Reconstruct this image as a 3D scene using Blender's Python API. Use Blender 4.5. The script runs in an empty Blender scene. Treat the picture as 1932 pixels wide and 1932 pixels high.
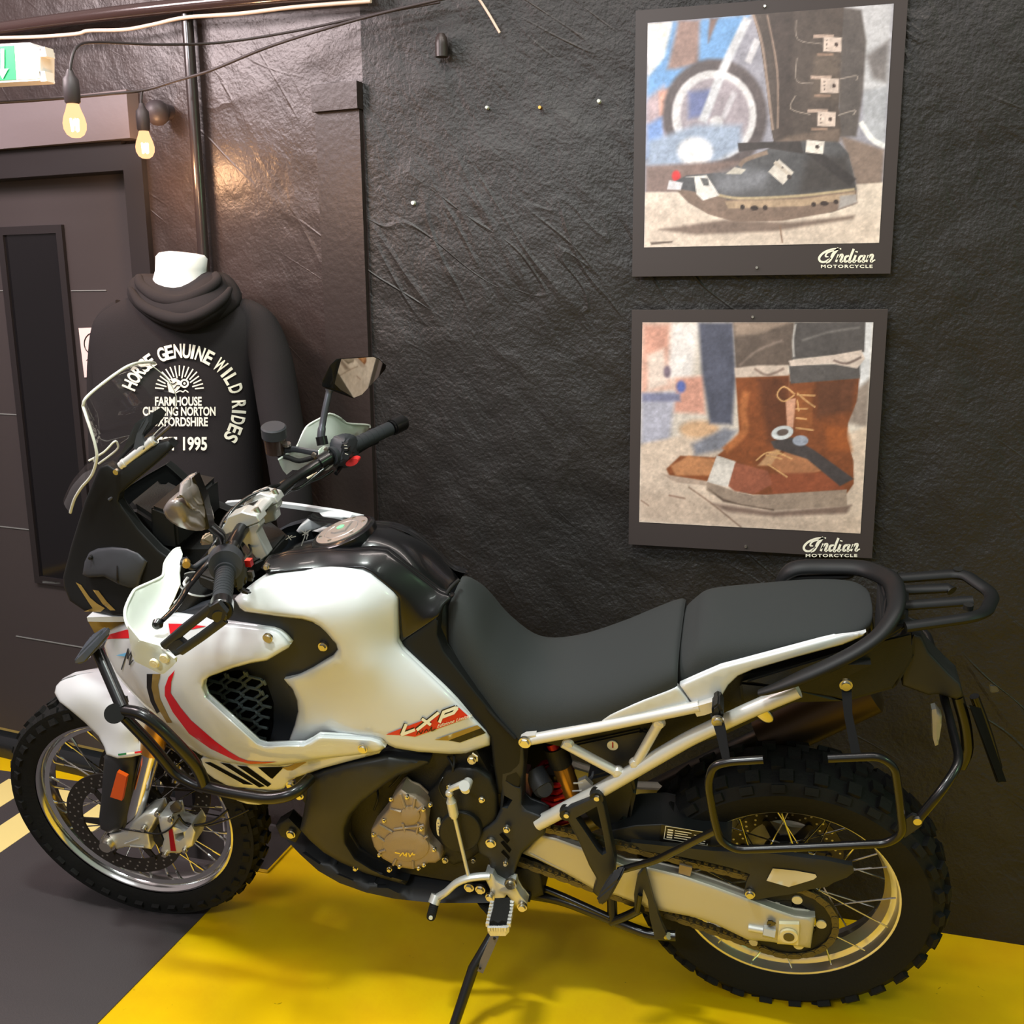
import bpy, bmesh, math, random
import numpy as np
from mathutils import Vector, Matrix, Quaternion
from mathutils.geometry import delaunay_2d_cdt
from mathutils.bvhtree import BVHTree

random.seed(7)
SC = bpy.context.scene
COL = SC.collection

# ------------------------------------------------------------------ camera
F, PITCH, YAW, ROLL, CAMH = 1981.45, .21085, .28317, -.00969, 1.65038
_d = np.array([-math.sin(YAW)*math.cos(PITCH), math.cos(YAW)*math.cos(PITCH), -math.sin(PITCH)])
_r0 = np.array([math.cos(YAW), math.sin(YAW), 0.]); _u0 = np.cross(_r0, _d)
_r = math.cos(ROLL)*_r0 + math.sin(ROLL)*_u0
_u = -math.sin(ROLL)*_r0 + math.cos(ROLL)*_u0
CAM = np.array([0, 0, CAMH])
cam_data = bpy.data.cameras.new('camera'); cam = bpy.data.objects.new('camera', cam_data); COL.objects.link(cam)
cam_data.sensor_width = 36; cam_data.lens = F/1932*36; cam_data.clip_start = .05
cam.matrix_world = Matrix(((_r[0], _u[0], -_d[0], CAM[0]), (_r[1], _u[1], -_d[1], CAM[1]), (_r[2], _u[2], -_d[2], CAM[2]), (0, 0, 0, 1)))
SC.camera = cam
SC.view_settings.view_transform = 'Standard'
SC.view_settings.look = 'None'
SC.view_settings.gamma = 1
SC.view_settings.exposure = -0.18
SC.view_settings.use_curve_mapping = False

# ------------------------------------------------------------------ room light
world = bpy.data.worlds.new('world'); SC.world = world; world.use_nodes = True
# the rest of the room: pale ceiling above (rosy to the left, greenish to the right), dim below
_n = world.node_tree; _bg = _n.nodes['Background']; _tc = _n.nodes.new('ShaderNodeTexCoord'); _sp = _n.nodes.new('ShaderNodeSeparateXYZ')
_rz = _n.nodes.new('ShaderNodeValToRGB'); _rx = _n.nodes.new('ShaderNodeValToRGB'); _mx = _n.nodes.new('ShaderNodeMix'); _mx.data_type = 'RGBA'; _mx.blend_type = 'MULTIPLY'; _mx.inputs[0].default_value = 1
def _map(src, a, b):
    m = _n.nodes.new('ShaderNodeMapRange'); m.inputs[1].default_value = a; m.inputs[2].default_value = b; _n.links.new(src, m.inputs[0]); return m.outputs[0]
_n.links.new(_tc.outputs['Generated'], _sp.inputs[0])
_n.links.new(_map(_sp.outputs['Z'], -.35, .55), _rz.inputs[0]); _n.links.new(_map(_sp.outputs['X'], -.8, .8), _rx.inputs[0])
for el, pos, v in zip((_rz.color_ramp.elements[0], _rz.color_ramp.elements[1]), (.0, 1.), (.10, .50)): el.position = pos; el.color = (v, v, v, 1)
e = _rz.color_ramp.elements.new(.38); e.color = (.26, .26, .26, 1)
e = _rz.color_ramp.elements.new(.55); e.color = (.40, .40, .40, 1)
_rx.color_ramp.elements[0].color = (1.0, .84, .82, 1); _rx.color_ramp.elements[1].color = (.80, .98, .74, 1); e = _rx.color_ramp.elements.new(.5); e.color = (1, .93, .88, 1)
_n.links.new(_rz.outputs[0], _mx.inputs[6]); _n.links.new(_rx.outputs[0], _mx.inputs[7]); _n.links.new(_mx.outputs[2], _bg.inputs[0]); _bg.inputs[1].default_value = 1.0

def area(name, loc, aim, sx, sy, energy, color=(1, 1, 1), spread=None):
    l = bpy.data.lights.new(name, 'AREA'); l.shape = 'RECTANGLE'; l.size = sx; l.size_y = sy
    l.energy = energy; l.color = color
    if spread: l.spread = spread
    o = bpy.data.objects.new(name, l); COL.objects.link(o); o.location = loc
    o.rotation_euler = (Vector(aim)-Vector(loc)).to_track_quat('-Z', 'Y').to_euler()
    return o
area('ceiling_tube_light', (-1.0, 1.0, 3.3), (-.95, 1.6, 0), .4, .12, 25, (.92, 1, .95), math.radians(105))
area('ceiling_tube_light', (.95, .3, 3.3), (.5, 1.6, 0), .14, 1.0, 8, (.92, 1, .92))
area('ceiling_tube_light', (-1.3, -1.6, 3.2), (-.8, 1.8, .5), 1.2, .25, 58, (.90, .96, 1))
area('added_wall_wash', (-.3, 1.75, 3.35), (-.3, 2.64, 2.0), 2.4, .12, 33, (1, .88, .82))  # added light grading the wall from its top; no fixture there
area('added_left_glow', (-2.5, 1.5, 2.75), (-2.0, 2.7, 1.9), 1.0, .5, 62, (1, .84, .85))  # added broad pinkish light standing in for glare at upper left
area('green_side_light', (2.6, 1.2, 2.4), (1.0, 2.6, 1.9), .4, .4, 13, (.5, 1, .5))  # greenish light from an unseen source on the right

# ------------------------------------------------------------------ helpers
def lin(c):
    c = c/255.
    return c/12.92 if c <= .04045 else ((c+.055)/1.055)**2.4
def rgb(r, g, b): return (lin(r), lin(g), lin(b), 1)

def mat(name, col, rough=.5, metal=0., spec=.5, coat=0., bump=None, emit=None, es=0., alpha=None, trans=0., ior=1.45):
    m = bpy.data.materials.new(name); m.use_nodes = True
    nt = m.node_tree; b = nt.nodes['Principled BSDF']
    b.inputs['Base Color'].default_value = col
    b.inputs['Roughness'].default_value = rough
    b.inputs['Metallic'].default_value = metal
    b.inputs['Specular IOR Level'].default_value = spec
    b.inputs['Coat Weight'].default_value = coat
    b.inputs['Coat Roughness'].default_value = .04
    b.inputs['IOR'].default_value = ior
    if trans: b.inputs['Transmission Weight'].default_value = trans
    if emit:
        b.inputs['Emission Color'].default_value = emit
        b.inputs['Emission Strength'].default_value = es
    if alpha is not None: b.inputs['Alpha'].default_value = alpha
    if bump:
        sc, st, de = bump
        tc = nt.nodes.new('ShaderNodeTexCoord')
        n = nt.nodes.new('ShaderNodeTexNoise'); n.inputs['Scale'].default_value = sc; n.inputs['Detail'].default_value = de
        bp = nt.nodes.new('ShaderNodeBump'); bp.inputs['Strength'].default_value = st; bp.inputs['Distance'].default_value = .01
        nt.links.new(tc.outputs['Object'], n.inputs['Vector'])
        nt.links.new(n.outputs['Fac'], bp.inputs['Height']); nt.links.new(bp.outputs['Normal'], b.inputs['Normal'])
    return m

M = {}
M['white'] = mat('white_gloss_paint', rgb(203, 206, 208), .2, 0, .5, .7)
M['white_matte'] = mat('white_plastic', rgb(202, 208, 200), .38)
M['gloss_black'] = mat('gloss_black_paint', rgb(14, 14, 16), .26, 0, .4, .25)
M['satin_black'] = mat('satin_black_plastic', rgb(36, 37, 39), .45, 0, .4, bump=(900, .06, 2))
M['side'] = mat('matt_black_cover', rgb(24, 25, 25), .5, 0, .22)
M['duct'] = mat('dark_blue_grey_duct', rgb(40, 43, 48), .5, 0, .35)
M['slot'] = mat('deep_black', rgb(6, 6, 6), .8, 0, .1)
M['dark_plastic'] = mat('dark_grey_plastic', rgb(50, 52, 56), .5, 0, .4)
M['engine_black'] = mat('engine_black', rgb(26, 26, 25), .55, .0, .4, bump=(300, .1, 3))
M['tube_black'] = mat('black_powder_coat', rgb(12, 12, 13), .28, 0, .5, .2)
M['rack'] = mat('black_rack_coating', rgb(22, 23, 24), .5, 0, .3)
M['rubber'] = mat('rubber', rgb(23, 23, 22), .75, 0, .25, bump=(120, .15, 3))
M['grip'] = mat('grip_rubber', rgb(40, 43, 46), .7, 0, .3)
M['seat'] = mat('seat_fabric', rgb(47, 50, 50), .85, 0, .25, bump=(1400, .25, 3))
M['chrome'] = mat('polished_rim', (.72, .71, .7, 1), .14, 1)
M['alu'] = mat('brushed_aluminium', (.62, .62, .60, 1), .36, .55)
M['alu_paint'] = mat('silver_painted_tube', rgb(205, 203, 198), .36, .35, .5)
M['swingarm'] = mat('silver_swingarm', rgb(186, 182, 170), .42, .45, .5)
M['bronze'] = mat('bronze_grey_casting', rgb(150, 134, 116), .5, .25, .45, bump=(500, .08, 2))
M['steel'] = mat('zinc_bolt', (.6, .57, .5, 1), .3, 1)
M['dark_steel'] = mat('dark_steel', (.12, .11, .1, 1), .35, .9)
M['red'] = mat('red_vinyl', rgb(206, 22, 34), .3, 0, .5, .3)
M['red_metal'] = mat('red_anodised', rgb(165, 16, 26), .3, .4)
M['gold'] = mat('gold_vinyl', rgb(150, 124, 62), .35, .2)
M['gold_metal'] = mat('gold_anodised', rgb(190, 140, 70), .3, .8)
M['black_vinyl'] = mat('black_vinyl', rgb(22, 20, 18), .35)
M['blue'] = mat('blue_vinyl', rgb(110, 180, 225), .3)
M['print_white'] = mat('white_print', rgb(236, 232, 214), .6)
M['green'] = mat('green_vinyl', rgb(30, 110, 60), .4)
M['amber'] = mat('amber_lens', rgb(205, 84, 22), .22, 0, .5, .5)
M['smoke_lens'] = mat('smoked_lens', rgb(60, 64, 72), .2, 0, .5, .5)
M['mirror'] = mat('mirror_glass', (.62, .62, .6, 1), .03, 1)
M['fluid'] = mat('brown_reservoir', rgb(58, 44, 38), .25, 0, .5, .3)
M['label'] = mat('pale_label', rgb(205, 196, 170), .5)
M['cream'] = mat('cream_label', rgb(222, 214, 180), .4, .2)

def new_glass(name, tint, rough=0., op=.10):
    m = bpy.data.materials.new(name); m.use_nodes = True; nt = m.node_tree
    for n in list(nt.nodes): nt.nodes.remove(n)
    out = nt.nodes.new('ShaderNodeOutputMaterial'); mix = nt.nodes.new('ShaderNodeMixShader')
    tr = nt.nodes.new('ShaderNodeBsdfTransparent'); tr.inputs[0].default_value = tint
    gl = nt.nodes.new('ShaderNodeBsdfGlossy'); gl.inputs['Roughness'].default_value = .05; gl.inputs['Color'].default_value = (1, 1, 1, 1)
    fr = nt.nodes.new('ShaderNodeLayerWeight'); fr.inputs['Blend'].default_value = .5
    pw = nt.nodes.new('ShaderNodeMath'); pw.operation = 'POWER'; pw.inputs[1].default_value = 3.5
    ma = nt.nodes.new('ShaderNodeMath'); ma.operation = 'MULTIPLY_ADD'; ma.inputs[1].default_value = .6; ma.inputs[2].default_value = .04+op
    nt.links.new(fr.outputs['Facing'], pw.inputs[0]); nt.links.new(pw.outputs[0], ma.inputs[0]); nt.links.new(ma.outputs[0], mix.inputs[0])
    nt.links.new(tr.outputs[0], mix.inputs[1]); nt.links.new(gl.outputs[0], mix.inputs[2]); nt.links.new(mix.outputs[0], out.inputs[0])
    return m
M['screen'] = new_glass('clear_windscreen', (.93, .94, .94, 1), op=.02)
M['screen_edge'] = mat('windscreen_edge', rgb(205, 206, 196), .2, 0, .5, .3)

# --- motorcycle frame of reference: x forward, y to its left, z up its own (leaning) plane
B_O = np.array([-.01716647, 2.33146334, .003])
B_F = np.array([-.99809645, -.06167239, 0.]); B_L = np.array([.05985423, -.96867158, -.24102456]); B_U = np.array([.01486456, -.24056575, .97051902])
_bc = CAM - np.array([-.01716647, 2.33146334, 0.]); BC = np.array([_bc@B_F, _bc@B_L, _bc@B_U])
def ray(px, py):
    v = _d*F + _r*(px-966) + _u*(966-py)
    return v/np.linalg.norm(v)
def at(px, py, Y):
    """point of the motorcycle seen at photo pixel (px, py) that lies Y to the left of its centre plane"""
    v = ray(px, py); l = np.array([v@B_F, v@B_L, v@B_U])
    return BC + l*((Y-BC[1])/l[1])
def wat(px, py, y):
    v = ray(px, py); return CAM + v*(y/v[1])
def gat(px, py, z=0.):
    v = ray(px, py); return CAM + v*((z-CAMH)/v[2])
def plane_at(px, py, P0, n):
    v = ray(px, py); P0 = np.array(P0); n = np.array(n)
    return CAM + v*(((P0-CAM)@n)/(v@n))

def finish(o, smooth=True, angle=40):
    me = o.data
    if smooth:
        for p in me.polygons: p.use_smooth = True
        if angle is not None: me.set_sharp_from_angle(angle=math.radians(angle))
    return o
def obj(name, verts, faces, m, parent=None, smooth=True, angle=40, fix=True):
    me = bpy.data.meshes.new(name)
    me.from_pydata([tuple(v) for v in verts], [], [tuple(f) for f in faces]); me.update()
    if fix:
        bm = bmesh.new(); bm.from_mesh(me); bmesh.ops.recalc_face_normals(bm, faces=bm.faces); bm.to_mesh(me); bm.free()
    for mm in (m if isinstance(m, (list, tuple)) else [m]): me.materials.append(mm)
    o = bpy.data.objects.new(name, me); COL.objects.link(o)
    if parent: o.parent = parent
    return finish(o, smooth, angle)
def bobj(name, bm, m, parent=None, smooth=True, angle=40):
    me = bpy.data.meshes.new(name); bm.to_mesh(me); bm.free()
    for mm in (m if isinstance(m, (list, tuple)) else [m]): me.materials.append(mm)
    o = bpy.data.objects.new(name, me); COL.objects.link(o)
    if parent: o.parent = parent
    return finish(o, smooth, angle)
def empty(name, loc=(0, 0, 0), parent=None):
    o = bpy.data.objects.new(name, None); o.empty_display_size = .1; COL.objects.link(o); o.location = loc
    if parent: o.parent = parent
    return o
def tag(o, label=None, cat=None, group=None, kind=None):
    if label: o['label'] = label
    if cat: o['category'] = cat
    if group: o['group'] = group
    if kind: o['kind'] = kind
    return o

class MB:
    """collects shapes into one mesh"""
    def __init__(s): s.v = []; s.f = []; s.mi = []; s.cur = 0
    def add(s, v, f):
        n = len(s.v); s.v += [tuple(x) for x in v]; s.f += [tuple(i+n for i in q) for q in f]; s.mi += [s.cur]*len(f)
    def build(s, name, m, parent=None, smooth=True, angle=40):
        me = bpy.data.meshes.new(name); me.from_pydata(s.v, [], s.f); me.update()
        for mm in (m if isinstance(m, (list, tuple)) else [m]): me.materials.append(mm)
        me.polygons.foreach_set('material_index', s.mi)
        bm = bmesh.new(); bm.from_mesh(me); bmesh.ops.recalc_face_normals(bm, faces=bm.faces); bm.to_mesh(me); bm.free()
        o = bpy.data.objects.new(name, me); COL.objects.link(o)
        if parent: o.parent = parent
        return finish(o, smooth, angle)
    def box(s, c, h, R=None):
        R = np.eye(3) if R is None else R
        v = [np.array(c)+R@np.array([a*h[0], b*h[1], d*h[2]]) for a in (-1, 1) for b in (-1, 1) for d in (-1, 1)]
        s.add(v, [(0, 1, 3, 2), (4, 6, 7, 5), (0, 4, 5, 1), (2, 3, 7, 6), (0, 2, 6, 4), (1, 5, 7, 3)])
    def cyl(s, a, b, r, r2=None, n=20, caps=True):
        a = np.array(a, float); b = np.array(b, float); r2 = r if r2 is None else r2
        t = (b-a)/np.linalg.norm(b-a); q = np.array([0, 0, 1.]) if abs(t[2]) < .9 else np.array([1., 0, 0])
        e1 = np.cross(t, q); e1 /= np.linalg.norm(e1); e2 = np.cross(t, e1)
        A = [2*math.pi*i/n for i in range(n)]
        v = [a+r*(math.cos(x)*e1+math.sin(x)*e2) for x in A]+[b+r2*(math.cos(x)*e1+math.sin(x)*e2) for x in A]
        f = [(i, (i+1) % n, n+(i+1) % n, n+i) for i in range(n)]
        if caps: f += [tuple(range(n)), tuple(range(n, 2*n))]
        s.add(v, f)
    def tube(s, pts, r, n=12, flat=1., up=None, caps=True):
        P = [np.array(p, float) for p in pts]; rs = r if hasattr(r, '__len__') else [r]*len(P)
        T = [P[min(i+1, len(P)-1)]-P[max(i-1, 0)] for i in range(len(P))]; T = [t/np.linalg.norm(t) for t in T]
        q = np.array(up if up is not None else ([0, 0, 1.] if abs(T[0][2]) < .9 else [1., 0, 0]), float)
        e = q-T[0]*(q@T[0]); e /= np.linalg.norm(e); v = []
        for i, p in enumerate(P):
            e = e-T[i]*(e@T[i]); e /= np.linalg.norm(e); g = np.cross(T[i], e)
            for k in range(n):
                a = 2*math.pi*k/n
                v.append(p+rs[i]*(math.cos(a)*e*flat+math.sin(a)*g))
        f = []
        for i in range(len(P)-1):
            for k in range(n):
                f.append((i*n+k, i*n+(k+1) % n, (i+1)*n+(k+1) % n, (i+1)*n+k))
        if caps: f += [tuple(range(n)), tuple(range((len(P)-1)*n, len(P)*n))]
        s.add(v, f)
    def lathe(s, prof, c=(0, 0, 0), axis='y', n=48, closed=False):
        """prof: (radius, along-axis) pairs"""
        v = []; c = np.array(c)
        for r, h in prof:
            for k in range(n):
                a = 2*math.pi*k/n
                v.append(c+(np.array([r*math.cos(a), h, r*math.sin(a)]) if axis == 'y' else np.array([r*math.cos(a), r*math.sin(a), h])))
        f = []; m = len(prof)
        for i in range(m if closed else m-1):
            j = (i+1) % m
            for k in range(n): f.append((i*n+k, i*n+(k+1) % n, j*n+(k+1) % n, j*n+k))
        s.add(v, f)
    def loft(s, rings, caps=True, closed=True):
        n = len(rings[0]); v = [p for r in rings for p in r]; f = []
        for i in range(len(rings)-1):
            for k in range(n if closed else n-1): f.append((i*n+k, i*n+(k+1) % n, (i+1)*n+(k+1) % n, (i+1)*n+k))
        if caps: f += [tuple(range(n)), tuple(range((len(rings)-1)*n, len(rings)*n))]
        s.add(v, f)
    def prism(s, P, off):
        """closed polygon P (3-D points) extruded by the vector off"""
        n = len(P); off = np.array(off, float); P = [np.array(p, float) for p in P]
        s.add(P+[p+off for p in P], [tuple(range(n)), tuple(range(n, 2*n))]+[(i, (i+1) % n, n+(i+1) % n, n+i) for i in range(n)])

def smooth_path(P, rad=.03, k=6):
    """polyline with its corners rounded"""
    P = [np.array(p, float) for p in P]; out = [P[0]]
    for i in range(1, len(P)-1):
        a, b, c = P[i-1], P[i], P[i+1]
        la, lc = np.linalg.norm(a-b), np.linalg.norm(c-b)
        r = min(rad, la*.48, lc*.48)
        p0 = b+(a-b)/la*r; p1 = b+(c-b)/lc*r
        for j in range(k+1):
            t = j/k; out.append((1-t)**2*p0+2*t*(1-t)*b+t*t*p1)
    out.append(P[-1]); return out
def catmull(P, k=6):
    P = [np.array(p, float) for p in P]; out = []
    for i in range(len(P)-1):
        p0, p1, p2, p3 = P[max(i-1, 0)], P[i], P[i+1], P[min(i+2, len(P)-1)]
        for j in range(k):
            t = j/k
            out.append(.5*((2*p1)+(p2-p0)*t+(2*p0-5*p1+4*p2-p3)*t*t+(3*p1-p0-3*p2+p3)*t**3))
    out.append(P[-1]); return out

class TPS:
    """smooth surface through a few (px, py, value) controls"""
    def __init__(s, ctrl):
        c = np.array(ctrl, float); s.p = c[:, :2]/100.; n = len(c)
        K = s.k(np.linalg.norm(s.p[:, None]-s.p[None], axis=2))+np.eye(n)*.02
        if n < 4:
            s.w = None; s.v = c[:, 2].mean(); return
        A = np.zeros((n+3, n+3)); A[:n, :n] = K; A[:n, n] = 1; A[:n, n+1:] = s.p; A[n, :n] = 1; A[n+1:, :n] = s.p.T
        s.w = np.linalg.solve(A, np.concatenate([c[:, 2], [0, 0, 0]])); s.n = n
    @staticmethod
    def k(d): return np.where(d > 1e-9, d*d*np.log(d+1e-12), 0.)
    def __call__(s, q):
        q = np.atleast_2d(np.array(q, float))/100.
        if s.w is None: return np.full(len(q), s.v)
        return s.k(np.linalg.norm(q[:, None]-s.p[None], axis=2))@s.w[:s.n]+s.w[s.n]+q@s.w[s.n+1:]

def seg_dist(Q, poly):
    Q = np.atleast_2d(Q); A = np.array(poly, float); Bv = np.roll(A, -1, 0)-A
    L2 = (Bv**2).sum(1)+1e-12
    t = np.clip(((Q[:, None]-A[None])*Bv[None]).sum(2)/L2, 0, 1)
    return np.linalg.norm(Q[:, None]-(A[None]+t[..., None]*Bv[None]), axis=2).min(1)
def inside(Q, poly):
    Q = np.atleast_2d(Q); A = np.array(poly, float); Bn = np.roll(A, -1, 0); r = np.zeros(len(Q), bool)
    for a, b in zip(A, Bn):
        c = (a[1] > Q[:, 1]) != (b[1] > Q[:, 1])
        x = (b[0]-a[0])*(Q[:, 1]-a[1])/((b[1]-a[1]) or 1e-12)+a[0]
        r ^= c & (Q[:, 0] < x)
    return r
def resample(poly, step, closed=True):
    out = []; n = len(poly)
    for i in range(n if closed else n-1):
        a = np.array(poly[i], float); b = np.array(poly[(i+1) % n], float)
        k = max(1, int(round(np.linalg.norm(b-a)/step)))
        out += [a+(b-a)*j/k for j in range(k)]
    if not closed: out.append(np.array(poly[-1], float))
    return out
def chaikin(poly, it=1, keep=()):
    """rounds the corners of a closed outline, except those whose index is in keep"""
    P = [(np.array(p, float), i in keep) for i, p in enumerate(poly)]
    for _ in range(it):
        Q = []; n = len(P)
        for i in range(n):
            (a, ka), (b, kb) = P[i], P[(i+1) % n]
            if ka: Q.append((a, True))
            else: Q.append((a*.75+b*.25, False))
            if not kb: Q.append((a*.25+b*.75, False))
        P = Q
    return [p for p, _ in P]

class Surf:
    """a moulded panel: outline in photo pixels, lateral position from controls, edges rolled inwards"""
    def __init__(s, outline, ctrl, edge=9, drop=.010, base=at):
        s.o = np.array(outline, float); s.t = TPS(ctrl) if not isinstance(ctrl, (int, float)) else None
        s.c = ctrl; s.edge = edge; s.drop = drop; s.base = base
    def Y(s, q):
        q = np.atleast_2d(q); y = s.t(q) if s.t else np.full(len(q), float(s.c))
        d = np.clip(seg_dist(q, s.o)/s.edge, 0, 1) if s.edge > 0 else np.ones(len(q))
        return y-s.drop*(1-np.sqrt(np.maximum(0, 1-(1-d)**2)))
    def pt(s, px, py, off=0.): return s.base(px, py, s.Y([(px, py)])[0]+off)
    def pts(s, q, off=0.): return [s.base(a, b, y+off) for (a, b), y in zip(q, s.Y(q))]

def triangulate(outline, step, holes=(), inset=()):
    loop = resample(outline, step); P = list(loop); E = [(i, (i+1) % len(loop)) for i in range(len(loop))]
    O = np.array(outline, float); hl = []
    for h in holes:
        hh = resample(h, step); n0 = len(P); P += hh; E += [(n0+i, n0+(i+1) % len(hh)) for i in range(len(hh))]; hl.append(np.array(h, float))
    I = []
    L = np.array(loop); nx = np.roll(L, -1, 0)-np.roll(L, 1, 0); nrm = np.stack([-nx[:, 1], nx[:, 0]], 1); nrm /= np.linalg.norm(nrm, axis=1)[:, None]+1e-9
    sgn = 1 if inside(L[:1]+nrm[:1]*.7, O)[0] else -1
    for dd in inset:
        q = L+nrm*dd*sgn
        ok = inside(q, O) & (np.abs(seg_dist(q, O)-dd) < .15*dd+.2)
        I += list(q[ok])
    x0, y0 = O.min(0); x1, y1 = O.max(0)
    gx, gy = np.meshgrid(np.arange(x0+step*.5, x1, step), np.arange(y0+step*.5, y1, step))
    G = np.stack([gx.ravel(), gy.ravel()], 1)
    if len(G):
        dmin = (max(inset) if inset else 0)+step*.55
        ok = inside(G, O) & (seg_dist(G, O) > dmin)
        G = G[ok]
        I += list(G)
    if hl and I:
        I = np.array(I)
        ok = np.ones(len(I), bool)
        for h in hl: ok &= ~inside(I, h) & (seg_dist(I, h) > step*.5)
        I = list(I[ok])
    allp = [Vector((float(p[0]), float(p[1]))) for p in P+I]
    r = delaunay_2d_cdt(allp, E, [], 0, 1e-4)
    V = np.array([(v.x, v.y) for v in r[0]]); Fc = []
    C = np.array([V[list(f)].mean(0) for f in r[2]])
    ok = inside(C, O)
    for h in hl: ok &= ~inside(C, h)
    Fc = [tuple(f) for f, k in zip(r[2], ok) if k]
    return V, Fc

def shell(V, Fc, front, back):
    """front and back copies of a triangulation, closed round the rim"""
    cnt = {}
    for f in Fc:
        for i in range(len(f)):
            e = (f[i], f[(i+1) % len(f)]); k = tuple(sorted(e)); cnt.setdefault(k, []).append(e)
    n = len(front); F2 = list(Fc)+[tuple(n+i for i in reversed(f)) for f in Fc]
    for k, es in cnt.items():
        if len(es) == 1: a, b = es[0]; F2.append((b, a, n+a, n+b))
    return list(front)+list(back), F2

def panel(name, parent, outline, ctrl, m, th=.012, edge=9, drop=.010, step=12, holes=(), mirror=False, base=at, angle=50, sign=1):
    s = Surf(outline, ctrl, edge, drop, base)
    ins = (edge*.18, edge*.45, edge*.95) if edge > 3 else ()
    V, Fc = triangulate(outline, step, holes, ins)
    fr = s.pts(V)
    if base is at: bk = [p-np.array([0, th*sign, 0]) for p in fr]
    else: bk = [p+np.array([0, th*sign, 0]) for p in fr]
    v, f = shell(V, Fc, fr, bk)
    o = obj(name, v, f, m, parent, True, angle)
    s.obj = o
    if mirror:
        v2 = [(p[0], -p[1], p[2]) for p in v]
        s.far = obj(name, v2, f, m, parent, True, angle)
    return s
def decal(name, parent, surf, poly, m, off=.0012, step=9):
    V, Fc = triangulate(poly, step)
    o = obj(name, surf.pts(V, off), Fc, m, parent, True, None, fix=False)
    return o

def text_mesh(body, bold=0., shear=0., align='LEFT', spacing=1.):
    c = bpy.data.curves.new('t', 'FONT'); c.body = body; c.size = 1; c.offset = bold; c.shear = shear; c.align_x = align; c.space_character = spacing; c.resolution_u = 4
    o = bpy.data.objects.new('t', c); COL.objects.link(o)
    dg = bpy.context.evaluated_depsgraph_get(); dg.update()
    me = o.evaluated_get(dg).to_mesh()
    v = np.array([(q.co.x, q.co.y) for q in me.vertices]).reshape(-1, 2); f = [tuple(p.vertices) for p in me.polygons]
    o.evaluated_get(dg).to_mesh_clear(); bpy.data.objects.remove(o); bpy.data.curves.remove(c)
    return v, f
def lettering(name, parent, body, place, m, **kw):
    """text mapped point by point: place((u, v)) -> 3-D"""
    v, f = text_mesh(body, **kw)
    return obj(name, [place(p) for p in v], f, m, parent, False, fix=False)

def strokes(paths, w):
    """flat pen strokes (2-D) as quads: returns verts, faces"""
    v = []; f = []
    for path in paths:
        P = catmull([np.array(p[:2], float) for p in path], 5) if len(path) > 2 else [np.array(p[:2], float) for p in path]
        n = len(P)
        ws = [w*(path[min(int(i*(len(path)-1)/max(1, n-1)+.5), len(path)-1)][2] if len(path[0]) > 2 else 1) for i in range(n)]
        b0 = len(v)
        for i, p in enumerate(P):
            t = P[min(i+1, n-1)]-P[max(i-1, 0)]; t = t/(np.linalg.norm(t)+1e-9); q = np.array([-t[1], t[0]])*ws[i]/2
            v += [p+q, p-q]
        f += [(b0+2*i, b0+2*i+1, b0+2*i+3, b0+2*i+2) for i in range(n-1)]
    return v, f
# ================================================================== setting
WY = 2.64                                     # plane of the rear wall
XS = -1.155                                   # corner between the rear wall and the door wall
WLD = np.array([-.9906, .1366, 0.]); WLN = np.array([-.1366, -.9906, 0.]); WL0 = np.array([XS, WY, 0.])
def wl(px, py, off=0.): return plane_at(px, py, WL0+WLN*off, WLN)
def wlt(t, z, off=0.): return WL0+WLD*t+WLN*off+np.array([0, 0, z])

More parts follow.
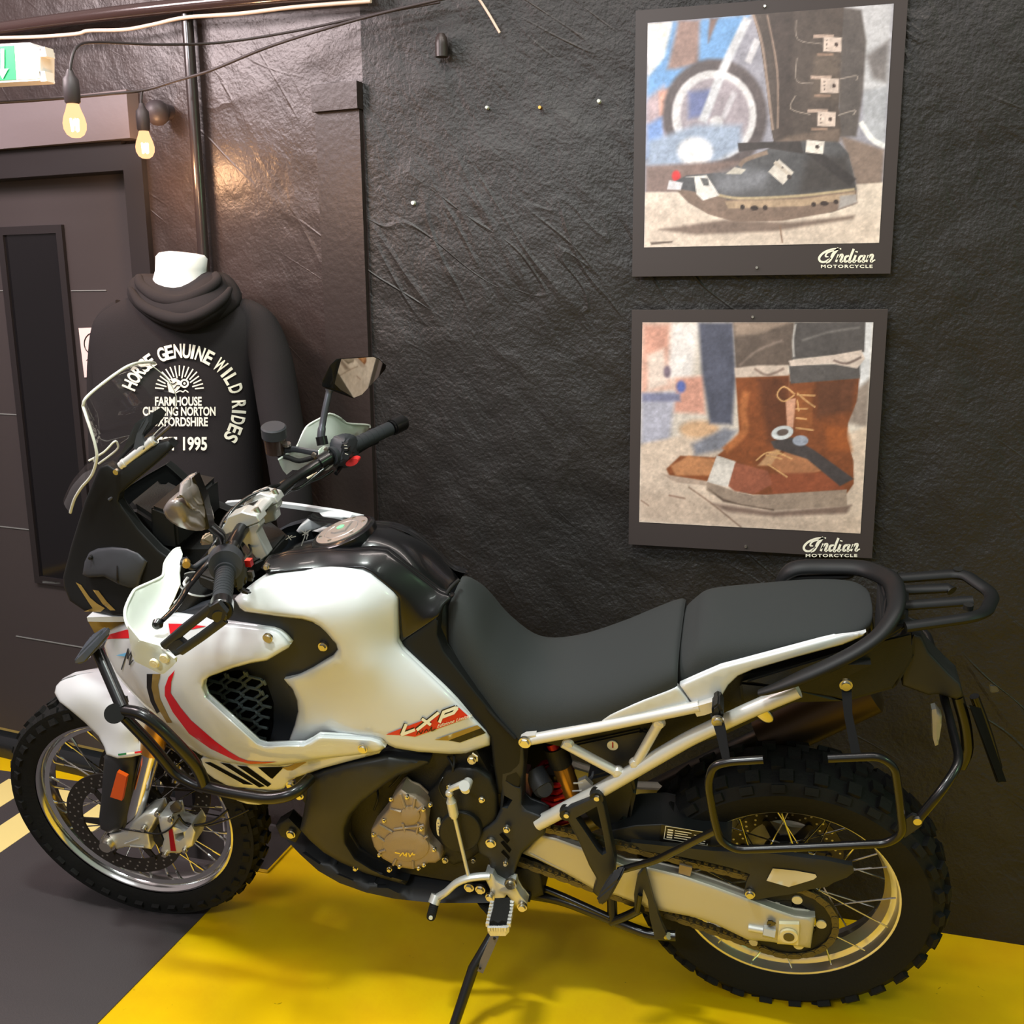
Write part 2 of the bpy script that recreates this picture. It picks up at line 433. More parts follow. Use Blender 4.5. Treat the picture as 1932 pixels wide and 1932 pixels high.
def plaster(name, col, rough, ridge=1., fine=1.):
    m = bpy.data.materials.new(name); m.use_nodes = True; nt = m.node_tree; b = nt.nodes['Principled BSDF']
    N = nt.nodes.new; Lk = nt.links.new
    tc = N('ShaderNodeTexCoord')
    def noise(scale, det, rot=0., sc=(1, 1, 1), dist=0.):
        m0 = N('ShaderNodeMapping'); m0.inputs['Rotation'].default_value = (0, rot, 0); Lk(tc.outputs['Object'], m0.inputs[0])
        mp = N('ShaderNodeMapping'); mp.inputs['Scale'].default_value = sc; Lk(m0.outputs[0], mp.inputs[0])
        n = N('ShaderNodeTexNoise'); n.inputs['Scale'].default_value = scale; n.inputs['Detail'].default_value = det; n.inputs['Distortion'].default_value = dist
        Lk(mp.outputs[0], n.inputs['Vector']); return n.outputs['Fac']
    def math_(op, a, bb=None, v=None):
        k = N('ShaderNodeMath'); k.operation = op; Lk(a, k.inputs[0])
        if bb is not None: Lk(bb, k.inputs[1])
        if v is not None: k.inputs[1].default_value = v
        return k.outputs[0]
    def ridges(scale, rot, sc, width, dist):
        n = noise(scale, 1.5, rot, sc, dist)
        a = math_('ABSOLUTE', math_('SUBTRACT', n, v=.5))
        mr = N('ShaderNodeMapRange'); mr.inputs[1].default_value = 0; mr.inputs[2].default_value = width; mr.inputs[3].default_value = 1; mr.inputs[4].default_value = 0
        Lk(a, mr.inputs[0]); return mr.outputs[0]
    big = noise(3.2, 3); mid = noise(12, 4, -.9, (.6, 1, 1), .3); fin = noise(110, 3)
    r1 = ridges(1.9, -1.02, (.55, 1, 3.4), .020, .25)
    r2 = ridges(2.6, -.62, (.6, 1, 3.2), .016, .3)
    mask = noise(2.6, 2)
    mr = N('ShaderNodeMapRange'); mr.inputs[1].default_value = .50; mr.inputs[2].default_value = .66; Lk(mask, mr.inputs[0])
    rr = math_('MULTIPLY', math_('MAXIMUM', r1, r2), mr.outputs[0])
    h = math_('ADD', math_('MULTIPLY', big, v=1.3), math_('MULTIPLY', mid, v=.42*fine))
    h = math_('ADD', h, math_('MULTIPLY', fin, v=.10*fine))
    h = math_('ADD', h, math_('MULTIPLY', rr, v=.26*ridge))
    bp = N('ShaderNodeBump'); bp.inputs['Strength'].default_value = .66; bp.inputs['Distance'].default_value = .022
    Lk(h, bp.inputs['Height']); Lk(bp.outputs[0], b.inputs['Normal'])
    cr = N('ShaderNodeValToRGB'); cr.color_ramp.elements[0].position = .3; cr.color_ramp.elements[1].position = .7
    cr.color_ramp.elements[0].color = [c*.8 for c in col[:3]]+[1]; cr.color_ramp.elements[1].color = [c*1.2 for c in col[:3]]+[1]
    Lk(mid, cr.inputs[0]); Lk(cr.outputs[0], b.inputs['Base Color'])
    b.inputs['Roughness'].default_value = rough; b.inputs['Specular IOR Level'].default_value = .5
    return m
M['wall'] = plaster('rough_black_painted_plaster', rgb(26, 23, 21), .47, .6, 1.5)
M['wall_l'] = plaster('smoother_black_painted_plaster', rgb(46, 37, 35), .38, .3, .8)
M['board'] = mat('dark_painted_board', rgb(44, 36, 34), .4, bump=(60, .12, 4))
M['door'] = mat('dark_door_paint', rgb(60, 54, 54), .38, bump=(30, .05, 3))
M['door_frame'] = mat('dark_frame_paint', rgb(34, 30, 31), .4)
M['door_glass'] = mat('dark_door_glass', rgb(20, 19, 21), .06, 0, .6)
M['groove'] = mat('pale_groove', rgb(120, 122, 120), .6)
M['skirting'] = mat('black_skirting', rgb(28, 31, 33), .25, bump=(40, .1, 3))

# floor: glossy yellow paint with faint scuffs
def floor_mat():
    m = bpy.data.materials.new('yellow_floor_paint'); m.use_nodes = True; nt = m.node_tree; b = nt.nodes['Principled BSDF']
    tc = nt.nodes.new('ShaderNodeTexCoord'); n = nt.nodes.new('ShaderNodeTexNoise'); n.inputs['Scale'].default_value = 5; n.inputs['Detail'].default_value = 6
    cr = nt.nodes.new('ShaderNodeValToRGB'); cr.color_ramp.elements[0].position = .25; cr.color_ramp.elements[1].position = .6
    cr.color_ramp.elements[0].color = rgb(224, 174, 5); cr.color_ramp.elements[1].color = rgb(234, 192, 3)
    n2 = nt.nodes.new('ShaderNodeTexNoise'); n2.inputs['Scale'].default_value = 26; n2.inputs['Detail'].default_value = 5; n2.inputs['Distortion'].default_value = 1.5
    r2 = nt.nodes.new('ShaderNodeValToRGB'); r2.color_ramp.elements[0].position = .255; r2.color_ramp.elements[1].position = .275
    r2.color_ramp.elements[0].color = (.35, .3, .2, 1); r2.color_ramp.elements[1].color = (1, 1, 1, 1)
    mx = nt.nodes.new('ShaderNodeMix'); mx.data_type = 'RGBA'; mx.blend_type = 'MULTIPLY'; mx.inputs[0].default_value = .8
    for a in (n, n2): nt.links.new(tc.outputs['Object'], a.inputs['Vector'])
    nt.links.new(n.outputs['Fac'], cr.inputs[0]); nt.links.new(n2.outputs['Fac'], r2.inputs[0])
    nt.links.new(cr.outputs[0], mx.inputs[6]); nt.links.new(r2.outputs[0], mx.inputs[7]); nt.links.new(mx.outputs[2], b.inputs['Base Color'])
    b.inputs['Roughness'].default_value = .34
    return m
M['floor'] = floor_mat()
fl = obj('floor', [(-5, -2.5, 0), (4, -2.5, 0), (4, 3.6, 0), (-5, 3.6, 0)], [(0, 1, 2, 3)], M['floor'], None, False)
tag(fl, kind='structure')

def grid_wall(name, fn, nu, nv, m):
    v = [fn(i/nu, j/nv) for j in range(nv+1) for i in range(nu+1)]
    f = [(j*(nu+1)+i, j*(nu+1)+i+1, (j+1)*(nu+1)+i+1, (j+1)*(nu+1)+i) for j in range(nv) for i in range(nu)]
    return tag(obj(name, v, f, m, None, True, None), kind='structure')
def wob(x, z): return .008*math.sin(3.1*x+1.3*z)+.006*math.sin(5.3*z-2.2*x+1)
grid_wall('wall_back', lambda a, b: (XS+a*3.6, WY+wob(XS+a*3.6, b*3.4)*min(1, a*8), b*3.4), 70, 66, M['wall'])
# door wall: plaster pier, then the door opening with plaster above it
TD = float(np.dot(wl(258, 300)-WL0, WLD)); ZD = float(wl(240, 288)[2])
mb = MB()
mb.prism([wlt(0, 0), wlt(TD, 0), wlt(TD, 3.4), wlt(0, 3.4)], -WLN*.14)
mb.prism([wlt(TD, ZD), wlt(5, ZD), wlt(5, 3.4), wlt(TD, 3.4)], -WLN*.14)
tag(mb.build('wall_left', M['wall_l'], None, False), kind='structure')
# proud flat board beside the corner, with its little boxed lintel
p = [wl(596, 214, .012), wl(690, 206, .012)]; t0 = float((p[0]-WL0)@WLD); t1 = 0.0; zt = float(p[0][2])
mb = MB(); mb.prism([wlt(t0, 0, .016), wlt(.004, 0, .016), wlt(.004, zt, .016), wlt(t0, zt, .016)], -WLN*.014)
tag(mb.build('trim_1', M['board'], None, False), kind='structure')
mb = MB(); zb = float(wl(640, 211)[2]); zt2 = float(wl(640, 160)[2])
mb.prism([wlt(t0, zb, .03), wlt(.0, zb, .03), wlt(.0, zt2, .03), wlt(t0, zt2, .03)], -WLN*.028)
tag(mb.build('trim_2', M['board'], None, False), kind='structure')
M['beam'] = mat('bulb_lit_beam_grey', rgb(104, 95, 97), .4, bump=(40, .06, 3))  # paler than the boards; the bulbs' light is put into this grey
mb = MB(); tq = float((wl(262, 200)-WL0)@WLD); z1, z0 = float(wl(200, 180)[2]), float(wl(240, 266)[2])
mb.prism([wlt(tq, z0, .045), wlt(3.6, z0, .045), wlt(3.6, z1, .045), wlt(tq, z1, .045)], -WLN*.05)
tag(mb.build('trim_3', M['beam'], None, False), kind='structure')
# door
dr = empty('door_1', wlt(TD+.45, 0)); tag(dr, kind='structure'); Wd = -WLN*.05
def wd(px, py, off=0.): return plane_at(px, py, WL0+WLN*(-.05+off), WLN)-np.array(dr.location)
mb = MB(); mb.prism([wlt(TD+.03, .10, -.05)-np.array(dr.location), wlt(TD+1.3, .10, -.05)-np.array(dr.location), wlt(TD+1.3, ZD-.04, -.05)-np.array(dr.location), wlt(TD+.03, ZD-.04, -.05)-np.array(dr.location)], -WLN*.045)
mb.build('door_leaf', M['door'], dr, False)
L0 = np.array(dr.location); mb = MB()
mb.prism([wlt(TD-.035, 0, .02)-L0, wlt(TD+.035, 0, .02)-L0, wlt(TD+.035, ZD+.02, .02)-L0, wlt(TD-.035, ZD+.02, .02)-L0], -WLN*.1)
mb.prism([wlt(TD+.035, ZD-.05, .02)-L0, wlt(TD+1.4, ZD-.05, .02)-L0, wlt(TD+1.4, ZD+.03, .02)-L0, wlt(TD+.035, ZD+.03, .02)-L0], -WLN*.1)
mb.build('door_frame', M['door_frame'], dr, False)
g = [wd(12, 443, .006), wd(106, 440, .006), wd(172, 1100, .006), wd(78, 1098, .006)]
zt, zb = float(g[1][2]), float(g[2][2]); ta, tb = float(g[1]@WLD), float(g[0]@WLD); tc_, td_ = float(g[2]@WLD), float(g[3]@WLD)
def dp(t, z, off): return WLD*t+WLN*off+np.array([0, 0, z])
tA = min(ta, tc_); tB = max(tb, td_)
mb = MB(); w_ = .025
for (a, b, c, d) in ((tA-w_, tA, zb-w_, zt+w_), (tB, tB+w_, zb-w_, zt+w_), (tA, tB, zt, zt+w_), (tA, tB, zb-w_, zb)):
    mb.prism([dp(a, c, -.038), dp(b, c, -.038), dp(b, d, -.038), dp(a, d, -.038)], -WLN*.016)
mb.build('glazing_bead', M['door_frame'], dr, False)
mb = MB(); mb.prism([dp(tA, zb, -.046), dp(tB, zb, -.046), dp(tB, zt, -.046), dp(tA, zt, -.046)], -WLN*.006)
mb.build('pane', M['door_glass'], dr, False)
mb = MB()
for (x0, y0, x1, y1) in ((-60, 549, 12, 550), (134, 549, 200, 549), (-60, 781, 36, 781), (-20, 992, 62, 1001), (30, 1202, 175, 1225)):
    a, b = wd(x0, y0, .003), wd(x1, y1, .003); b[2] = a[2] = (a[2]+b[2])/2
    mb.prism([a, b, b+np.array([0, 0, .003]), a+np.array([0, 0, .003])], -WLN*.004)
mb.prism([wd(80, 1096, .012), wd(114, 1098, .012), wd(114, 1102, .012), wd(80, 1100, .012)], -WLN*.01)
mb.build('groove', M['groove'], dr, False)
# skirting along the door wall
mb = MB(); prof = [(-.06, .0), (-.018, .0), (-.012, .03), (-.016, .06), (-.03, .078), (-.06, .084)]
mb.loft([[wlt(t, z, o) for o, z in prof] for t in (TD+.03, TD+1., 3.4)])
tag(mb.build('baseboard_left', M['skirting'], None, True), kind='structure')

# ------------------------------------------------------------------ mat on the floor
mt = empty('floor_mat', (-2.2, 1.6, 0))
tag(mt, 'dark grey rubber mat with cream stripes under the front wheel', 'mat')
M['mat'] = mat('dark_grey_mat', rgb(66, 61, 62), .55, bump=(250, .1, 3)); M['stripe'] = mat('cream_stripe_paint', rgb(238, 216, 140), .5)
mb = MB(); mb.box((-1.0+.0, 0, .0015), (1.68, 1.19, .0015)); mb.build('mat_sheet', M['mat'], mt, False)
for x0, x1, y1 in ((-2.62, -2.50, 2.74), (-2.41, -2.29, 2.72), (-2.20, -2.10, 2.68)):
    mb = MB(); ya = 2.45 if x0 > -2.3 else 2.30
    mb.box(((x0+x1)/2+2.2, (ya+y1)/2-1.6, .0034), ((x1-x0)/2, (y1-ya)/2, .0006)); mb.build('stripe', M['stripe'], mt, False)

# ------------------------------------------------------------------ posters
def sstep(x): x = np.clip(x, 0, 1); return x*x*(3-2*x)
def project(P):
    q = np.atleast_2d(P)-CAM; z = q@_d
    return np.stack([966+F*(q@_r)/z, 966-F*(q@_u)/z], 1)
def ell(cx, cy, rx, ry=None, n=26, rot=0.):
    ry = ry or rx; c, s = math.cos(rot), math.sin(rot)
    return [(cx+rx*math.cos(a)*c-ry*math.sin(a)*s, cy+rx*math.cos(a)*s+ry*math.sin(a)*c) for a in (2*math.pi*i/n for i in range(n))]
def rect(x, y, w, h, rot=0.):
    c, s = math.cos(rot), math.sin(rot)
    return [(x+a*c-b*s, y+a*s+b*c) for a, b in ((0, 0), (w, 0), (w, h), (0, h))]
def line(pts, w):
    P = catmull(pts, 4) if len(pts) > 2 else [np.array(p, float) for p in pts]
    L = []; R = []
    for i, p in enumerate(P):
        t = P[min(i+1, len(P)-1)]-P[max(i-1, 0)]; t = t/(np.linalg.norm(t)+1e-9); q = np.array([-t[1], t[0]])*w/2
        L.append(p+q); R.append(p-q)
    return L+R[::-1]
PM = bpy.data.materials.new('photo_print'); PM.use_nodes = True
_a = PM.node_tree.nodes.new('ShaderNodeAttribute'); _a.attribute_name = 'ink'
PM.node_tree.links.new(_a.outputs['Color'], PM.node_tree.nodes['Principled BSDF'].inputs['Base Color'])
PM.node_tree.nodes['Principled BSDF'].inputs['Roughness'].default_value = .42
M['poster_black'] = mat('poster_black_border', rgb(58, 51, 50), .45)
M['poster_edge'] = mat('poster_board_edge', rgb(120, 112, 106), .6)

def poster(name, label, corners, inset, ox, oy, base, layers, logo_shift):
    """corners: photo pixels of the board; inset: of the picture; layers painted in the picture's own sketch units"""
    yb = WY-.024
    L = (wat(*corners[0], yb)[0]+wat(*corners[3], yb)[0])/2; R = (wat(*corners[1], yb)[0]+wat(*corners[2], yb)[0])/2
    T = wat(*corners[0], yb)[2]; Bt = wat(*corners[3], yb)[2]
    root = empty(name, ((L+R)/2, WY-.01, Bt)); tag(root, label, 'poster', 'photo posters on the back wall'); o0 = np.array(root.location)
    mb = MB(); mb.prism([(L-o0[0], yb-o0[1], 0), (R-o0[0], yb-o0[1], 0), (R-o0[0], yb-o0[1], T-Bt), (L-o0[0], yb-o0[1], T-Bt)], (0, .012, 0))
    bo = mb.build('backing_board', [M['poster_black'], M['poster_edge']], root, False)
    for p in bo.data.polygons:
        if abs(p.normal.y) < .5: p.material_index = 1
    yi = yb-.0012
    l = (wat(*inset[0], yi)[0]+wat(*inset[3], yi)[0])/2; r = (wat(*inset[1], yi)[0]+wat(*inset[2], yi)[0])/2
    t = (wat(*inset[0], yi)[2]+wat(*inset[1], yi)[2])/2; b = (wat(*inset[3], yi)[2]+wat(*inset[2], yi)[2])/2
    n = 210
    X = np.linspace(l, r, n); Z = np.linspace(b, t, n); gx, gz = np.meshgrid(X, Z)
    W = np.stack([gx.ravel(), np.full(n*n, yi), gz.ravel()], 1)
    Q = (project(W)-np.array([ox, oy]))/.31056
    C = np.tile(np.array(base, float), (n*n, 1))
    for lay in layers:
        poly, col, blur = lay[:3]; a = lay[3] if len(lay) > 3 else 1.
        P = np.array(poly, float); m0, m1 = P.min(0)-blur*1.5-2, P.max(0)+blur*1.5+2
        k = np.where((Q[:, 0] > m0[0]) & (Q[:, 0] < m1[0]) & (Q[:, 1] > m0[1]) & (Q[:, 1] < m1[1]))[0]
        if not len(k): continue
        d = seg_dist(Q[k], P)*np.where(inside(Q[k], P), 1, -1)
        al = sstep((d+blur)/(2*blur))[:, None]*a
        C[k] = C[k]*(1-al)+np.array(col, float)*al
    # grain of the printed picture
    rng = np.random.default_rng(3); tex = np.zeros((n, n))
    for g, amp in ((9, .02), (22, .03), (55, .035), (110, .03)):
        R0 = rng.normal(0, 1, (g+2, g+2)); q = np.linspace(0, g, n); i0 = q.astype(int); fr = sstep(q-i0)
        a = R0[i0][:, i0]*(1-fr)[None]+R0[i0][:, i0+1]*fr[None]; b_ = R0[i0+1][:, i0]*(1-fr)[None]+R0[i0+1][:, i0+1]*fr[None]
        tex += amp*(a*(1-fr)[:, None]+b_*fr[:, None])
    C = np.clip(C*(1+tex.reshape(-1, 1))*(1+rng.normal(0, .015, (n*n, 1))), 0, 246)
    c = C/255.; c = np.where(c <= .04045, c/12.92, ((c+.055)/1.055)**2.4)
    f = [(j*n+i, j*n+i+1, (j+1)*n+i+1, (j+1)*n+i) for j in range(n-1) for i in range(n-1)]
    pr = obj('photo_print', W-o0, f, PM, root, False, fix=False)
    at_ = pr.data.color_attributes.new('ink', 'FLOAT_COLOR', 'POINT')
    at_.data.foreach_set('color', np.concatenate([c, np.ones((n*n, 1))], 1).ravel().astype(np.float32))
    # wordmark: script over small capitals
    def place(q): return wat(ox+.31056*(q[0]+logo_shift[0]), oy+.31056*(q[1]+logo_shift[1]), yb-.0012)-o0
    sv, sf = strokes([[(1392, 1507, 1.2), (1362, 1540, 1.5), (1340, 1580, 1.2), (1316, 1598, .7)],
                      [(1408, 1512, .7), (1350, 1515, .9), (1300, 1536, 1), (1274, 1566, 1.1), (1282, 1588, 1), (1312, 1590, .9), (1345, 1566, .6)],
                      [(1400, 1512, .6), (1330, 1532, .8), (1312, 1556, .8), (1330, 1560, .5)],
                      [(1392, 1546, 1), (1376, 1592, 1)], [(1380, 1578, .6), (1402, 1550, .9), (1416, 1552, 1.1), (1404, 1588, 1.1), (1424, 1584, .6)],
                      [(1456, 1554, .8), (1434, 1562, 1.1), (1430, 1588, 1.1), (1452, 1584, .7)], [(1484, 1512, 1.1), (1466, 1556, 1.1), (1456, 1592, 1.1), (1474, 1584, .6)],
                      [(1496, 1550, 1.1), (1482, 1590, 1.2), (1502, 1582, .6)], [(1502, 1526, 1.2), (1500, 1533, 1.2)],
                      [(1546, 1554, .8), (1522, 1560, 1.1), (1514, 1588, 1.1), (1536, 1582, .7)], [(1552, 1550, 1.1), (1538, 1590, 1.1), (1556, 1582, .6)],
                      [(1574, 1550, 1), (1560, 1592, 1)], [(1564, 1578, .6), (1586, 1550, .9), (1600, 1553, 1.1), (1588, 1588, 1.1), (1614, 1578, .6)]], 13)
    obj('wordmark', [place(q) for q in sv], sf, M['print_white'], root, False, fix=False)
    lettering('lettering', root, 'MOTORCYCLE', lambda q: place((1283+q[0]*40*1.02, 1627-q[1]*26)), M['print_white'], bold=.03, spacing=1.24)
    for (px, py) in logo_shift[2:]:
        c = wat(px, py, yb)-o0; mb = MB(); mb.cyl(c+np.array([0, .002, 0]), c-np.array([0, .004, 0]), .0045, .003, 12); mb.build('screw', M['steel'], root)
    return root

U = [([(230, 145), (385, 133), (380, 300), (235, 480)], (228, 225, 222), 8),
     ([(385, 133), (850, 90), (720, 380), (480, 430), (330, 560), (226, 620), (232, 470), (330, 350)], (112, 156, 208), 22),
     ([(420, 120), (550, 120), (540, 390), (400, 420), (350, 420)], (146, 122, 116), 22),
     ([(610, 110), (660, 110), (600, 260), (600, 200)], (120, 100, 95), 14),
     ([(226, 600), (330, 520), (380, 620), (350, 900), (220, 930)], (178, 160, 168), 30), ([(226, 760), (330, 700), (330, 900), (222, 960)], (120, 150, 205), 25),
     ([(300, 560), (360, 540), (370, 700), (305, 700)], (215, 165, 150), 16),
     (ell(640, 700, 320, 345), (92, 84, 86), 20), (ell(635, 700, 258, 275), (206, 206, 212), 10), (ell(640, 700, 212, 228), (158, 150, 160), 14),
     ([(480, 560), (620, 540), (600, 700), (480, 720)], (110, 120, 165), 25),
     (line([(840, 110), (700, 400), (565, 740)], 52), (200, 203, 212), 12), (line([(900, 240), (840, 380)], 40), (205, 205, 214), 10), (line([(760, 560), (690, 720)], 32), (190, 188, 198), 12),
     (ell(650, 745, 40), (205, 205, 212), 12),
     ([(230, 860), (520, 760), (800, 760), (800, 900), (600, 1010), (230, 1010)], (150, 165, 190), 30), (ell(520, 920, 105, 85), (228, 228, 234), 25),
     ([(222, 1010), (1000, 960), (1000, 1170), (218, 1175)], (128, 110, 106), 20), (ell(405, 1070, 26, 34), (200, 60, 62), 10),
     ([(1420, 30), (1720, 20), (1690, 560), (1540, 560), (1450, 300)], (188, 190, 198), 22), ([(1560, 340), (1700, 240), (1680, 500), (1600, 480)], (120, 116, 118), 25),
     ([(1540, 560), (1690, 520), (1670, 900), (1540, 760)], (170, 174, 184), 18), (line([(1525, 740), (1590, 840), (1672, 890)], 34), (222, 224, 228), 7),
     ([(1400, 820), (1670, 910), (1655, 1130), (1500, 1130), (1440, 930)], (132, 116, 108), 18),
     ([(1400, 40), (1530, 60), (1560, 250), (1540, 560), (1500, 830), (1390, 830)], (92, 86, 85), 12),
     ([(215, 1168), (1000, 1160), (1660, 1108), (1645, 1480), (210, 1508)], (216, 203, 192), 8),
     ([(215, 1250), (500, 1290), (700, 1370), (1640, 1300), (1640, 1480), (212, 1505)], (200, 184, 172), 60, .6),
     ([(300, 1395), (700, 1335), (1100, 1352), (1490, 1308), (1480, 1330), (1000, 1405), (520, 1425)], (122, 106, 98), 16), (line([(1035, 1370), (1050, 1475)], 9), (130, 105, 90), 5),
     ([(245, 1472), (385, 1464), (380, 1474), (255, 1488)], (105, 92, 85), 4),
     ([(870, 82), (1425, 40), (1405, 330), (1392, 640), (1408, 800), (1380, 880), (1000, 880), (985, 800), (950, 500), (915, 260)], (84, 75, 71), 4),
     ([(960, 90), (1120, 70), (1110, 850), (1020, 850), (1015, 500)], (74, 65, 62), 25), ([(1240, 330), (1400, 320), (1392, 620), (1230, 600)], (100, 89, 82), 30),
     (line([(872, 84), (925, 260), (958, 500), (992, 790)], 16), (150, 132, 122), 5), (line([(958, 90), (1018, 420), (1022, 780)], 12), (140, 122, 112), 5),
     (line([(1135, 120), (1145, 240), (1290, 265)], 6), (140, 130, 124), 3), (line([(1140, 350), (1135, 490), (1240, 505)], 6), (140, 130, 124), 3), (line([(1130, 580), (1100, 660), (1220, 695)], 7), (150, 138, 130), 3),
     (line([(1400, 480), (1500, 460), (1500, 490)], 7), (150, 140, 134), 3), (line([(1390, 700), (1490, 670), (1480, 700)], 7), (160, 150, 144), 3),
     ([(375, 1112), (470, 1065), (640, 1050), (720, 1050), (830, 960), (930, 920), (1010, 880), (1180, 850), (1390, 860), (1450, 930), (1480, 1050), (1500, 1150), (1490, 1240), (1350, 1290), (760, 1345), (480, 1230)], (86, 86, 90), 5),
     ([(640, 1060), (800, 1010), (980, 1040), (940, 1130), (700, 1180), (650, 1150)], (118, 120, 128), 40), ([(1200, 960), (1440, 950), (1490, 1150), (1150, 1180)], (70, 66, 66), 40),
     (line([(790, 1010), (830, 970), (960, 925)], 26), (140, 122, 110), 6), ([(705, 1058), (760, 1015), (830, 1030), (800, 1058)], (205, 200, 192), 5),
     ([(980, 880), (1090, 825), (1400, 780), (1400, 860), (1180, 855), (1000, 900)], (112, 98, 90), 14),
     ([(778, 868), (1160, 856), (1180, 935), (960, 900), (785, 922)], (66, 61, 61), 5), (line([(1200, 900), (1480, 1110)], 60), (60, 56, 57), 10),
     ([(355, 1100), (430, 1150), (660, 1190), (720, 1212), (1100, 1200), (1500, 1155), (1508, 1235), (1350, 1290), (1050, 1342), (760, 1348), (600, 1302), (480, 1232)], (126, 108, 98), 5),
     (line([(660, 1185), (800, 1205), (1150, 1190), (1490, 1150)], 16), (176, 160, 132), 6),
     ([(700, 1222), (1180, 1208), (1490, 1165), (1495, 1205), (1180, 1252), (720, 1268)], (172, 150, 128), 6),
     ([(1400, 1190), (1500, 1180), (1505, 1230), (1390, 1270)], (165, 160, 160), 10)]
U += [(ell(x, y, w, 15), (62, 52, 50), 4) for x, y, w in ((808, 1258, 14), (880, 1264, 24), (946, 1262, 15), (1240, 1242, 14), (1305, 1236, 26), (1376, 1226, 14))]
U += [([(462, 1075), (590, 1064), (668, 1188), (568, 1218), (528, 1180), (514, 1075)], (214, 211, 210), 4), ([(550, 1080), (598, 1085), (606, 1128), (572, 1128)], (96, 96, 98), 4),
      ([(362, 1095), (445, 1110), (432, 1155), (350, 1150)], (206, 206, 214), 5)]
for x, y, s in ((1300, 225, 0), (1285, 475, 0), (1264, 678, 0)):
    U += [(rect(x-62, y-15, 125, 20), (176, 156, 146), 4), (rect(x-40, y+98, 100, 16), (150, 126, 112), 4), (rect(x, y, 110, 88, .03), (206, 190, 182), 4), (ell(x+78, y+46, 11, 13), (80, 66, 62), 3)]
    U += [(ell(x+20, y+k, 5), (110, 95, 90), 2) for k in (20, 44, 68)]
U += [(rect(1198, 850, 108, 76, .1), (222, 216, 212), 4), (ell(1262, 892, 13, 12), (70, 62, 60), 3), (rect(1030, 968, 120, 100, .72), (218, 212, 206), 4), (rect(1010, 975, 130, 22, .72), (200, 190, 180), 3), (ell(1092, 1075, 15, 15), (72, 66, 66), 3), (ell(1050, 1018, 7), (90, 80, 78), 2)]
poster('wall_poster', 'upper square wall poster of a buckled black boot', [(1200, 20), (1713, 0), (1680, 516), (1192, 522)], [(1222, 42), (1685, 8), (1660, 458), (1215, 467)],
       1150, 0, (150, 150, 164), U, (0, 0, (1443, 12), (1428, 505)))
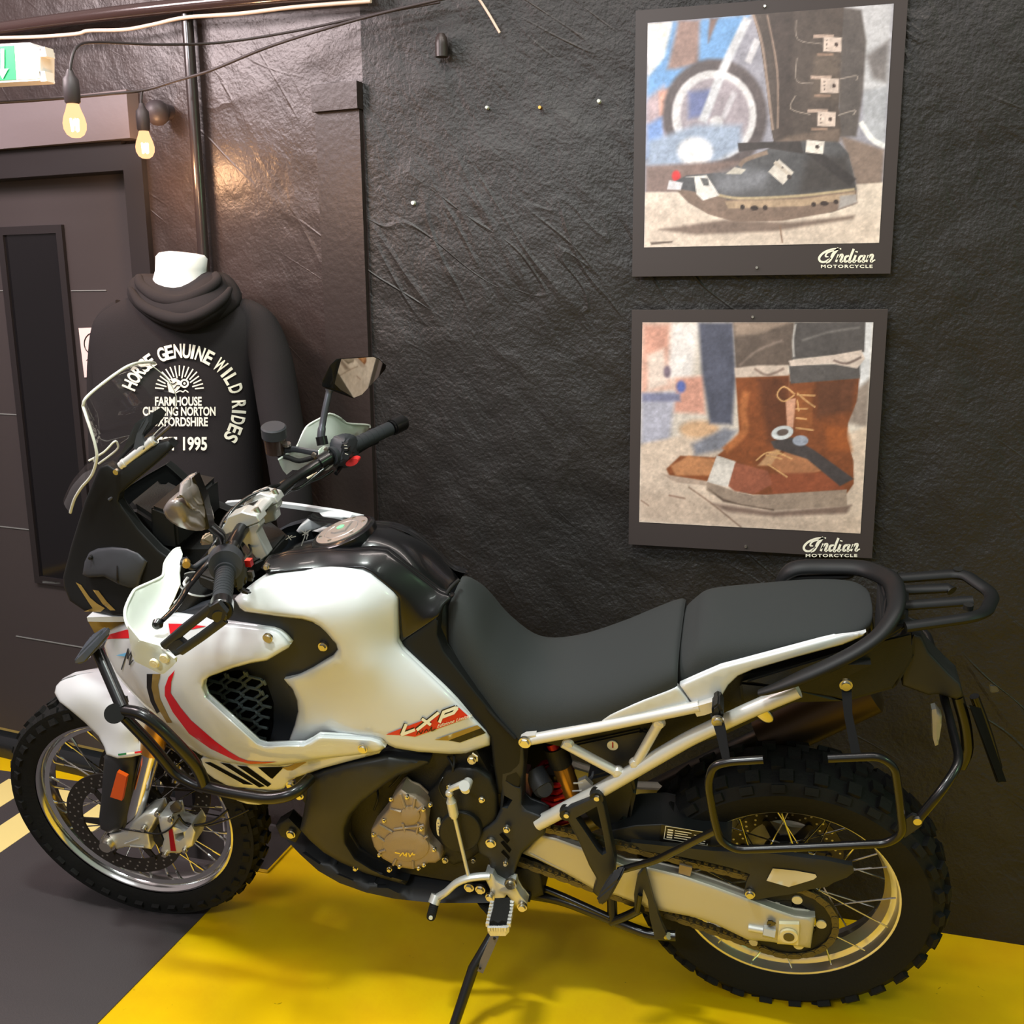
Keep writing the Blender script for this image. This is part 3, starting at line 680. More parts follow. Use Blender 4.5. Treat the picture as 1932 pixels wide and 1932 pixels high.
Lw = [([(195, 225), (375, 225), (375, 620), (190, 660)], (206, 154, 138), 40), ([(380, 225), (545, 225), (500, 560), (350, 560)], (228, 222, 222), 30), ([(230, 420), (330, 380), (360, 600), (230, 640)], (222, 205, 196), 25), (ell(350, 520, 22, 36), (120, 105, 120), 14),
      ([(400, 560), (575, 545), (580, 775), (390, 765)], (206, 152, 136), 22), ([(192, 655), (400, 640), (365, 950), (188, 965)], (168, 168, 184), 25), (rect(200, 650, 230, 50), (120, 122, 150), 16), (ell(435, 610, 28, 36), (90, 105, 170), 14),
      ([(1490, 215), (1605, 212), (1580, 600), (1500, 640)], (212, 212, 218), 16), ([(1480, 640), (1585, 560), (1565, 860), (1440, 830)], (146, 132, 124), 22),
      ([(186, 960), (450, 905), (900, 1000), (1440, 900), (1570, 850), (1530, 1520), (180, 1425)], (203, 184, 168), 18), ([(183, 1240), (600, 1290), (1000, 1400), (1530, 1400), (1530, 1515), (183, 1425)], (184, 164, 148), 50, .7),
      (ell(545, 870, 120, 55), (196, 160, 128), 25), ([(500, 960), (700, 860), (770, 880), (700, 990), (520, 1030)], (120, 122, 134), 25),
      ([(540, 220), (752, 220), (768, 560), (745, 840), (610, 835), (560, 520)], (80, 83, 100), 20),
      ([(620, 1320), (1000, 1370), (1470, 1330), (1440, 1380), (1000, 1400), (720, 1370)], (120, 100, 90), 16), (line([(480, 1220), (620, 1320), (800, 1465)], 8), (128, 104, 90), 5), (line([(190, 1300), (240, 1335)], 7), (130, 105, 92), 4), (line([(360, 1270), (460, 1290)], 9), (140, 112, 98), 6),
      ([(752, 220), (1122, 220), (1112, 480), (768, 505)], (98, 86, 80), 7), ([(752, 220), (1100, 220), (900, 290), (765, 300)], (150, 132, 120), 18), (line([(790, 480), (900, 390), (1050, 330)], 14), (130, 115, 108), 10),
      ([(765, 548), (1092, 540), (1092, 1000), (1000, 1100), (640, 1150), (600, 1205), (372, 1172), (345, 1110), (430, 1030), (640, 1040), (790, 920)], (128, 72, 42), 8), ([(900, 560), (1092, 550), (1092, 960), (960, 960)], (96, 56, 38), 35),
      (line([(830, 640), (810, 760), (820, 880), (700, 1000)], 46), (164, 100, 60), 14), ([(372, 1090), (480, 1030), (660, 1052), (630, 1150), (400, 1150)], (176, 122, 84), 10), ([(320, 1140), (600, 1185), (590, 1212), (400, 1192)], (170, 150, 136), 6),
      ([(760, 498), (900, 480), (1085, 480), (1085, 542), (765, 556)], (192, 176, 166), 8), (line([(880, 500), (960, 540), (1060, 500)], 14), (130, 112, 104), 8),
      ([(1125, 220), (1556, 215), (1548, 400), (1108, 445)], (82, 78, 79), 6), (line([(1130, 230), (1115, 330), (1120, 430)], 12), (180, 176, 176), 6), (line([(1170, 330), (1330, 280), (1520, 250)], 12), (112, 108, 108), 10),
      ([(1092, 580), (1522, 540), (1502, 700), (1450, 830), (1440, 920), (1482, 1060), (1484, 1200), (1440, 1262), (1100, 1272), (870, 1266), (760, 1240), (690, 1130), (740, 1060), (880, 1080), (960, 1000), (1050, 940), (1092, 820)], (122, 70, 43), 5),
      ([(1260, 580), (1500, 560), (1470, 760), (1260, 800)], (96, 60, 44), 30), ([(1300, 840), (1440, 860), (1470, 1000), (1330, 1000)], (150, 84, 46), 25),
      ([(1090, 482), (1522, 470), (1522, 560), (1100, 592)], (88, 84, 85), 5), ([(1088, 452), (1350, 420), (1530, 388), (1552, 440), (1505, 500), (1340, 468), (1100, 486)], (206, 190, 182), 5), (line([(1360, 450), (1440, 470), (1530, 430)], 14), (120, 104, 100), 6),
      ([(1070, 690), (1132, 680), (1116, 860), (1078, 850)], (202, 152, 128), 5), ([(1135, 640), (1230, 620), (1230, 860), (1130, 880)], (140, 84, 50), 12),
      ([(955, 1065), (1110, 985), (1322, 1112), (1100, 1172)], (168, 114, 80), 6), ([(900, 1090), (970, 1010), (1060, 970), (980, 1090)], (190, 146, 108), 8), ([(960, 1140), (1310, 1130), (1440, 1240), (990, 1260)], (138, 76, 52), 12),
      ([(652, 1028), (768, 1066), (722, 1222), (592, 1190)], (206, 199, 193), 4), ([(764, 1070), (962, 1122), (990, 1204), (880, 1262), (760, 1245), (722, 1214)], (142, 84, 64), 6),
      ([(592, 1188), (760, 1245), (870, 1272), (1442, 1235), (1442, 1336), (1000, 1362), (800, 1332), (690, 1302), (588, 1240)], (150, 132, 118), 5), ([(600, 1230), (690, 1290), (800, 1325), (1000, 1355), (1000, 1365), (690, 1310)], (98, 82, 72), 6),
      ([(978, 942), (1110, 918), (1250, 1000), (1484, 1170), (1400, 1215), (1200, 1050), (1000, 985)], (70, 64, 65), 6), (ell(1050, 890, 68, 42, rot=-.2), (196, 200, 204), 4), (ell(1052, 888, 36, 20, rot=-.2), (96, 84, 80), 4), (ell(1160, 938, 48, 32), (150, 156, 172), 5)]
Lw += [(line(q, 9), (206, 160, 110), 3) for q in ([(1130, 660), (1060, 610), (1018, 660), (1060, 700), (1130, 655)], [(1140, 660), (1250, 665)], [(1140, 650), (1200, 700), (1250, 735)], [(1140, 690), (1150, 760)], [(1130, 745), (1205, 745)], [(1130, 800), (1200, 808)], [(1130, 860), (1240, 875)],
                                              [(890, 1060), (960, 1010), (1060, 1025)], [(950, 1025), (1050, 1050)], [(1010, 1000), (1110, 1050)], [(960, 1080), (1080, 1160)])]
poster('wall_poster', 'lower square wall poster of worn brown lace-up boots', [(1190, 585), (1675, 582), (1645, 1060), (1188, 1027)], [(1212, 609), (1646, 607), (1625, 1010), (1206, 982)],
       1150, 540, (205, 195, 186), Lw, (-93, 18, (1420, 598), (1407, 1031)))
# ================================================================== motorcycle
MC = empty('motorcycle')
MC.matrix_world = Matrix(((B_F[0], B_L[0], B_U[0], B_O[0]), (B_F[1], B_L[1], B_U[1], B_O[1]), (B_F[2], B_L[2], B_U[2], B_O[2]), (0, 0, 0, 1)))
tag(MC, 'white adventure motorcycle with red stripes leaning on its side stand', 'motorcycle')
YV = np.array([0, 1., 0])
def pl(L): return [at(*q) for q in L]                       # pixel list with its own Y -> points
def tubep(name, L, r, m, rad=.03, n=12, parent=MC, flat=1., up=None, sm=False):
    mb = MB(); P = pl(L) if len(L[0]) == 3 and abs(L[0][0]) > 3 else L
    P = catmull(P, 6) if sm else smooth_path(P, rad)
    mb.tube(P, r, n, flat, up); return mb.build(name, m, parent)
def bolt(px, py, Y, r=.009, m=None, name='bolt', parent=MC, h=.006, hexa=True, collar=True):
    c = at(px, py, Y); mb = MB()
    if collar: mb.cyl(c-YV*h, c+YV*h*.15, r*1.25, n=18)
    mb.cyl(c, c+YV*h, r, r*.9, n=6 if hexa else 16)
    mb.cyl(c+YV*h, c+YV*h*1.02, r*.45, n=6)
    return mb.build(name, m or M['steel'], parent, True, 30)
def plate(name, outline, Y, th, m, parent=MC, edge=5, drop=.004, mirror=False, holes=(), step=14):
    return panel(name, parent, outline, Y, m, th, edge, drop, step, holes, mirror)
def hull(name, pts, m, parent=MC, bevel=.003, angle=30, local=False):
    bm = bmesh.new()
    for q in pts: bm.verts.new(tuple(q) if local else tuple(at(*q)))
    bmesh.ops.convex_hull(bm, input=bm.verts)
    for v in [v for v in bm.verts if not v.link_faces]: bm.verts.remove(v)
    bmesh.ops.recalc_face_normals(bm, faces=bm.faces)
    if bevel: bmesh.ops.bevel(bm, geom=bm.edges[:], offset=bevel, segments=2, affect='EDGES', clamp_overlap=True)
    return bobj(name, bm, m, parent, True, angle)
def hull2(pxs, Y, th):
    """px outline -> two layers of control points for hull()"""
    return [tuple(at(x, y, Y)) for x, y in pxs]+[tuple(at(x, y, Y)-YV*th) for x, y in pxs]

# ------------------------------------------------------------------ wheels
def knob_blocks(mb, R, rows, n, h, phase=0):
    for k in range(n):
        for (y, wl_, wc, tilt, dph) in rows:
            a = 2*math.pi*(k+dph)/n; er = np.array([math.cos(a), 0, math.sin(a)]); et = np.array([-math.sin(a), 0, math.cos(a)])
            nrm = er*math.cos(tilt)+YV*math.sin(tilt); ly = YV*math.cos(tilt)-er*math.sin(tilt)
            Rl = R-(1-math.cos(tilt))*.045
            c = er*Rl+YV*y
            mb.box(c, (wc, wl_, h), np.stack([et, ly, nrm], 1))
M['rim_alu'] = mat('satin_aluminium_rim', (.80, .76, .68, 1), .3, .95)
def wheel(name, loc, R, tw, rim_r, rim_w, n_sp, hub_r, hub_w, rows, nk, kh, rear):
    w = empty(name, tuple(loc), MC)
    mb = MB()
    a = tw
    side = [(rim_r-.006, rim_w+.002), (rim_r+.010, rim_w+.010), (rim_r+.035, a*.98), (rim_r+.055, a), (R-.035, a*.94), (R-.018, a*.80), (R-.010, a*.5), (R-.008, 0)]
    prof = side+[(r, -y) for r, y in side[::-1][1:]]
    mb.lathe(prof, n=96)
    knob_blocks(mb, R-.008, rows, nk, kh)
    mb.build('tyre', M['rubber'], w, True, 35)
    mb = MB(); q = rim_w
    pr = [(rim_r, q), (rim_r+.001, q-.004), (rim_r-.003, q-.007), (rim_r-.006, q-.016), (rim_r-.013 if rear else rim_r-.026, q*.45), (rim_r-.028, 0)]
    pr_out = pr+[(r, -y) for r, y in pr[::-1][1:]]
    inn = [(rim_r-.005, q+.001), (rim_r-.010, q-.001), (rim_r-.013, q-.024), (rim_r-.0175, q-.0255), (rim_r-.024, q-.030), (rim_r-.035, 0)] if rear else [(rim_r-.012, q+.0005), (rim_r-.018, q-.006), (rim_r-.022, q-.016), (rim_r-.033, q*.42), (rim_r-.035, 0)]
    inn = inn+[(r, -y) for r, y in inn[::-1][1:]]
    mb.lathe(pr_out+inn[::-1], n=96, closed=True)
    mb.build('rim', M['rim_alu'] if rear else M['chrome'], w, True, 30)
    mb = MB()
    mb.lathe([(.012, -hub_w-.012), (.024, -hub_w-.012), (.026, -hub_w), (hub_r, -hub_w), (hub_r, -hub_w+.007), (.030, -hub_w+.018), (.027, 0), (.030, hub_w-.018), (hub_r, hub_w-.007), (hub_r, hub_w), (.026, hub_w), (.024, hub_w+.012), (.012, hub_w+.012)], n=36)
    mb.build('hub', M['engine_black'], w)
    first = None
    for k in range(n_sp):
        sd = 1 if k % 2 else -1; dirn = 1 if (k//2) % 2 else -1
        ar = 2*math.pi*(k+.5)/n_sp; ah = ar+dirn*math.radians(48)
        if rear: yo = sd*(rim_w-.008); rr = rim_r-.017
        else: yo = sd*.006; rr = rim_r-.034
        A = np.array([hub_r*.92*math.cos(ah), sd*(hub_w-.003), hub_r*.92*math.sin(ah)]); Bp = np.array([rr*math.cos(ar), yo, rr*math.sin(ar)])
        mb = MB(); mb.cyl(A, Bp, .0019, n=6); t = (Bp-A)/np.linalg.norm(Bp-A)
        if rear: mb.cyl(A+t*.004, A+t*.022, .0036, n=8)
        else: mb.cyl(Bp-t*.024, Bp, .0036, n=8)
        mb.build('spoke', M['chrome'], w)
    return w
FX, FZ, RZ = 1.6328, .3512, .336
FW = wheel('front_wheel', (FX, 0, FZ), .353, .047, .282, .034, 36, .042, .036,
           [(.013, .010, .012, .0, 0), (-.013, .010, .012, .0, .5), (.034, .009, .011, .75, .25), (-.034, .009, .011, .75*-1, .75), (.0435, .008, .011, 1.2, .0), (-.0435, .008, .011, -1.2, .5)], 40, .009, False)
RW = wheel('rear_wheel', (0, 0, RZ), .343, .078, .2475, .056, 32, .062, .05,
           [(.018, .015, .013, 0, 0), (-.018, .015, .013, 0, .5), (.05, .013, .014, .42, .25), (-.05, .013, .014, -.42, .75), (.071, .008, .014, .95, .0), (-.071, .008, .014, -.95, .5)], 30, .010, True)
# tyre side lugs show on the near shoulder; drilled discs
def disc(parent, y, R, r, m, n_hole, name='brake_disc'):
    mb = MB(); mb.lathe([(r, y-.0025), (R, y-.0025), (R, y+.0025), (r, y+.0025)], n=72, closed=True)
    mb.cur = 0
    for k in range(6):
        a = 2*math.pi*k/6; er = np.array([math.cos(a), 0, math.sin(a)]); et = np.array([-math.sin(a), 0, math.cos(a)])
        mb.prism([er*.045+et*.012+YV*y, er*(r+.004)+et*.007+YV*y, er*(r+.004)-et*.007+YV*y, er*.045-et*.012+YV*y], YV*.004)
        mb.cyl(er*(r+.002)+YV*(y-.001), er*(r+.002)+YV*(y+.008), .008, n=14)
    mb.lathe([(.03, y), (.052, y), (.052, y+.005), (.03, y+.005)], n=36, closed=True)
    mb.cur = 1
    for k in range(n_hole):
        for q in range(3):
            a = 2*math.pi*(k+q*.33)/n_hole; rr = r+(R-r)*(.22+.28*q); er = np.array([math.cos(a), 0, math.sin(a)])
            mb.cyl(er*rr+YV*(y+.0024), er*rr+YV*(y+.0028), .0028, n=8)
    return mb.build(name, [m, M['steel']], parent, True, 30)
M['disc'] = mat('dark_brake_disc', (.055, .048, .042, 1), .3, .7)
disc(FW, .075, .160, .118, M['disc'], 30)
disc(FW, -.075, .160, .118, M['disc'], 30)
disc(RW, -.085, .13, .095, M['disc'], 24)

# ------------------------------------------------------------------ fork, calipers, front fender
RK = math.radians(25); FD = np.array([-math.sin(RK), 0, math.cos(RK)])
def forkp(s, y, fwd=0.): return np.array([FX-.02+fwd, y, FZ-.02])+FD*s
for y in (.108, -.108):
    mb = MB(); mb.cyl(forkp(.0, y), forkp(.36, y), .0235, n=24); mb.build('fork_stanchion', M['chrome'], MC)
    mb = MB(); mb.cyl(forkp(.33, y), forkp(.83, y), .029, n=24); mb.lathe; mb.build('fork_tube', M['gold_metal'], MC)
panel('fork_guard', MC, [(197, 1428), (230, 1424), (262, 1420), (254, 1478), (247, 1525), (243, 1552), (233, 1568), (206, 1574), (190, 1566), (187, 1545), (192, 1500)],
      [(195, 1500, .125), (225, 1500, .148), (250, 1500, .125), (195, 1560, .125), (222, 1560, .145), (240, 1550, .13), (200, 1430, .115), (230, 1430, .13), (260, 1425, .11)], M['satin_black'], .02, 8, .008, 9, mirror=True)
SG = Surf([(197, 1428), (230, 1424), (262, 1420), (254, 1478), (247, 1525), (243, 1552), (233, 1568), (206, 1574), (190, 1566), (187, 1545), (192, 1500)], .152, 0, 0)
rf = plate('side_reflector', [(221, 1459), (239, 1468), (230, 1513), (208, 1506)], .156, .010, M['amber'], MC, 3, .002)
# axle clamp and caliper
plate('axle_clamp', [(206, 1577), (223, 1573), (242, 1567), (252, 1553), (273, 1537), (293, 1533), (297, 1545), (289, 1560), (281, 1573), (286, 1604), (270, 1602), (236, 1600), (220, 1604)], .135, .05, M['alu'], MC, 5, .006)
mb = MB(); c = at(205.5, 1592, .13); mb.cyl(c-YV*.06, c+YV*.006, .0215, n=28); mb.cyl(c, c+YV*.018, .016, n=24); mb.lathe([(.016, .135), (.012, .136), (.010, .125), (.0, .125)], (c[0], c[1]-.118, c[2]), n=24); mb.build('axle_end', M['steel'], MC, True, 30)
for q in (((236, 1594), (262, 1584)), ((246, 1598), (272, 1600))):
    mb = MB(); mb.tube([at(*q[0], .1375), at(*q[1], .1375)], .0022, 6); mb.build('casting_rib', M['alu'], MC)
cal = plate('brake_caliper', [(299, 1544), (324, 1540), (329, 1561), (351, 1570), (361, 1558), (370, 1571), (364, 1598), (338, 1612), (321, 1611), (314, 1619), (304, 1607), (310, 1585), (303, 1567)], .142, .055, M['alu'], MC, 5, .006,
            holes=[[(330, 1576), (346, 1572), (348, 1582), (338, 1590), (331, 1587)]])
plate('caliper_stripe', [(318, 1568), (325, 1566), (332, 1608), (322, 1608)], .1435, .002, M['red_metal'], MC, 0, 0)
for px, py in ((322, 1548), (349, 1606), (312, 1614), (297, 1538), (271, 1566)): bolt(px, py, .143, .006, name='caliper_bolt', hexa=False)
hull('caliper_bleeder', [(318, 1525, .13), (335, 1510, .12), (345, 1518, .12), (344, 1532, .13), (325, 1538, .13), (330, 1520, .09), (340, 1535, .09)], M['dark_steel'])
plate('caliper_pad', [(288, 1572), (297, 1560), (306, 1580), (311, 1592), (300, 1603), (290, 1588)], .128, .03, M['engine_black'], MC, 4, .004)
tubep('brake_hose', [(430, 1530, .12), (400, 1552, .125), (360, 1560, .13), (345, 1552, .13), (337, 1540, .13)], .0032, M['tube_black'], sm=True)
tubep('sensor_cable', [(340, 1543, .135), (322, 1565, .145), (300, 1575, .145), (272, 1572, .145), (240, 1567, .145), (225, 1566, .135)], .0024, M['tube_black'], sm=True)
tubep('sensor_cable', [(470, 1530, .10), (430, 1548, .11), (385, 1560, .12), (345, 1553, .12)], .0022, M['tube_black'], sm=True)

fo = [(103, 1309), (106, 1296), (118, 1283), (140, 1272), (172, 1266), (205, 1264), (235, 1268), (262, 1300), (280, 1345), (276, 1385), (262, 1398), (270, 1410), (279, 1416), (277, 1424), (248, 1431), (222, 1433), (201, 1426), (197, 1412), (186, 1391), (160, 1365), (130, 1340), (112, 1326)]
SFE = panel('front_fender', MC, fo, [(103, 1309, .02), (110, 1292, .008), (140, 1273, 0), (172, 1266, 0), (205, 1264, 0), (240, 1268, .01), (130, 1338, .055), (160, 1364, .068), (186, 1391, .085), (150, 1305, .05), (190, 1320, .072), (230, 1310, .07), (265, 1330, .09), (200, 1424, .118), (240, 1430, .142), (277, 1420, .128), (235, 1380, .128), (262, 1396, .122)],
            M['white'], .004, 5, .004, 9, mirror=True)
for k, mm in enumerate(('green', 'print_white', 'red')):
    a = [(223+15.5*k, 1424.5-2*k), (223+15.5*(k+1), 1424.5-2*(k+1)), (223.2+15.5*(k+1), 1428-2*(k+1)), (223.2+15.5*k, 1428-2*k)]
    decal('flag_stripe', SFE.obj, SFE, a, M[mm], .0025, 5)
# ------------------------------------------------------------------ tank, flanks, seat
def section(T, Bt, w, n=2.6, k=25, wtop=None, yc=0.):
    """superelliptic arch over the centre plane from the near bottom edge to the far one, T and Bt in (x, z)"""
    out = []
    for i in range(k):
        a = math.pi*i/(k-1); c, s = math.cos(a), math.sin(a)
        y = w*math.copysign(abs(c)**(2/n), c); h = abs(s)**(2/n)
        out.append(np.array([Bt[0]+(T[0]-Bt[0])*h, yc+y, Bt[1]+(T[1]-Bt[1])*h]))
    return out
def xz(px, py, Y): q = at(px, py, Y); return (q[0], q[2])
def lofted(name, secs, m, parent=MC, sub=True, caps=True):
    """secs: (T, B, w, n); stations smoothed along the length"""
    S = [np.array([t[0], t[1], b[0], b[1], w, n]) for t, b, w, n in secs]; S = catmull(S, 5)
    rings = [section((s[0], s[1]), (s[2], s[3]), s[4], s[5]) for s in S]
    mb = MB(); mb.loft(rings, caps); return mb.build(name, m, parent, True, 60)
tank = lofted('fuel_tank', [((1.13, 1.10), (1.13, .90), .06, 2.6), ((1.08, 1.132), (1.09, .86), .098, 2.6), ((1.02, 1.150), (1.02, .82), .118, 2.6), ((.95, 1.172), (.95, .80), .124, 2.6), ((.885, 1.184), (.90, .79), .124, 2.6), ((.83, 1.168), (.84, .78), .120, 2.5),
                            ((.785, 1.135), (.79, .77), .120, 3), ((.75, 1.095), (.755, .76), .110, 3), ((.72, 1.055), (.725, .76), .098, 2.8), ((.70, .98), (.705, .75), .08, 2.4)], M['gloss_black'])
# flush filler cap
cc = at(648, 1008, 0); nz = np.array([.28, 0, .96]); nz /= np.linalg.norm(nz)
def cap_at(u, v, h=0.): # u forward, v left on the cap plane
    fx = np.array([nz[2], 0, -nz[0]]); return cc+fx*u+YV*v+nz*h
def ring_mesh(mb, prof, n=48):
    v = []; m = len(prof)
    for r, h in prof: v += [cap_at(r*math.cos(2*math.pi*k/n), r*math.sin(2*math.pi*k/n), h) for k in range(n)]
    f = [(i*n+k, i*n+(k+1) % n, (i+1)*n+(k+1) % n, (i+1)*n+k) for i in range(m-1) for k in range(n)]
    f += [tuple(range((m-1)*n, m*n))]; mb.add(v, f)
mb = MB(); ring_mesh(mb, [(.072, -.03), (.072, .002), (.066, .006), (.060, .006)]); mb.build('filler_ring', M['gloss_black'], MC)
M['cap'] = mat('filler_cap', (.5, .47, .45, 1), .38, .8)
mb = MB(); ring_mesh(mb, [(.0585, .0), (.0585, .0085), (.040, .0090), (.039, .0080), (.037, .0080), (.036, .0092)]); fc = mb.build('filler_cap', M['cap'], MC, True, 20)
for k in range(6):
    a = 2*math.pi*(k+.3)/6; mb = MB(); mb.cyl(cap_at(.049*math.cos(a), .049*math.sin(a), .0088), cap_at(.049*math.cos(a), .049*math.sin(a), .0105), .0042, n=6); mb.build('cap_screw', M['steel'], fc)
mb = MB(); mb.prism([cap_at(*q, .009) for q in ((.022, -.026), (.022, .010), (.010, .018), (-.016, .018), (-.016, -.026))], nz*.004); mb.build('lock_cover', M['cap'], fc, True, 20)
mb = MB(); mb.cyl(cap_at(.003, -.004, .013), cap_at(.003, -.004, .0142), .009, n=18); mb.build('key_slot', mat('pale_green_lock', rgb(120, 205, 150), .4), fc)
# upper tank facets beside the near white panel
P1 = [(443, 1132), (455, 1122), (478, 1104), (498, 1090), (522, 1083), (560, 1079), (620, 1076), (684, 1077), (700, 1083), (746, 1122), (751, 1134), (752, 1212), (760, 1226), (840, 1302), (918, 1380), (925, 1392), (924, 1409), (880, 1424), (848, 1425), (790, 1421), (746, 1414), (733, 1408), (722, 1398), (700, 1394), (610, 1389), (595, 1392), (575, 1405), (543, 1406), (556, 1370), (562, 1345), (560, 1324), (552, 1304), (536, 1284), (566, 1274), (590, 1262), (628, 1240), (637, 1228), (634, 1218), (616, 1196), (603, 1184), (588, 1176), (570, 1171), (517, 1165), (462, 1157), (452, 1150)]
C1 = [(445, 1133, .215), (500, 1092, .165), (560, 1082, .142), (690, 1080, .122), (745, 1125, .126), (752, 1214, .134), (610, 1130, .190), (680, 1150, .180), (615, 1190, .212), (560, 1165, .215), (640, 1228, .205), (565, 1278, .195), (562, 1345, .190), (580, 1395, .195), (700, 1260, .190), (735, 1404, .185), (840, 1320, .155), (920, 1385, .140), (880, 1424, .150), (790, 1420, .175)]
M1 = panel('tank_side_panel', MC, P1, C1, M['white'], .012, 11, .012, 11, mirror=True)
# gloss black upper rail between the white panel and the tank top
TUC = panel('tank_upper_cover', MC, [(492, 1074), (503, 1056), (540, 1046), (600, 1040), (660, 1041), (700, 1037), (730, 1040), (760, 1064), (830, 1118), (856, 1128), (838, 1146), (828, 1166), (756, 1216), (752, 1130), (700, 1084), (684, 1076), (560, 1080), (506, 1086)],
      [(495, 1075, .150), (520, 1052, .110), (600, 1042, .085), (690, 1040, .080), (560, 1078, .138), (690, 1075, .118), (752, 1125, .116), (756, 1214, .122), (830, 1120, .070), (850, 1130, .075), (828, 1164, .108), (750, 1075, .088)], M['gloss_black'], .012, 6, .006, 10, mirror=True)
FL = panel('side_cover', MC, [(756, 1214), (828, 1160), (826, 1200), (838, 1230), (900, 1310), (958, 1378), (985, 1400), (986, 1424), (985, 1480), (978, 1500), (940, 1500), (930, 1440), (926, 1392), (840, 1300)],
      [(756, 1214, .122), (828, 1164, .108), (838, 1232, .120), (900, 1312, .134), (970, 1390, .140), (926, 1400, .135), (940, 1480, .14), (985, 1470, .14)], M['side'], .03, 6, .006, 12, mirror=True)
def SX(tx, ty, k, bx, by, w, n): return (xz(tx, ty, -k*w), xz(bx, by, w*.97), w, n)
seat = lofted('rider_seat', [SX(868, 1098, 0, 826, 1196, .060, 2.6), SX(884, 1100, .1, 842, 1240, .082, 2.6), SX(915, 1117, .3, 872, 1282, .104, 2.7), SX(960, 1160, .5, 920, 1345, .122, 2.8), SX(1020, 1193, .62, 975, 1397, .138, 2.8), SX(1090, 1193, .66, 1060, 1388, .148, 2.9),
                            SX(1170, 1171, .66, 1150, 1362, .154, 3), SX(1240, 1145, .66, 1222, 1325, .154, 3), SX(1280, 1133, .66, 1268, 1300, .150, 3), SX(1293, 1137, .66, 1278, 1296, .146, 3)], M['seat'])
pill = lofted('pillion_seat', [SX(1292, 1140, .8, 1280, 1296, .128, 3), SX(1314, 1118, .8, 1297, 1290, .134, 3), SX(1345, 1100, .8, 1332, 1276, .134, 3), SX(1440, 1096, .8, 1427, 1246, .127, 3.2), SX(1540, 1093, .8, 1528, 1219, .116, 3.2), SX(1610, 1097, .8, 1600, 1204, .102, 3), SX(1636, 1110, .7, 1630, 1196, .080, 2.8), SX(1643, 1130, .3, 1640, 1190, .06, 2.4)], M['seat'])
# piping round the seat nose
tubep('seat_piping', [(866, 1097, .03), (846, 1118, .06), (830, 1160, .080), (824, 1196, .09), (836, 1228, .10), (868, 1274, .118), (918, 1338, .132), (972, 1396, .142)], .004, M['rubber'], sm=True)
# white tail panels
T1 = panel('tail_panel', MC, [(1110, 1374), (1150, 1350), (1215, 1322), (1262, 1304), (1278, 1297), (1296, 1318), (1310, 1340), (1280, 1346), (1200, 1362), (1125, 1377)], [(1110, 1374, .152), (1200, 1335, .158), (1278, 1300, .153), (1310, 1340, .152), (1200, 1360, .155)], M['white'], .010, 6, .006, 10, mirror=True)
T2 = panel('tail_panel', MC, [(1282, 1295), (1320, 1278), (1360, 1261), (1440, 1240), (1530, 1216), (1590, 1200), (1620, 1195), (1634, 1195), (1628, 1203), (1590, 1219), (1500, 1243), (1420, 1266), (1392, 1278), (1374, 1295), (1362, 1315), (1350, 1324), (1314, 1340), (1298, 1318)],
           [(1282, 1297, .153), (1360, 1264, .150), (1440, 1245, .144), (1530, 1222, .134), (1625, 1198, .102), (1590, 1218, .115), (1400, 1272, .146), (1352, 1322, .152), (1314, 1338, .153)], M['white'], .012, 6, .006, 10, mirror=True)

for v in M1.far.data.vertices: v.co.z -= .045; v.co.y *= .95
for v in T2.far.data.vertices: v.co.z -= .022
for v in TUC.far.data.vertices: v.co.z -= .012; v.co.y *= .93
# ------------------------------------------------------------------ side fairing
P4 = [(300, 1163), (334, 1158), (420, 1134), (446, 1134), (470, 1152), (575, 1165), (617, 1188), (645, 1225), (640, 1238), (612, 1258), (545, 1290), (563, 1320), (568, 1350), (548, 1412), (488, 1412), (378, 1322), (372, 1290), (330, 1220)]
S4 = panel('duct_cover', MC, P4, [(340, 1160, .14), (440, 1140, .19), (575, 1170, .195), (640, 1226, .19), (545, 1290, .175), (560, 1345, .17), (540, 1410, .17), (400, 1310, .12), (470, 1340, .125), (500, 1250, .19), (520, 1380, .15), (450, 1280, .135), (540, 1320, .172), (480, 1200, .198)], M['duct'], .02, 6, .006, 11, mirror=True)
P2 = [(206, 1192), (255, 1173), (330, 1164), (423, 1177), (477, 1183), (514, 1188), (528, 1194), (541, 1207), (549, 1218), (545, 1225), (528, 1235), (504, 1249), (474, 1254), (440, 1263), (396, 1279), (386, 1287), (384, 1300), (390, 1317), (486, 1404), (500, 1409), (543, 1407), (572, 1407), (586, 1400), (600, 1391), (652, 1393), (700, 1396), (716, 1401), (727, 1413), (714, 1422), (660, 1430), (600, 1436), (560, 1443), (528, 1447), (466, 1447), (420, 1440), (379, 1427), (342, 1404), (310, 1372), (290, 1348), (272, 1334), (245, 1306), (217, 1274), (203, 1245), (196, 1222)]
C2 = [(206, 1200, .085), (217, 1272, .10), (280, 1335, .160), (255, 1178, .13), (330, 1168, .165), (423, 1180, .20), (549, 1219, .222), (500, 1222, .238), (420, 1225, .232), (330, 1240, .205), (270, 1250, .165), (386, 1295, .232), (330, 1310, .212), (440, 1361, .252), (486, 1403, .252), (400, 1400, .225), (470, 1445, .222), (560, 1407, .24), (600, 1400, .228), (725, 1412, .200), (640, 1430, .205)]
S2 = panel('side_fairing', MC, P2, C2, M['white'], .014, 9, .012, 10, mirror=True)
P2s = S2.obj
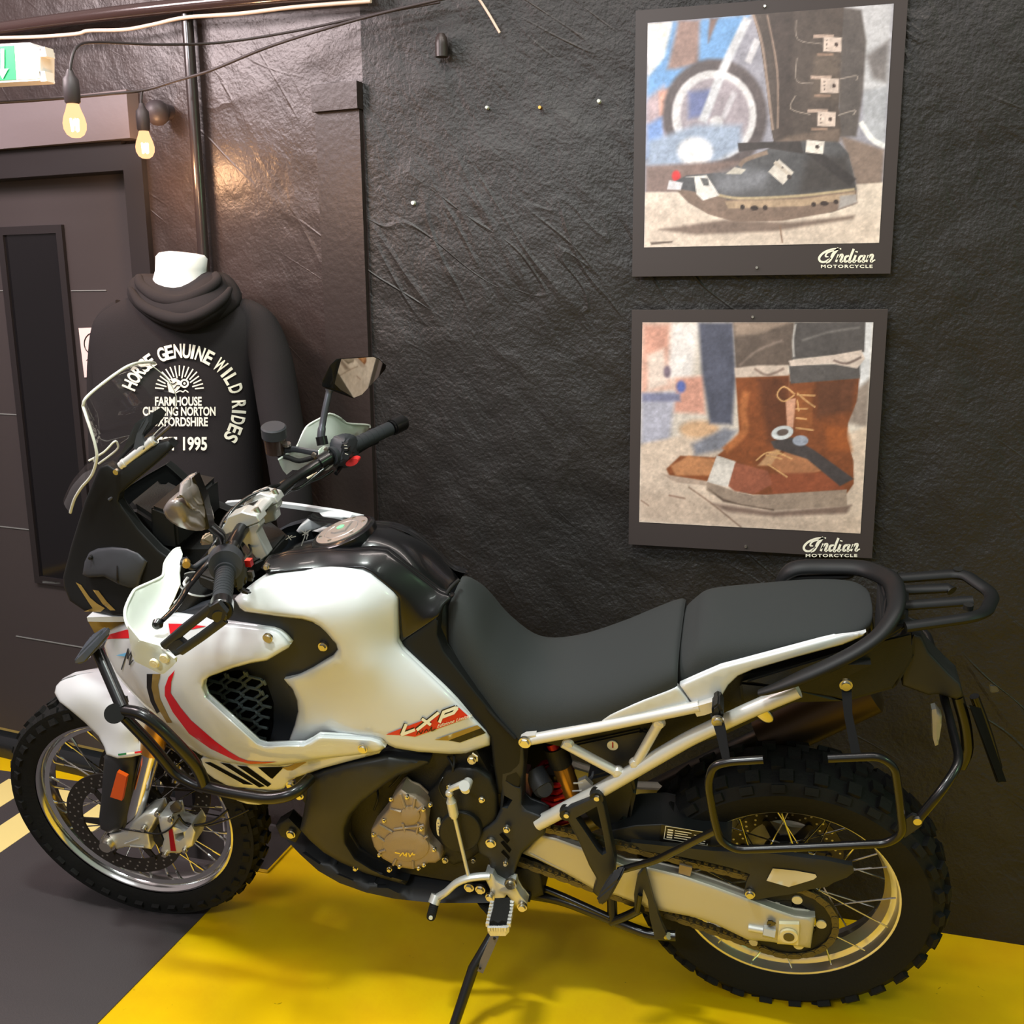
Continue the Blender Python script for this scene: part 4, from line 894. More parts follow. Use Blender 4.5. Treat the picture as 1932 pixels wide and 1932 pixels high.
decal('fairing_stripe', P2s, S2, [(330, 1267), (323, 1289), (322, 1310), (341, 1338), (360, 1361), (383, 1381), (406, 1401), (432, 1420), (452, 1432), (468, 1438), (496, 1440), (523, 1440), (500, 1443), (472, 1444), (441, 1436), (397, 1415), (357, 1387), (326, 1346), (311, 1315), (311, 1299), (318, 1280)], M['red'])
decal('fairing_stripe', P2s, S2, [(197, 1208), (208, 1199), (238, 1190.5), (250, 1190), (252, 1206), (243, 1206.5)], M['red'])
decal('fairing_stripe', P2s, S2, [(318, 1179), (345, 1179.5), (390, 1184), (321, 1198.5)], M['red'])
decal('fairing_stripe', P2s, S2, [(277, 1274), (288, 1274), (286, 1300), (292, 1325), (302, 1345), (296, 1349), (284, 1326), (277, 1300)], M['black_vinyl'])
decal('fairing_stripe', P2s, S2, [(288, 1274), (303, 1274), (298, 1295), (302, 1320), (317, 1352), (325, 1366), (315, 1366), (302, 1345), (292, 1325), (286, 1300)], M['gold'])
# white nose blade above the running-light recess, its brown shade painted as a panel
panel('nose_blade', MC, [(164, 1167), (200, 1166), (255, 1166), (300, 1167), (300, 1174), (256, 1175), (205, 1176), (166, 1175)], [(164, 1170, .055), (255, 1170, .128), (300, 1170, .15)], M['white'], .03, 3, .003, 8, mirror=True)
panel('recess_shade', MC, [(166, 1174), (206, 1175), (250, 1174), (225, 1186), (206, 1196), (192, 1204), (178, 1196)], [(166, 1175, .05), (250, 1174, .115), (190, 1200, .06)], M['gold'], .02, 3, .003, 8, mirror=True)
# emblem on the nose: slanted strokes over a small blue arrow
sv, sf = strokes([[(229, 1266), (242, 1226)], [(242, 1226), (240.5, 1246)], [(240.5, 1246), (249, 1230)], [(249, 1230), (244, 1257)], [(244, 1257), (251.5, 1247.5)]], 2.2)
obj('emblem', [S2.pt(a, b, .003) for a, b in sv], sf, M['dark_plastic'], P2s, False, fix=False)
decal('emblem_arrow', P2s, S2, [(219, 1239), (238, 1234), (236, 1241)], M['blue'], .0026, 6)
# lower vented panel
P3 = [(379, 1434), (384, 1431), (420, 1437), (470, 1445), (528, 1445), (600, 1430), (700, 1420), (722, 1416), (716, 1424), (660, 1439), (610, 1452), (560, 1469), (546, 1476), (536, 1490), (520, 1493), (497, 1491), (470, 1489), (432, 1486), (404, 1471), (387, 1458)]
S3 = panel('lower_fairing', MC, P3, [(380, 1434, .185), (470, 1446, .208), (600, 1436, .200), (720, 1417, .190), (610, 1450, .195), (535, 1488, .175), (432, 1484, .165), (480, 1470, .185)], M['white'], .012, 5, .005, 9, mirror=True)
for q in ([(386, 1441), (397, 1440.5), (478, 1483.5), (460, 1482)], [(415, 1441), (434, 1444), (500, 1486), (489, 1488)], [(447, 1447), (466, 1448.5), (512, 1482), (505, 1487)], [(487, 1450.5), (536, 1449.5), (514, 1472), (510, 1470)]):
    decal('vent_slot', S3.obj, S3, q, M['slot'], .0014, 6)
decal('fairing_stripe', S3.obj, S3, [(532, 1451), (546, 1448), (586, 1430), (578, 1441), (552, 1456), (542, 1456)], M['gold'], .0016, 5)
panel('belly_spoiler', MC, [(415, 1492), (440, 1497), (500, 1494), (540, 1500), (528, 1510), (512, 1517), (488, 1521), (466, 1519), (448, 1513), (430, 1502)], [(415, 1492, .150), (540, 1500, .165), (485, 1521, .145)], M['white'], .012, 4, .004, 8, mirror=True)
for px, py, Y in ((505, 1207, .236), (684, 1416, .216)): bolt(px, py, Y, .0085, M['steel'], 'fairing_screw', hexa=False, h=.004)
bolt(609, 1223, .197, .008, M['steel'], 'fairing_screw')
# honeycomb radiator guard
gp = [(386, 1290), (402, 1279), (440, 1266), (470, 1262), (500, 1285), (515, 1330), (514, 1370), (506, 1402), (490, 1402), (392, 1314)]
mb = MB(); ca, sa = math.cos(.17), math.sin(.17); seen = set()
for i in range(-8, 9):
    for j in range(-9, 10):
        cx, cy = i*35., j*20.+(10. if i % 2 else 0)
        hx = [(-22, 2), (-10, -10), (9, -9), (13, -2), (1, 10), (-17, 9)]
        pts = [(440+(cx+a)*ca-(cy+b)*sa*1.0, 1335+(cx+a)*sa+(cy+b)*ca) for a, b in hx]
        for k in range(6):
            a, b = pts[k], pts[(k+1) % 6]
            m_ = ((a[0]+b[0])/2, (a[1]+b[1])/2)
            if not (inside([a], gp)[0] and inside([b], gp)[0]): continue
            mb.tube([at(*a, S4.Y([a])[0]+.016), at(*m_, S4.Y([m_])[0]+.018), at(*b, S4.Y([b])[0]+.016)], .0034, 6)
mb.build('radiator_guard', mat('grey_radiator_guard', rgb(82, 92, 92), .5), MC)
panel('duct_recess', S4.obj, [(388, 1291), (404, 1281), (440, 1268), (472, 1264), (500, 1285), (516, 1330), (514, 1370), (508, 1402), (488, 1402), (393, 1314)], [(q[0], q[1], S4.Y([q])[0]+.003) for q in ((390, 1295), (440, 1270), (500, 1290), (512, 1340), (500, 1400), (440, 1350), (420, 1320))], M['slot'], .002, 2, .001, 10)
# model sticker on the tank panel
decal('sticker', M1.obj, M1, [(728, 1388.5), (757, 1377), (800, 1361), (866, 1337.5), (886, 1356), (783, 1392.5), (760, 1390)], M['red'], .0022, 8)
def aff(o, ux, vy):
    return lambda q: (o[0]+q[0]*ux[0]+q[1]*vy[0], o[1]+q[0]*ux[1]+q[1]*vy[1])
def sticker_letters(dx, dy, w, mm, off):
    LT = (((758, 1389.5), [[(0, 1), (0, 0)], [(-.08, .05), (.95, .05)]]), ((787, 1380), [[(-.02, 0), (1.25, 1)], [(.02, 1), (1.0, 0)]]), ((829, 1366), [[(0, 0), (0, 1)], [(-.05, .95), (.9, .95)], [(.86, 1.02), (1.04, .78)], [(1.04, .84), (.84, .42)], [(.9, .47), (0, .47)]]))
    for o_, segs in LT:
        f_ = aff((o_[0]+dx, o_[1]+dy), (26, -9.6), (8.5, -21))
        sv, sf = strokes([[f_(q) for q in sg] for sg in segs], w)
        obj('lettering', [M1.pt(a, b, off) for a, b in sv], sf, M[mm], M1.obj, False, fix=False)
sticker_letters(-1.0, -1.2, 7.2, 'black_vinyl', .0030)
sticker_letters(0, 0, 5.6, 'print_white', .0038)
f2_ = aff((824, 1376), (9.6, -3.1), (2, -9))
lettering('lettering', M1.obj, 'Edizione Limitata', lambda q: M1.pt(*f2_(q), .0034), M['print_white'], shear=.2, bold=.01)
sv, sf = strokes([[(786, 1389), (790, 1382), (794, 1387), (798, 1380)], [(800, 1385), (805, 1379), (808, 1384)], [(810, 1382), (815, 1374), (814, 1382), (822, 1378)]], 1.6)
obj('signature', [M1.pt(a, b, .0034) for a, b in sv], sf, M['black_vinyl'], M1.obj, False, fix=False)
decal('panel_stripe', M1.obj, M1, [(820, 1398.5), (900.5, 1370.5), (908, 1376), (846, 1399.5)], M['gold'], .0022, 8)
decal('panel_stripe', M1.obj, M1, [(846, 1399.5), (908, 1376), (917, 1385.5), (868, 1403.5)], M['black_vinyl'], .0022, 8)
# ------------------------------------------------------------------ frame, engine, swingarm
mb = MB()   # dark mass of the engine between the wheels
mb.prism([np.array([x, .13, z]) for x, z in ((1.12, .80), (1.10, .55), (1.0, .36), (.74, .34), (.64, .36), (.62, .62), (.67, .74), (.80, .80))], -YV*.26)
mb.build('engine_block', M['engine_black'], MC, True, 20)
mb = MB(); mb.prism([np.array([x, .12, z]) for x, z in ((1.26, .96), (1.22, .62), (1.16, .62), (1.18, .96))], -YV*.24); mb.build('radiator', M['engine_black'], MC, True, 20)
mb = MB(); mb.prism([np.array([x, .05, z]) for x, z in ((1.36, 1.14), (1.27, .92), (1.0, .80), (.75, .76), (.72, .86), (1.1, .95), (1.2, 1.15))], -YV*.10); mb.build('headstock', M['engine_black'], MC, True, 20)
mb = MB(); mb.prism([np.array([x, .11, z]) for x, z in ((.60, .84), (.58, .76), (.35, .72), (.16, .80), (-.04, .94), (-.12, 1.00), (.0, .99), (.22, .93))], -YV*.22); mb.build('under_seat_tray', M['engine_black'], MC, True, 20)
# swept engine guard
P7 = [(812, 1434), (770, 1431), (728, 1426), (660, 1441), (610, 1456), (578, 1472), (580, 1495), (572, 1540), (566, 1567), (585, 1588), (610, 1610), (642, 1629), (690, 1650), (735, 1663), (765, 1672), (770, 1664), (742, 1656), (704, 1640), (672, 1620), (653, 1590), (652, 1565), (662, 1540), (683, 1516), (720, 1487), (750, 1466), (790, 1452), (810, 1443)]
panel('engine_guard', MC, P7, [(812, 1436, .165), (728, 1430, .185), (600, 1465, .20), (575, 1540, .185), (580, 1575, .175), (640, 1622, .175), (740, 1660, .165), (680, 1515, .20), (655, 1575, .185), (620, 1540, .205), (720, 1470, .20)], M['satin_black'], .035, 11, .016, 10)
for q in ([(570, 1570), (545, 1545), (520, 1560), (530, 1580), (558, 1592)],):
    plate('guard_bracket', q, .15, .03, M['engine_black'])
skid = panel('skid_plate', MC, [(536, 1582), (560, 1590), (585, 1598), (612, 1618), (650, 1640), (700, 1662), (760, 1676), (830, 1682), (905, 1684), (960, 1688), (1000, 1692), (1000, 1704), (905, 1706), (820, 1706), (745, 1698), (690, 1686), (640, 1668), (600, 1645), (566, 1614)],
      [(536, 1584, .10), (600, 1620, .14), (700, 1668, .155), (820, 1695, .16), (1000, 1698, .15)], M['satin_black'], .05, 5, .005, 10,
      holes=[[(570, 1611), (577, 1609), (606, 1630), (603, 1633)], [(623, 1627), (631, 1627), (634, 1634), (628, 1636)], [(634, 1651), (641, 1650), (668, 1662), (666, 1664)], [(694, 1667), (706, 1667), (706, 1671), (697, 1671)], [(712, 1671), (728, 1671), (732, 1678), (712, 1677)]])
mb = MB(); mb.prism([at(x, y, .10) for x, y in ((590, 1585), (660, 1630), (745, 1660), (860, 1668), (1000, 1672), (1000, 1640), (830, 1630), (700, 1610), (620, 1580))], -YV*.2); mb.build('sump', M['engine_black'], MC)
for px, py, Y, r in ((549, 1576, .16, .009), (735, 1642, .17, .005), (671, 1640, .165, .005)): bolt(px, py, Y, r, hexa=False)
# bronze-grey generator cover
gc = [(752, 1493), (758, 1490), (768, 1498), (783, 1504), (796, 1516), (804, 1524), (806, 1545), (803, 1562), (804, 1578), (812, 1592), (823, 1602), (831, 1612), (832, 1623), (822, 1630), (808, 1630), (798, 1637), (778, 1642), (752, 1638), (722, 1622), (706, 1600), (700, 1580), (701, 1566), (713, 1552), (722, 1540), (733, 1528), (738, 1510)]
GS = panel('generator_cover', MC, gc, .185, M['bronze'], .04, 7, .008, 9)
G0 = GS.obj
def relief(name, poly, h, parent=G0, m=None, base=.185, th=.010):
    return panel(name, parent, poly, base+h, m or M['bronze'], th+h, 3, .003, 8).obj
relief('cover_boss', [(q[0], q[1]) for q in ell(766, 1598, 43, 29, 30, .12)], .006)
relief('cover_boss', ell(774, 1541, 18, 17, 24), .006)
mb = MB()
for a, b in (((756, 1500), (764, 1525)), ((783, 1508), (780, 1526)), ((798, 1524), (788, 1532)), ((737, 1529), (757, 1534)), ((716, 1558), (740, 1572)), ((712, 1580), (726, 1590)), ((760, 1556), (764, 1570)), ((790, 1555), (786, 1574)), ((806, 1580), (800, 1584)), ((742, 1634), (748, 1622)), ((780, 1640), (779, 1625)), ((716, 1610), (728, 1606)), ((744, 1567), (800, 1560))):
    mb.tube([at(*a, .186), at(*b, .187)], .0032, 6)
mb.build('cover_rib', M['bronze'], G0)
for px, py in ((738, 1510), (768, 1506), (799, 1529), (795, 1566), (725, 1550), (705, 1577), (819, 1605), (800, 1634), (790, 1640), (754, 1637), (716, 1615), (812, 1521)):
    bolt(px, py, .187, .0036, M['steel'], 'cover_bolt', G0, .005, True, True)
sv, sf = strokes([[(745, 1611), (755, 1613)], [(754, 1618), (760, 1611)], [(760, 1611), (763, 1617)], [(763, 1617), (768, 1611)], [(768, 1611), (766, 1619)], [(771, 1612), (773, 1619)], [(773, 1619), (779, 1611)], [(778, 1615), (783, 1615)]], 1.9)
obj('emblem', [at(a, b, .1955) for a, b in sv], sf, mat('bright_gold_mark', rgb(240, 205, 70), .4), G0, False, fix=False)
# black ignition / sprocket cover
panel('sprocket_cover', MC, [(806, 1500), (822, 1482), (840, 1455), (868, 1447), (900, 1450), (926, 1468), (938, 1500), (940, 1540), (930, 1580), (912, 1604), (884, 1626), (856, 1634), (832, 1622), (818, 1600), (808, 1560)],
      [(810, 1530, .150), (870, 1450, .150), (935, 1540, .150), (860, 1630, .150), (870, 1540, .172)], M['engine_black'], .04, 9, .010, 11)
panel('cover_rim', MC, ell(868, 1572, 40, 38, 30), .178, M['engine_black'], .02, 5, .005, 9)
plate('oval_badge', chaikin([(823, 1549), (829, 1547), (832, 1560), (833, 1578), (829, 1581), (824, 1576)], 1), .168, .006, M['cream'], MC, 2, .001)
for px, py in ((827, 1556), (828, 1562), (828, 1568), (829, 1574)):
    mb = MB(); mb.tube([at(px-1.6, py, .1685), at(px+1.6, py+.4, .1685)], .0008, 5); mb.build('badge_letter', M['black_vinyl'], MC)
for px, py, Y, r, nm in ((890, 1437, .155, .0078, 'engine_bolt'), (909, 1511, .160, .0055, 'engine_bolt'), (847, 1487, .16, .004, 'engine_bolt'), (893, 1626, .165, .004, 'engine_bolt'), (840, 1625, .16, .006, 'engine_bolt')): bolt(px, py, Y, r, M['steel'], nm)
mb = MB(); mb.tube(pl([(891, 1424, .155), (900, 1430, .157), (900, 1438, .158)]), .0028, 8); mb.build('cable_clip', M['steel'], MC)
tubep('wiring', [(850, 1440, .12), (838, 1465, .145), (828, 1485, .16), (836, 1505, .165), (846, 1510, .165)], .0018, M['tube_black'], sm=True)
for a in (((845, 1430), (856, 1470)), ((857, 1428), (846, 1474)), ((762, 1450), (735, 1488)), ((712, 1490), (706, 1530))):
    tubep('wiring', [(*a[0], .13), ((a[0][0]+a[1][0])/2+4, (a[0][1]+a[1][1])/2, .15), (*a[1], .14)], .0026, M['engine_black'], sm=True)
# pivot plate of the frame
FPo = [(930, 1425), (988, 1400), (990, 1440), (986, 1480), (985, 1520), (996, 1530), (1022, 1540), (1030, 1546), (1028, 1576), (1004, 1594), (985, 1612), (976, 1636), (968, 1660), (958, 1688), (942, 1692), (928, 1660), (922, 1622), (904, 1612), (898, 1585), (904, 1570), (920, 1560), (934, 1550), (944, 1530), (946, 1490), (940, 1450)]
FPs = panel('pivot_plate', MC, FPo, [(930, 1425, .135), (988, 1400, .140), (985, 1500, .145), (1028, 1560, .160), (985, 1610, .165), (950, 1690, .16), (910, 1590, .168), (944, 1500, .145)], M['satin_black'], .04, 7, .007, 10,
      holes=[[(956, 1466), (974, 1459), (982, 1470), (981, 1490), (970, 1487), (954, 1476)], [(951, 1503), (967, 1512), (957, 1528), (948, 1526)]], mirror=True)
for q in ([(942, 1577), (948, 1573), (962, 1588), (957, 1594)], [(944, 1592), (950, 1589), (965, 1606), (961, 1612)], [(945, 1610), (950, 1606), (962, 1620), (960, 1625)]):
    decal('plate_slot', FPs.obj, FPs, q, M['slot'], .0012, 6)
for px, py, r in ((926, 1593, .0095), (956, 1567, .0062), (954, 1631, .0045)): bolt(px, py, .172, r, M['steel'], 'pivot_bolt', hexa=False)
plate('rear_engine_cover', [(960, 1640), (1000, 1636), (1022, 1650), (1026, 1690), (1000, 1700), (950, 1692)], .13, .08, M['engine_black'], MC, 8, .01)
# shock absorber, reservoir, battery box
mb = MB(); a, b = at(1046, 1408, .05), at(1082, 1506, .05); mb.cyl(a, a+(b-a)*.35, .026, n=24); mb.build('shock_head', M['engine_black'], MC)
mb = MB(); mb.cyl(a+(b-a)*.34, a+(b-a)*1.0, .022, n=24); mb.build('shock_body', M['gold_metal'], MC)
mb = MB(); mb.cyl(at(1042, 1405, .055), at(1048, 1420, .06), .014, n=16); mb.build('shock_adjuster', M['red_metal'], MC)
mb = MB(); mb.lathe([(.036*1, 0), (.036, .004)], n=8)
mb = MB(); c0 = at(1045, 1455, .03); ax = at(1062, 1535, .03)-c0; L = np.linalg.norm(ax); ax = ax/L; e1 = np.cross(ax, YV); e1 /= np.linalg.norm(e1); e2 = np.cross(ax, e1)
hel = [c0+ax*L*t/60+.040*(math.cos(t*.72)*e1+math.sin(t*.72)*e2) for t in range(61)]; mb.tube(hel, .0065, 8); mb.build('shock_spring', M['red_metal'], MC)
mb = MB(); mb.cyl(c0, c0+ax*L, .018, n=16); mb.build('shock_damper', M['dark_steel'], MC)
mb = MB(); mb.cyl(at(1008, 1458, .075), at(1025, 1488, .10), .024, n=28); mb.cyl(at(1025, 1488, .10), at(1028, 1492, .112), .024, .017, n=28); mb.build('preload_adjuster', M['dark_plastic'], MC, True, 30)
hull('battery_box', hull2([(1070, 1410), (1210, 1380), (1225, 1385), (1190, 1450), (1165, 1462)], .118, .10), M['satin_black'], MC, .004, 30, True)
mb = MB(); c = at(1156, 1408, .119); mb.cyl(c, c+YV*.003, .0115, n=24); lk = mb.build('key_lock', M['cream'], MC)
mb = MB(); mb.tube([at(1156, 1403, .1225), at(1156, 1413, .1225)], .0014, 6); mb.build('key_slot', M['red_metal'], lk)
hull('inner_mudguard', hull2([(1110, 1470), (1190, 1450), (1200, 1500), (1188, 1556), (1130, 1570), (1095, 1530)], .09, .15), M['satin_black'], MC, .006, 30, True)
hull('linkage', hull2([(985, 1500), (1060, 1500), (1085, 1540), (1060, 1570), (1000, 1540)], .05, .1), M['engine_black'], MC, .006, 30, True)
plate('frame_lug', [(975, 1457), (997, 1462), (1002, 1506), (986, 1510), (966, 1470)], .10, .03, mat('dusky_pink_casting', rgb(122, 84, 84), .45, .2))
mb = MB(); mb.prism([at(x, y, .13) for x, y in ((1090, 1478), (1104, 1472), (1118, 1486), (1094, 1500))], -YV*.012); mb.tube(pl([(1082, 1480, .13), (1100, 1480, .13)]), .002, 6); mb.tube(pl([(1080, 1495, .13), (1098, 1494, .13)]), .002, 6); mb.build('wire_clip', M['alu'], MC)
# silver subframe
def stube(name, L, r, m=None, rad=.03): return tubep(name, L, r, m or M['alu_paint'], rad, 16)
for sgn in (1, -1):
    def S(L): 
        P = pl(L); return [np.array([p[0], sgn*p[1], p[2]]) for p in P]
    for nm, L, r in (('subframe_upper_tube', [(1000, 1398, .150), (1130, 1374, .154), (1320, 1335, .158)], .0120), ('subframe_main_tube', [(1015, 1556, .150), (1130, 1495, .152), (1300, 1396, .154), (1420, 1340, .154), (1506, 1304, .150)], .0158),
                     ('subframe_brace', [(1062, 1404, .150), (1166, 1460, .152)], .0105), ('subframe_brace', [(1246, 1361, .154), (1198, 1446, .153)], .0105)):
        mb = MB(); mb.tube(smooth_path(S(L), .03), r, 16); mb.build(nm, M['alu_paint'], MC)
    mb = MB()
    for (px, py, Y, r) in ((1166, 1459, .152, .015), (1200, 1442, .153, .015), (1243, 1366, .154, .014), (1072, 1406, .15, .0135)):
        p = S([(px, py, Y)])[0]; mb.lathe([(.0, -r*.8), (r*.7, -r*.6), (r, 0), (r*.7, r*.6), (0, r*.8)], p, n=14)
    mb.build('weld_bead', M['alu_paint'], MC)
mb = MB(); mb.prism([at(x, y, .158) for x, y in ((981, 1397), (990, 1392), (1010, 1390), (1012, 1404), (994, 1412), (984, 1410))], -YV*.016); mb.build('subframe_lug', M['alu_paint'], MC)
bolt(990, 1404, .164, .0105, M['steel'], 'subframe_bolt')
mb = MB(); mb.prism([at(x, y, .168) for x, y in ((1306, 1338), (1350, 1325), (1358, 1332), (1350, 1345), (1330, 1352), (1315, 1355))], -YV*.02); mb.build('subframe_gusset', M['alu_paint'], MC)
plate('subframe_tab', chaikin([(1418, 1345), (1445, 1338), (1458, 1352), (1460, 1364), (1448, 1368), (1435, 1362)], 1), .15, .006, M['steel'])
# swingarm, adjuster, chain
SWo = [(984, 1612), (998, 1598), (1018, 1575), (1050, 1582), (1104, 1602), (1150, 1621), (1181, 1634), (1224, 1637), (1286, 1652), (1348, 1673), (1410, 1696), (1465, 1717), (1500, 1729), (1538, 1733), (1529, 1791), (1470, 1782), (1452, 1779), (1410, 1775), (1348, 1745), (1307, 1732), (1228, 1717), (1164, 1692), (1124, 1682), (1060, 1646), (1010, 1622)]
SW = panel('swingarm', MC, SWo, [(1000, 1605, .138), (1200, 1660, .146), (1400, 1735, .155), (1530, 1765, .158)], M['swingarm'], .022, 9, .008, 12, mirror=True)
tubep('swingarm_seam', [(1000, 1612, .1385), (1060, 1643, .140), (1165, 1684, .144), (1230, 1708, .147), (1310, 1722, .150)], .0022, M['swingarm'])
plate('axle_block', [(1470, 1746), (1508, 1747), (1506, 1786), (1466, 1783)], .166, .016, M['cream'], MC, 2, .002)
mb = MB(); c = at(1488, 1766, .166); mb.cyl(c, c+YV*.006, .019, n=28); mb.build('axle_nut', M['cream'], MC, True, 30)
mb = MB(); mb.cyl(c+YV*.006, c+YV*.0075, .0115, n=20); mb.build('axle_bore', M['dark_steel'], MC)
mb = MB(); mb.cyl(at(1412, 1752, .158), at(1440, 1757, .160), .008, n=14); mb.cyl(at(1440, 1757, .160), at(1462, 1762, .161), .014, n=6); mb.build('chain_adjuster', M['alu'], MC, True, 30)
hull('adjuster_bolt', [(1446, 1738, .165), (1462, 1738, .165), (1466, 1748, .165), (1446, 1752, .165), (1450, 1742, .145), (1462, 1746, .145)], M['dark_steel'])
plate('swingarm_tab', chaikin([(1411, 1775), (1430, 1778), (1428, 1788), (1416, 1786)], 1), .15, .008, M['swingarm'], MC, 2, .002)
bolt(1415, 1690, .156, .0085, M['steel'], 'guard_bolt', hexa=False)
def chain(name, Y, c1, r1, c2, r2):
    c1, c2 = np.array(c1), np.array(c2); dv = c2-c1; D = np.linalg.norm(dv); th = math.atan2(dv[1], dv[0]); al = math.acos((r1-r2)/D)
    P = []
    for k in range(30): a = th+al+(2*math.pi-2*al)*k/29; P.append(c1+r1*np.array([math.cos(a), math.sin(a)]))
    for k in range(14): a = th-al+2*al*k/13; P.append(c2+r2*np.array([math.cos(a), math.sin(a)]))
    P.append(P[0]); P = np.array(P); s = np.concatenate([[0], np.cumsum(np.linalg.norm(np.diff(P, axis=0), axis=1))]); n = int(round(s[-1]/.0159)); n += n % 2
    q = np.array([[np.interp(s[-1]*k/n, s, P[:, i]) for i in (0, 1)] for k in range(n+1)])
    mb = MB()
    for k in range(n):
        a, b = q[k], q[k+1]; t = (b-a)/np.linalg.norm(b-a); u = np.array([-t[1], t[0]]); o = .0075 if k % 2 else .0055
        pr = []
        for cx, s0 in ((a, -1), (b, 1)):
            for j in range(5):
                an = -math.pi/2+math.pi*j/4; pr.append(cx+s0*t*.0074*math.cos(an)+s0*u*.0074*math.sin(an))
        for yy in (Y+o, Y-o): mb.prism([np.array([p[0], yy-.0011, p[1]]) for p in pr], YV*.0022)
        mb.cyl((a[0], Y-.0085, a[1]), (a[0], Y+.0092, a[1]), .0034, n=8)
    return mb.build(name, M['chain'], MC, True, 30)
M['chain'] = mat('oiled_chain', rgb(96, 88, 66), .45, .6)
chain('drive_chain', .126, (0, RZ), .100, (.62, .490), .056)
mb = MB(); mb.lathe([(.060, .123), (.095, .123), (.095, .129), (.060, .129)], n=44, closed=True)
for k in range(6):
    a = 2*math.pi*k/6+.4; er = np.array([math.cos(a), 0, math.sin(a)]); et = np.array([-er[2], 0, er[0]])
    mb.prism([er*.03+et*.013+YV*.123, er*.062+et*.012+YV*.123, er*.062-et*.012+YV*.123, er*.03-et*.013+YV*.123], YV*.006)
mb.build('rear_sprocket', M['engine_black'], RW, True, 30)
for k in range(5):
    a = 2*math.pi*k/5+.55; er = np.array([math.cos(a), 0, math.sin(a)]); mb = MB(); mb.cyl(er*.070+YV*.129, er*.070+YV*.1325, .011, n=18); mb.build('sprocket_boss', M['cream'], RW, True, 30)
mb = MB(); mb.lathe([(.02, .06), (.046, .06), (.046, .123), (.02, .123)], n=30, closed=True); mb.build('sprocket_carrier', M['engine_black'], RW)
CGo = [(1190, 1592), (1240, 1597), (1300, 1603), (1345, 1608), (1450, 1612), (1560, 1626), (1608, 1636), (1611, 1648), (1598, 1658), (1572, 1668), (1560, 1676), (1530, 1680), (1490, 1690), (1460, 1694), (1428, 1700), (1404, 1690), (1408, 1668), (1415, 1652), (1380, 1640), (1330, 1628), (1270, 1616), (1215, 1608)]
CG = panel('chain_guard', MC, CGo, [(1200, 1590, .142), (1350, 1620, .146), (1600, 1645, .150), (1430, 1690, .152)], M['satin_black'], .012, 5, .005, 12)
decal('sticker', CG.obj, CG, [(1458, 1641), (1500, 1645), (1538, 1652), (1541, 1657), (1535, 1662), (1488, 1676), (1446, 1664)], M['label'], .002, 9)
HG = panel('rear_hugger', MC, [(1140, 1590), (1150, 1568), (1200, 1558), (1250, 1556), (1345, 1576), (1380, 1590), (1350, 1600), (1250, 1596), (1190, 1600)], [(1150, 1580, .115), (1250, 1575, .115), (1350, 1590, .115)], M['satin_black'], .10, 5, .005, 10)
lbl = decal('warning_label', HG.obj, HG, [(1248, 1558), (1340, 1576), (1338, 1600), (1244, 1589)], M['black_vinyl'], .0035, 8)
mb = MB()
f3 = aff((1250, 1586), (86, 14), (4, -27))
def bar2(u0, v0, u1, v1): mb.add([HG.pt(*f3(q), .0046) for q in ((u0, v0), (u1, v0), (u1, v1), (u0, v1))], [(0, 1, 2, 3)])
for e in ((.02, .04, .98, .08), (.02, .92, .98, .96), (.02, .04, .035, .96), (.965, .04, .98, .96)): bar2(*e)
for r in range(4): bar2(.24, .70-.16*r, .60-.07*(r % 2), .76-.16*r); bar2(.66, .62-.16*r, .92, .67-.16*r)
for r in range(4): bar2(.08, .16+.17*r, .20, .26+.17*r)
mb.build('label_print', M['print_white'], lbl, False)
mb = MB(); c0 = at(1290, 1640, .1); mb.prism([at(x, y, .14) for x, y in ((1282, 1634), (1306, 1640), (1302, 1656), (1280, 1650))], -YV*.03); mb.build('chain_slider', M['bronze'], MC)
# passenger peg hanger
for px, py in ((1070, 1534), (1127, 1502)):
    mb = MB(); c = at(px, py, .165); mb.cyl(at(px+2, py-6, .150), c, .0165, n=20); mb.cyl(c, c+YV*.012, .0145, n=20); mb.build('hanger_bush', M['engine_black'], MC, True, 30)
    bolt(px-1, py+5, .180, .0062, M['steel'], 'hanger_bolt', hexa=False, collar=False)
hg = [(1062, 1536), (1075, 1525), (1118, 1506), (1132, 1502), (1140, 1520), (1150, 1570), (1162, 1630), (1160, 1655), (1150, 1685), (1128, 1694), (1118, 1685), (1126, 1660), (1112, 1636), (1092, 1590), (1072, 1552)]
panel('peg_hanger', MC, hg, .178, M['satin_black'], .022, 5, .006, 9, holes=[[(1086, 1546), (1108, 1534), (1126, 1524), (1138, 1575), (1144, 1612), (1136, 1616), (1128, 1608), (1108, 1578)]])
hull('passenger_footpeg', [(1160, 1640, .2), (1180, 1636, .2), (1182, 1640, .185), (1150, 1700, .235), (1132, 1712, .235), (1122, 1700, .235), (1145, 1660, .2), (1170, 1650, .18), (1140, 1705, .215), (1170, 1660, .225)], M['satin_black'], MC, .004)
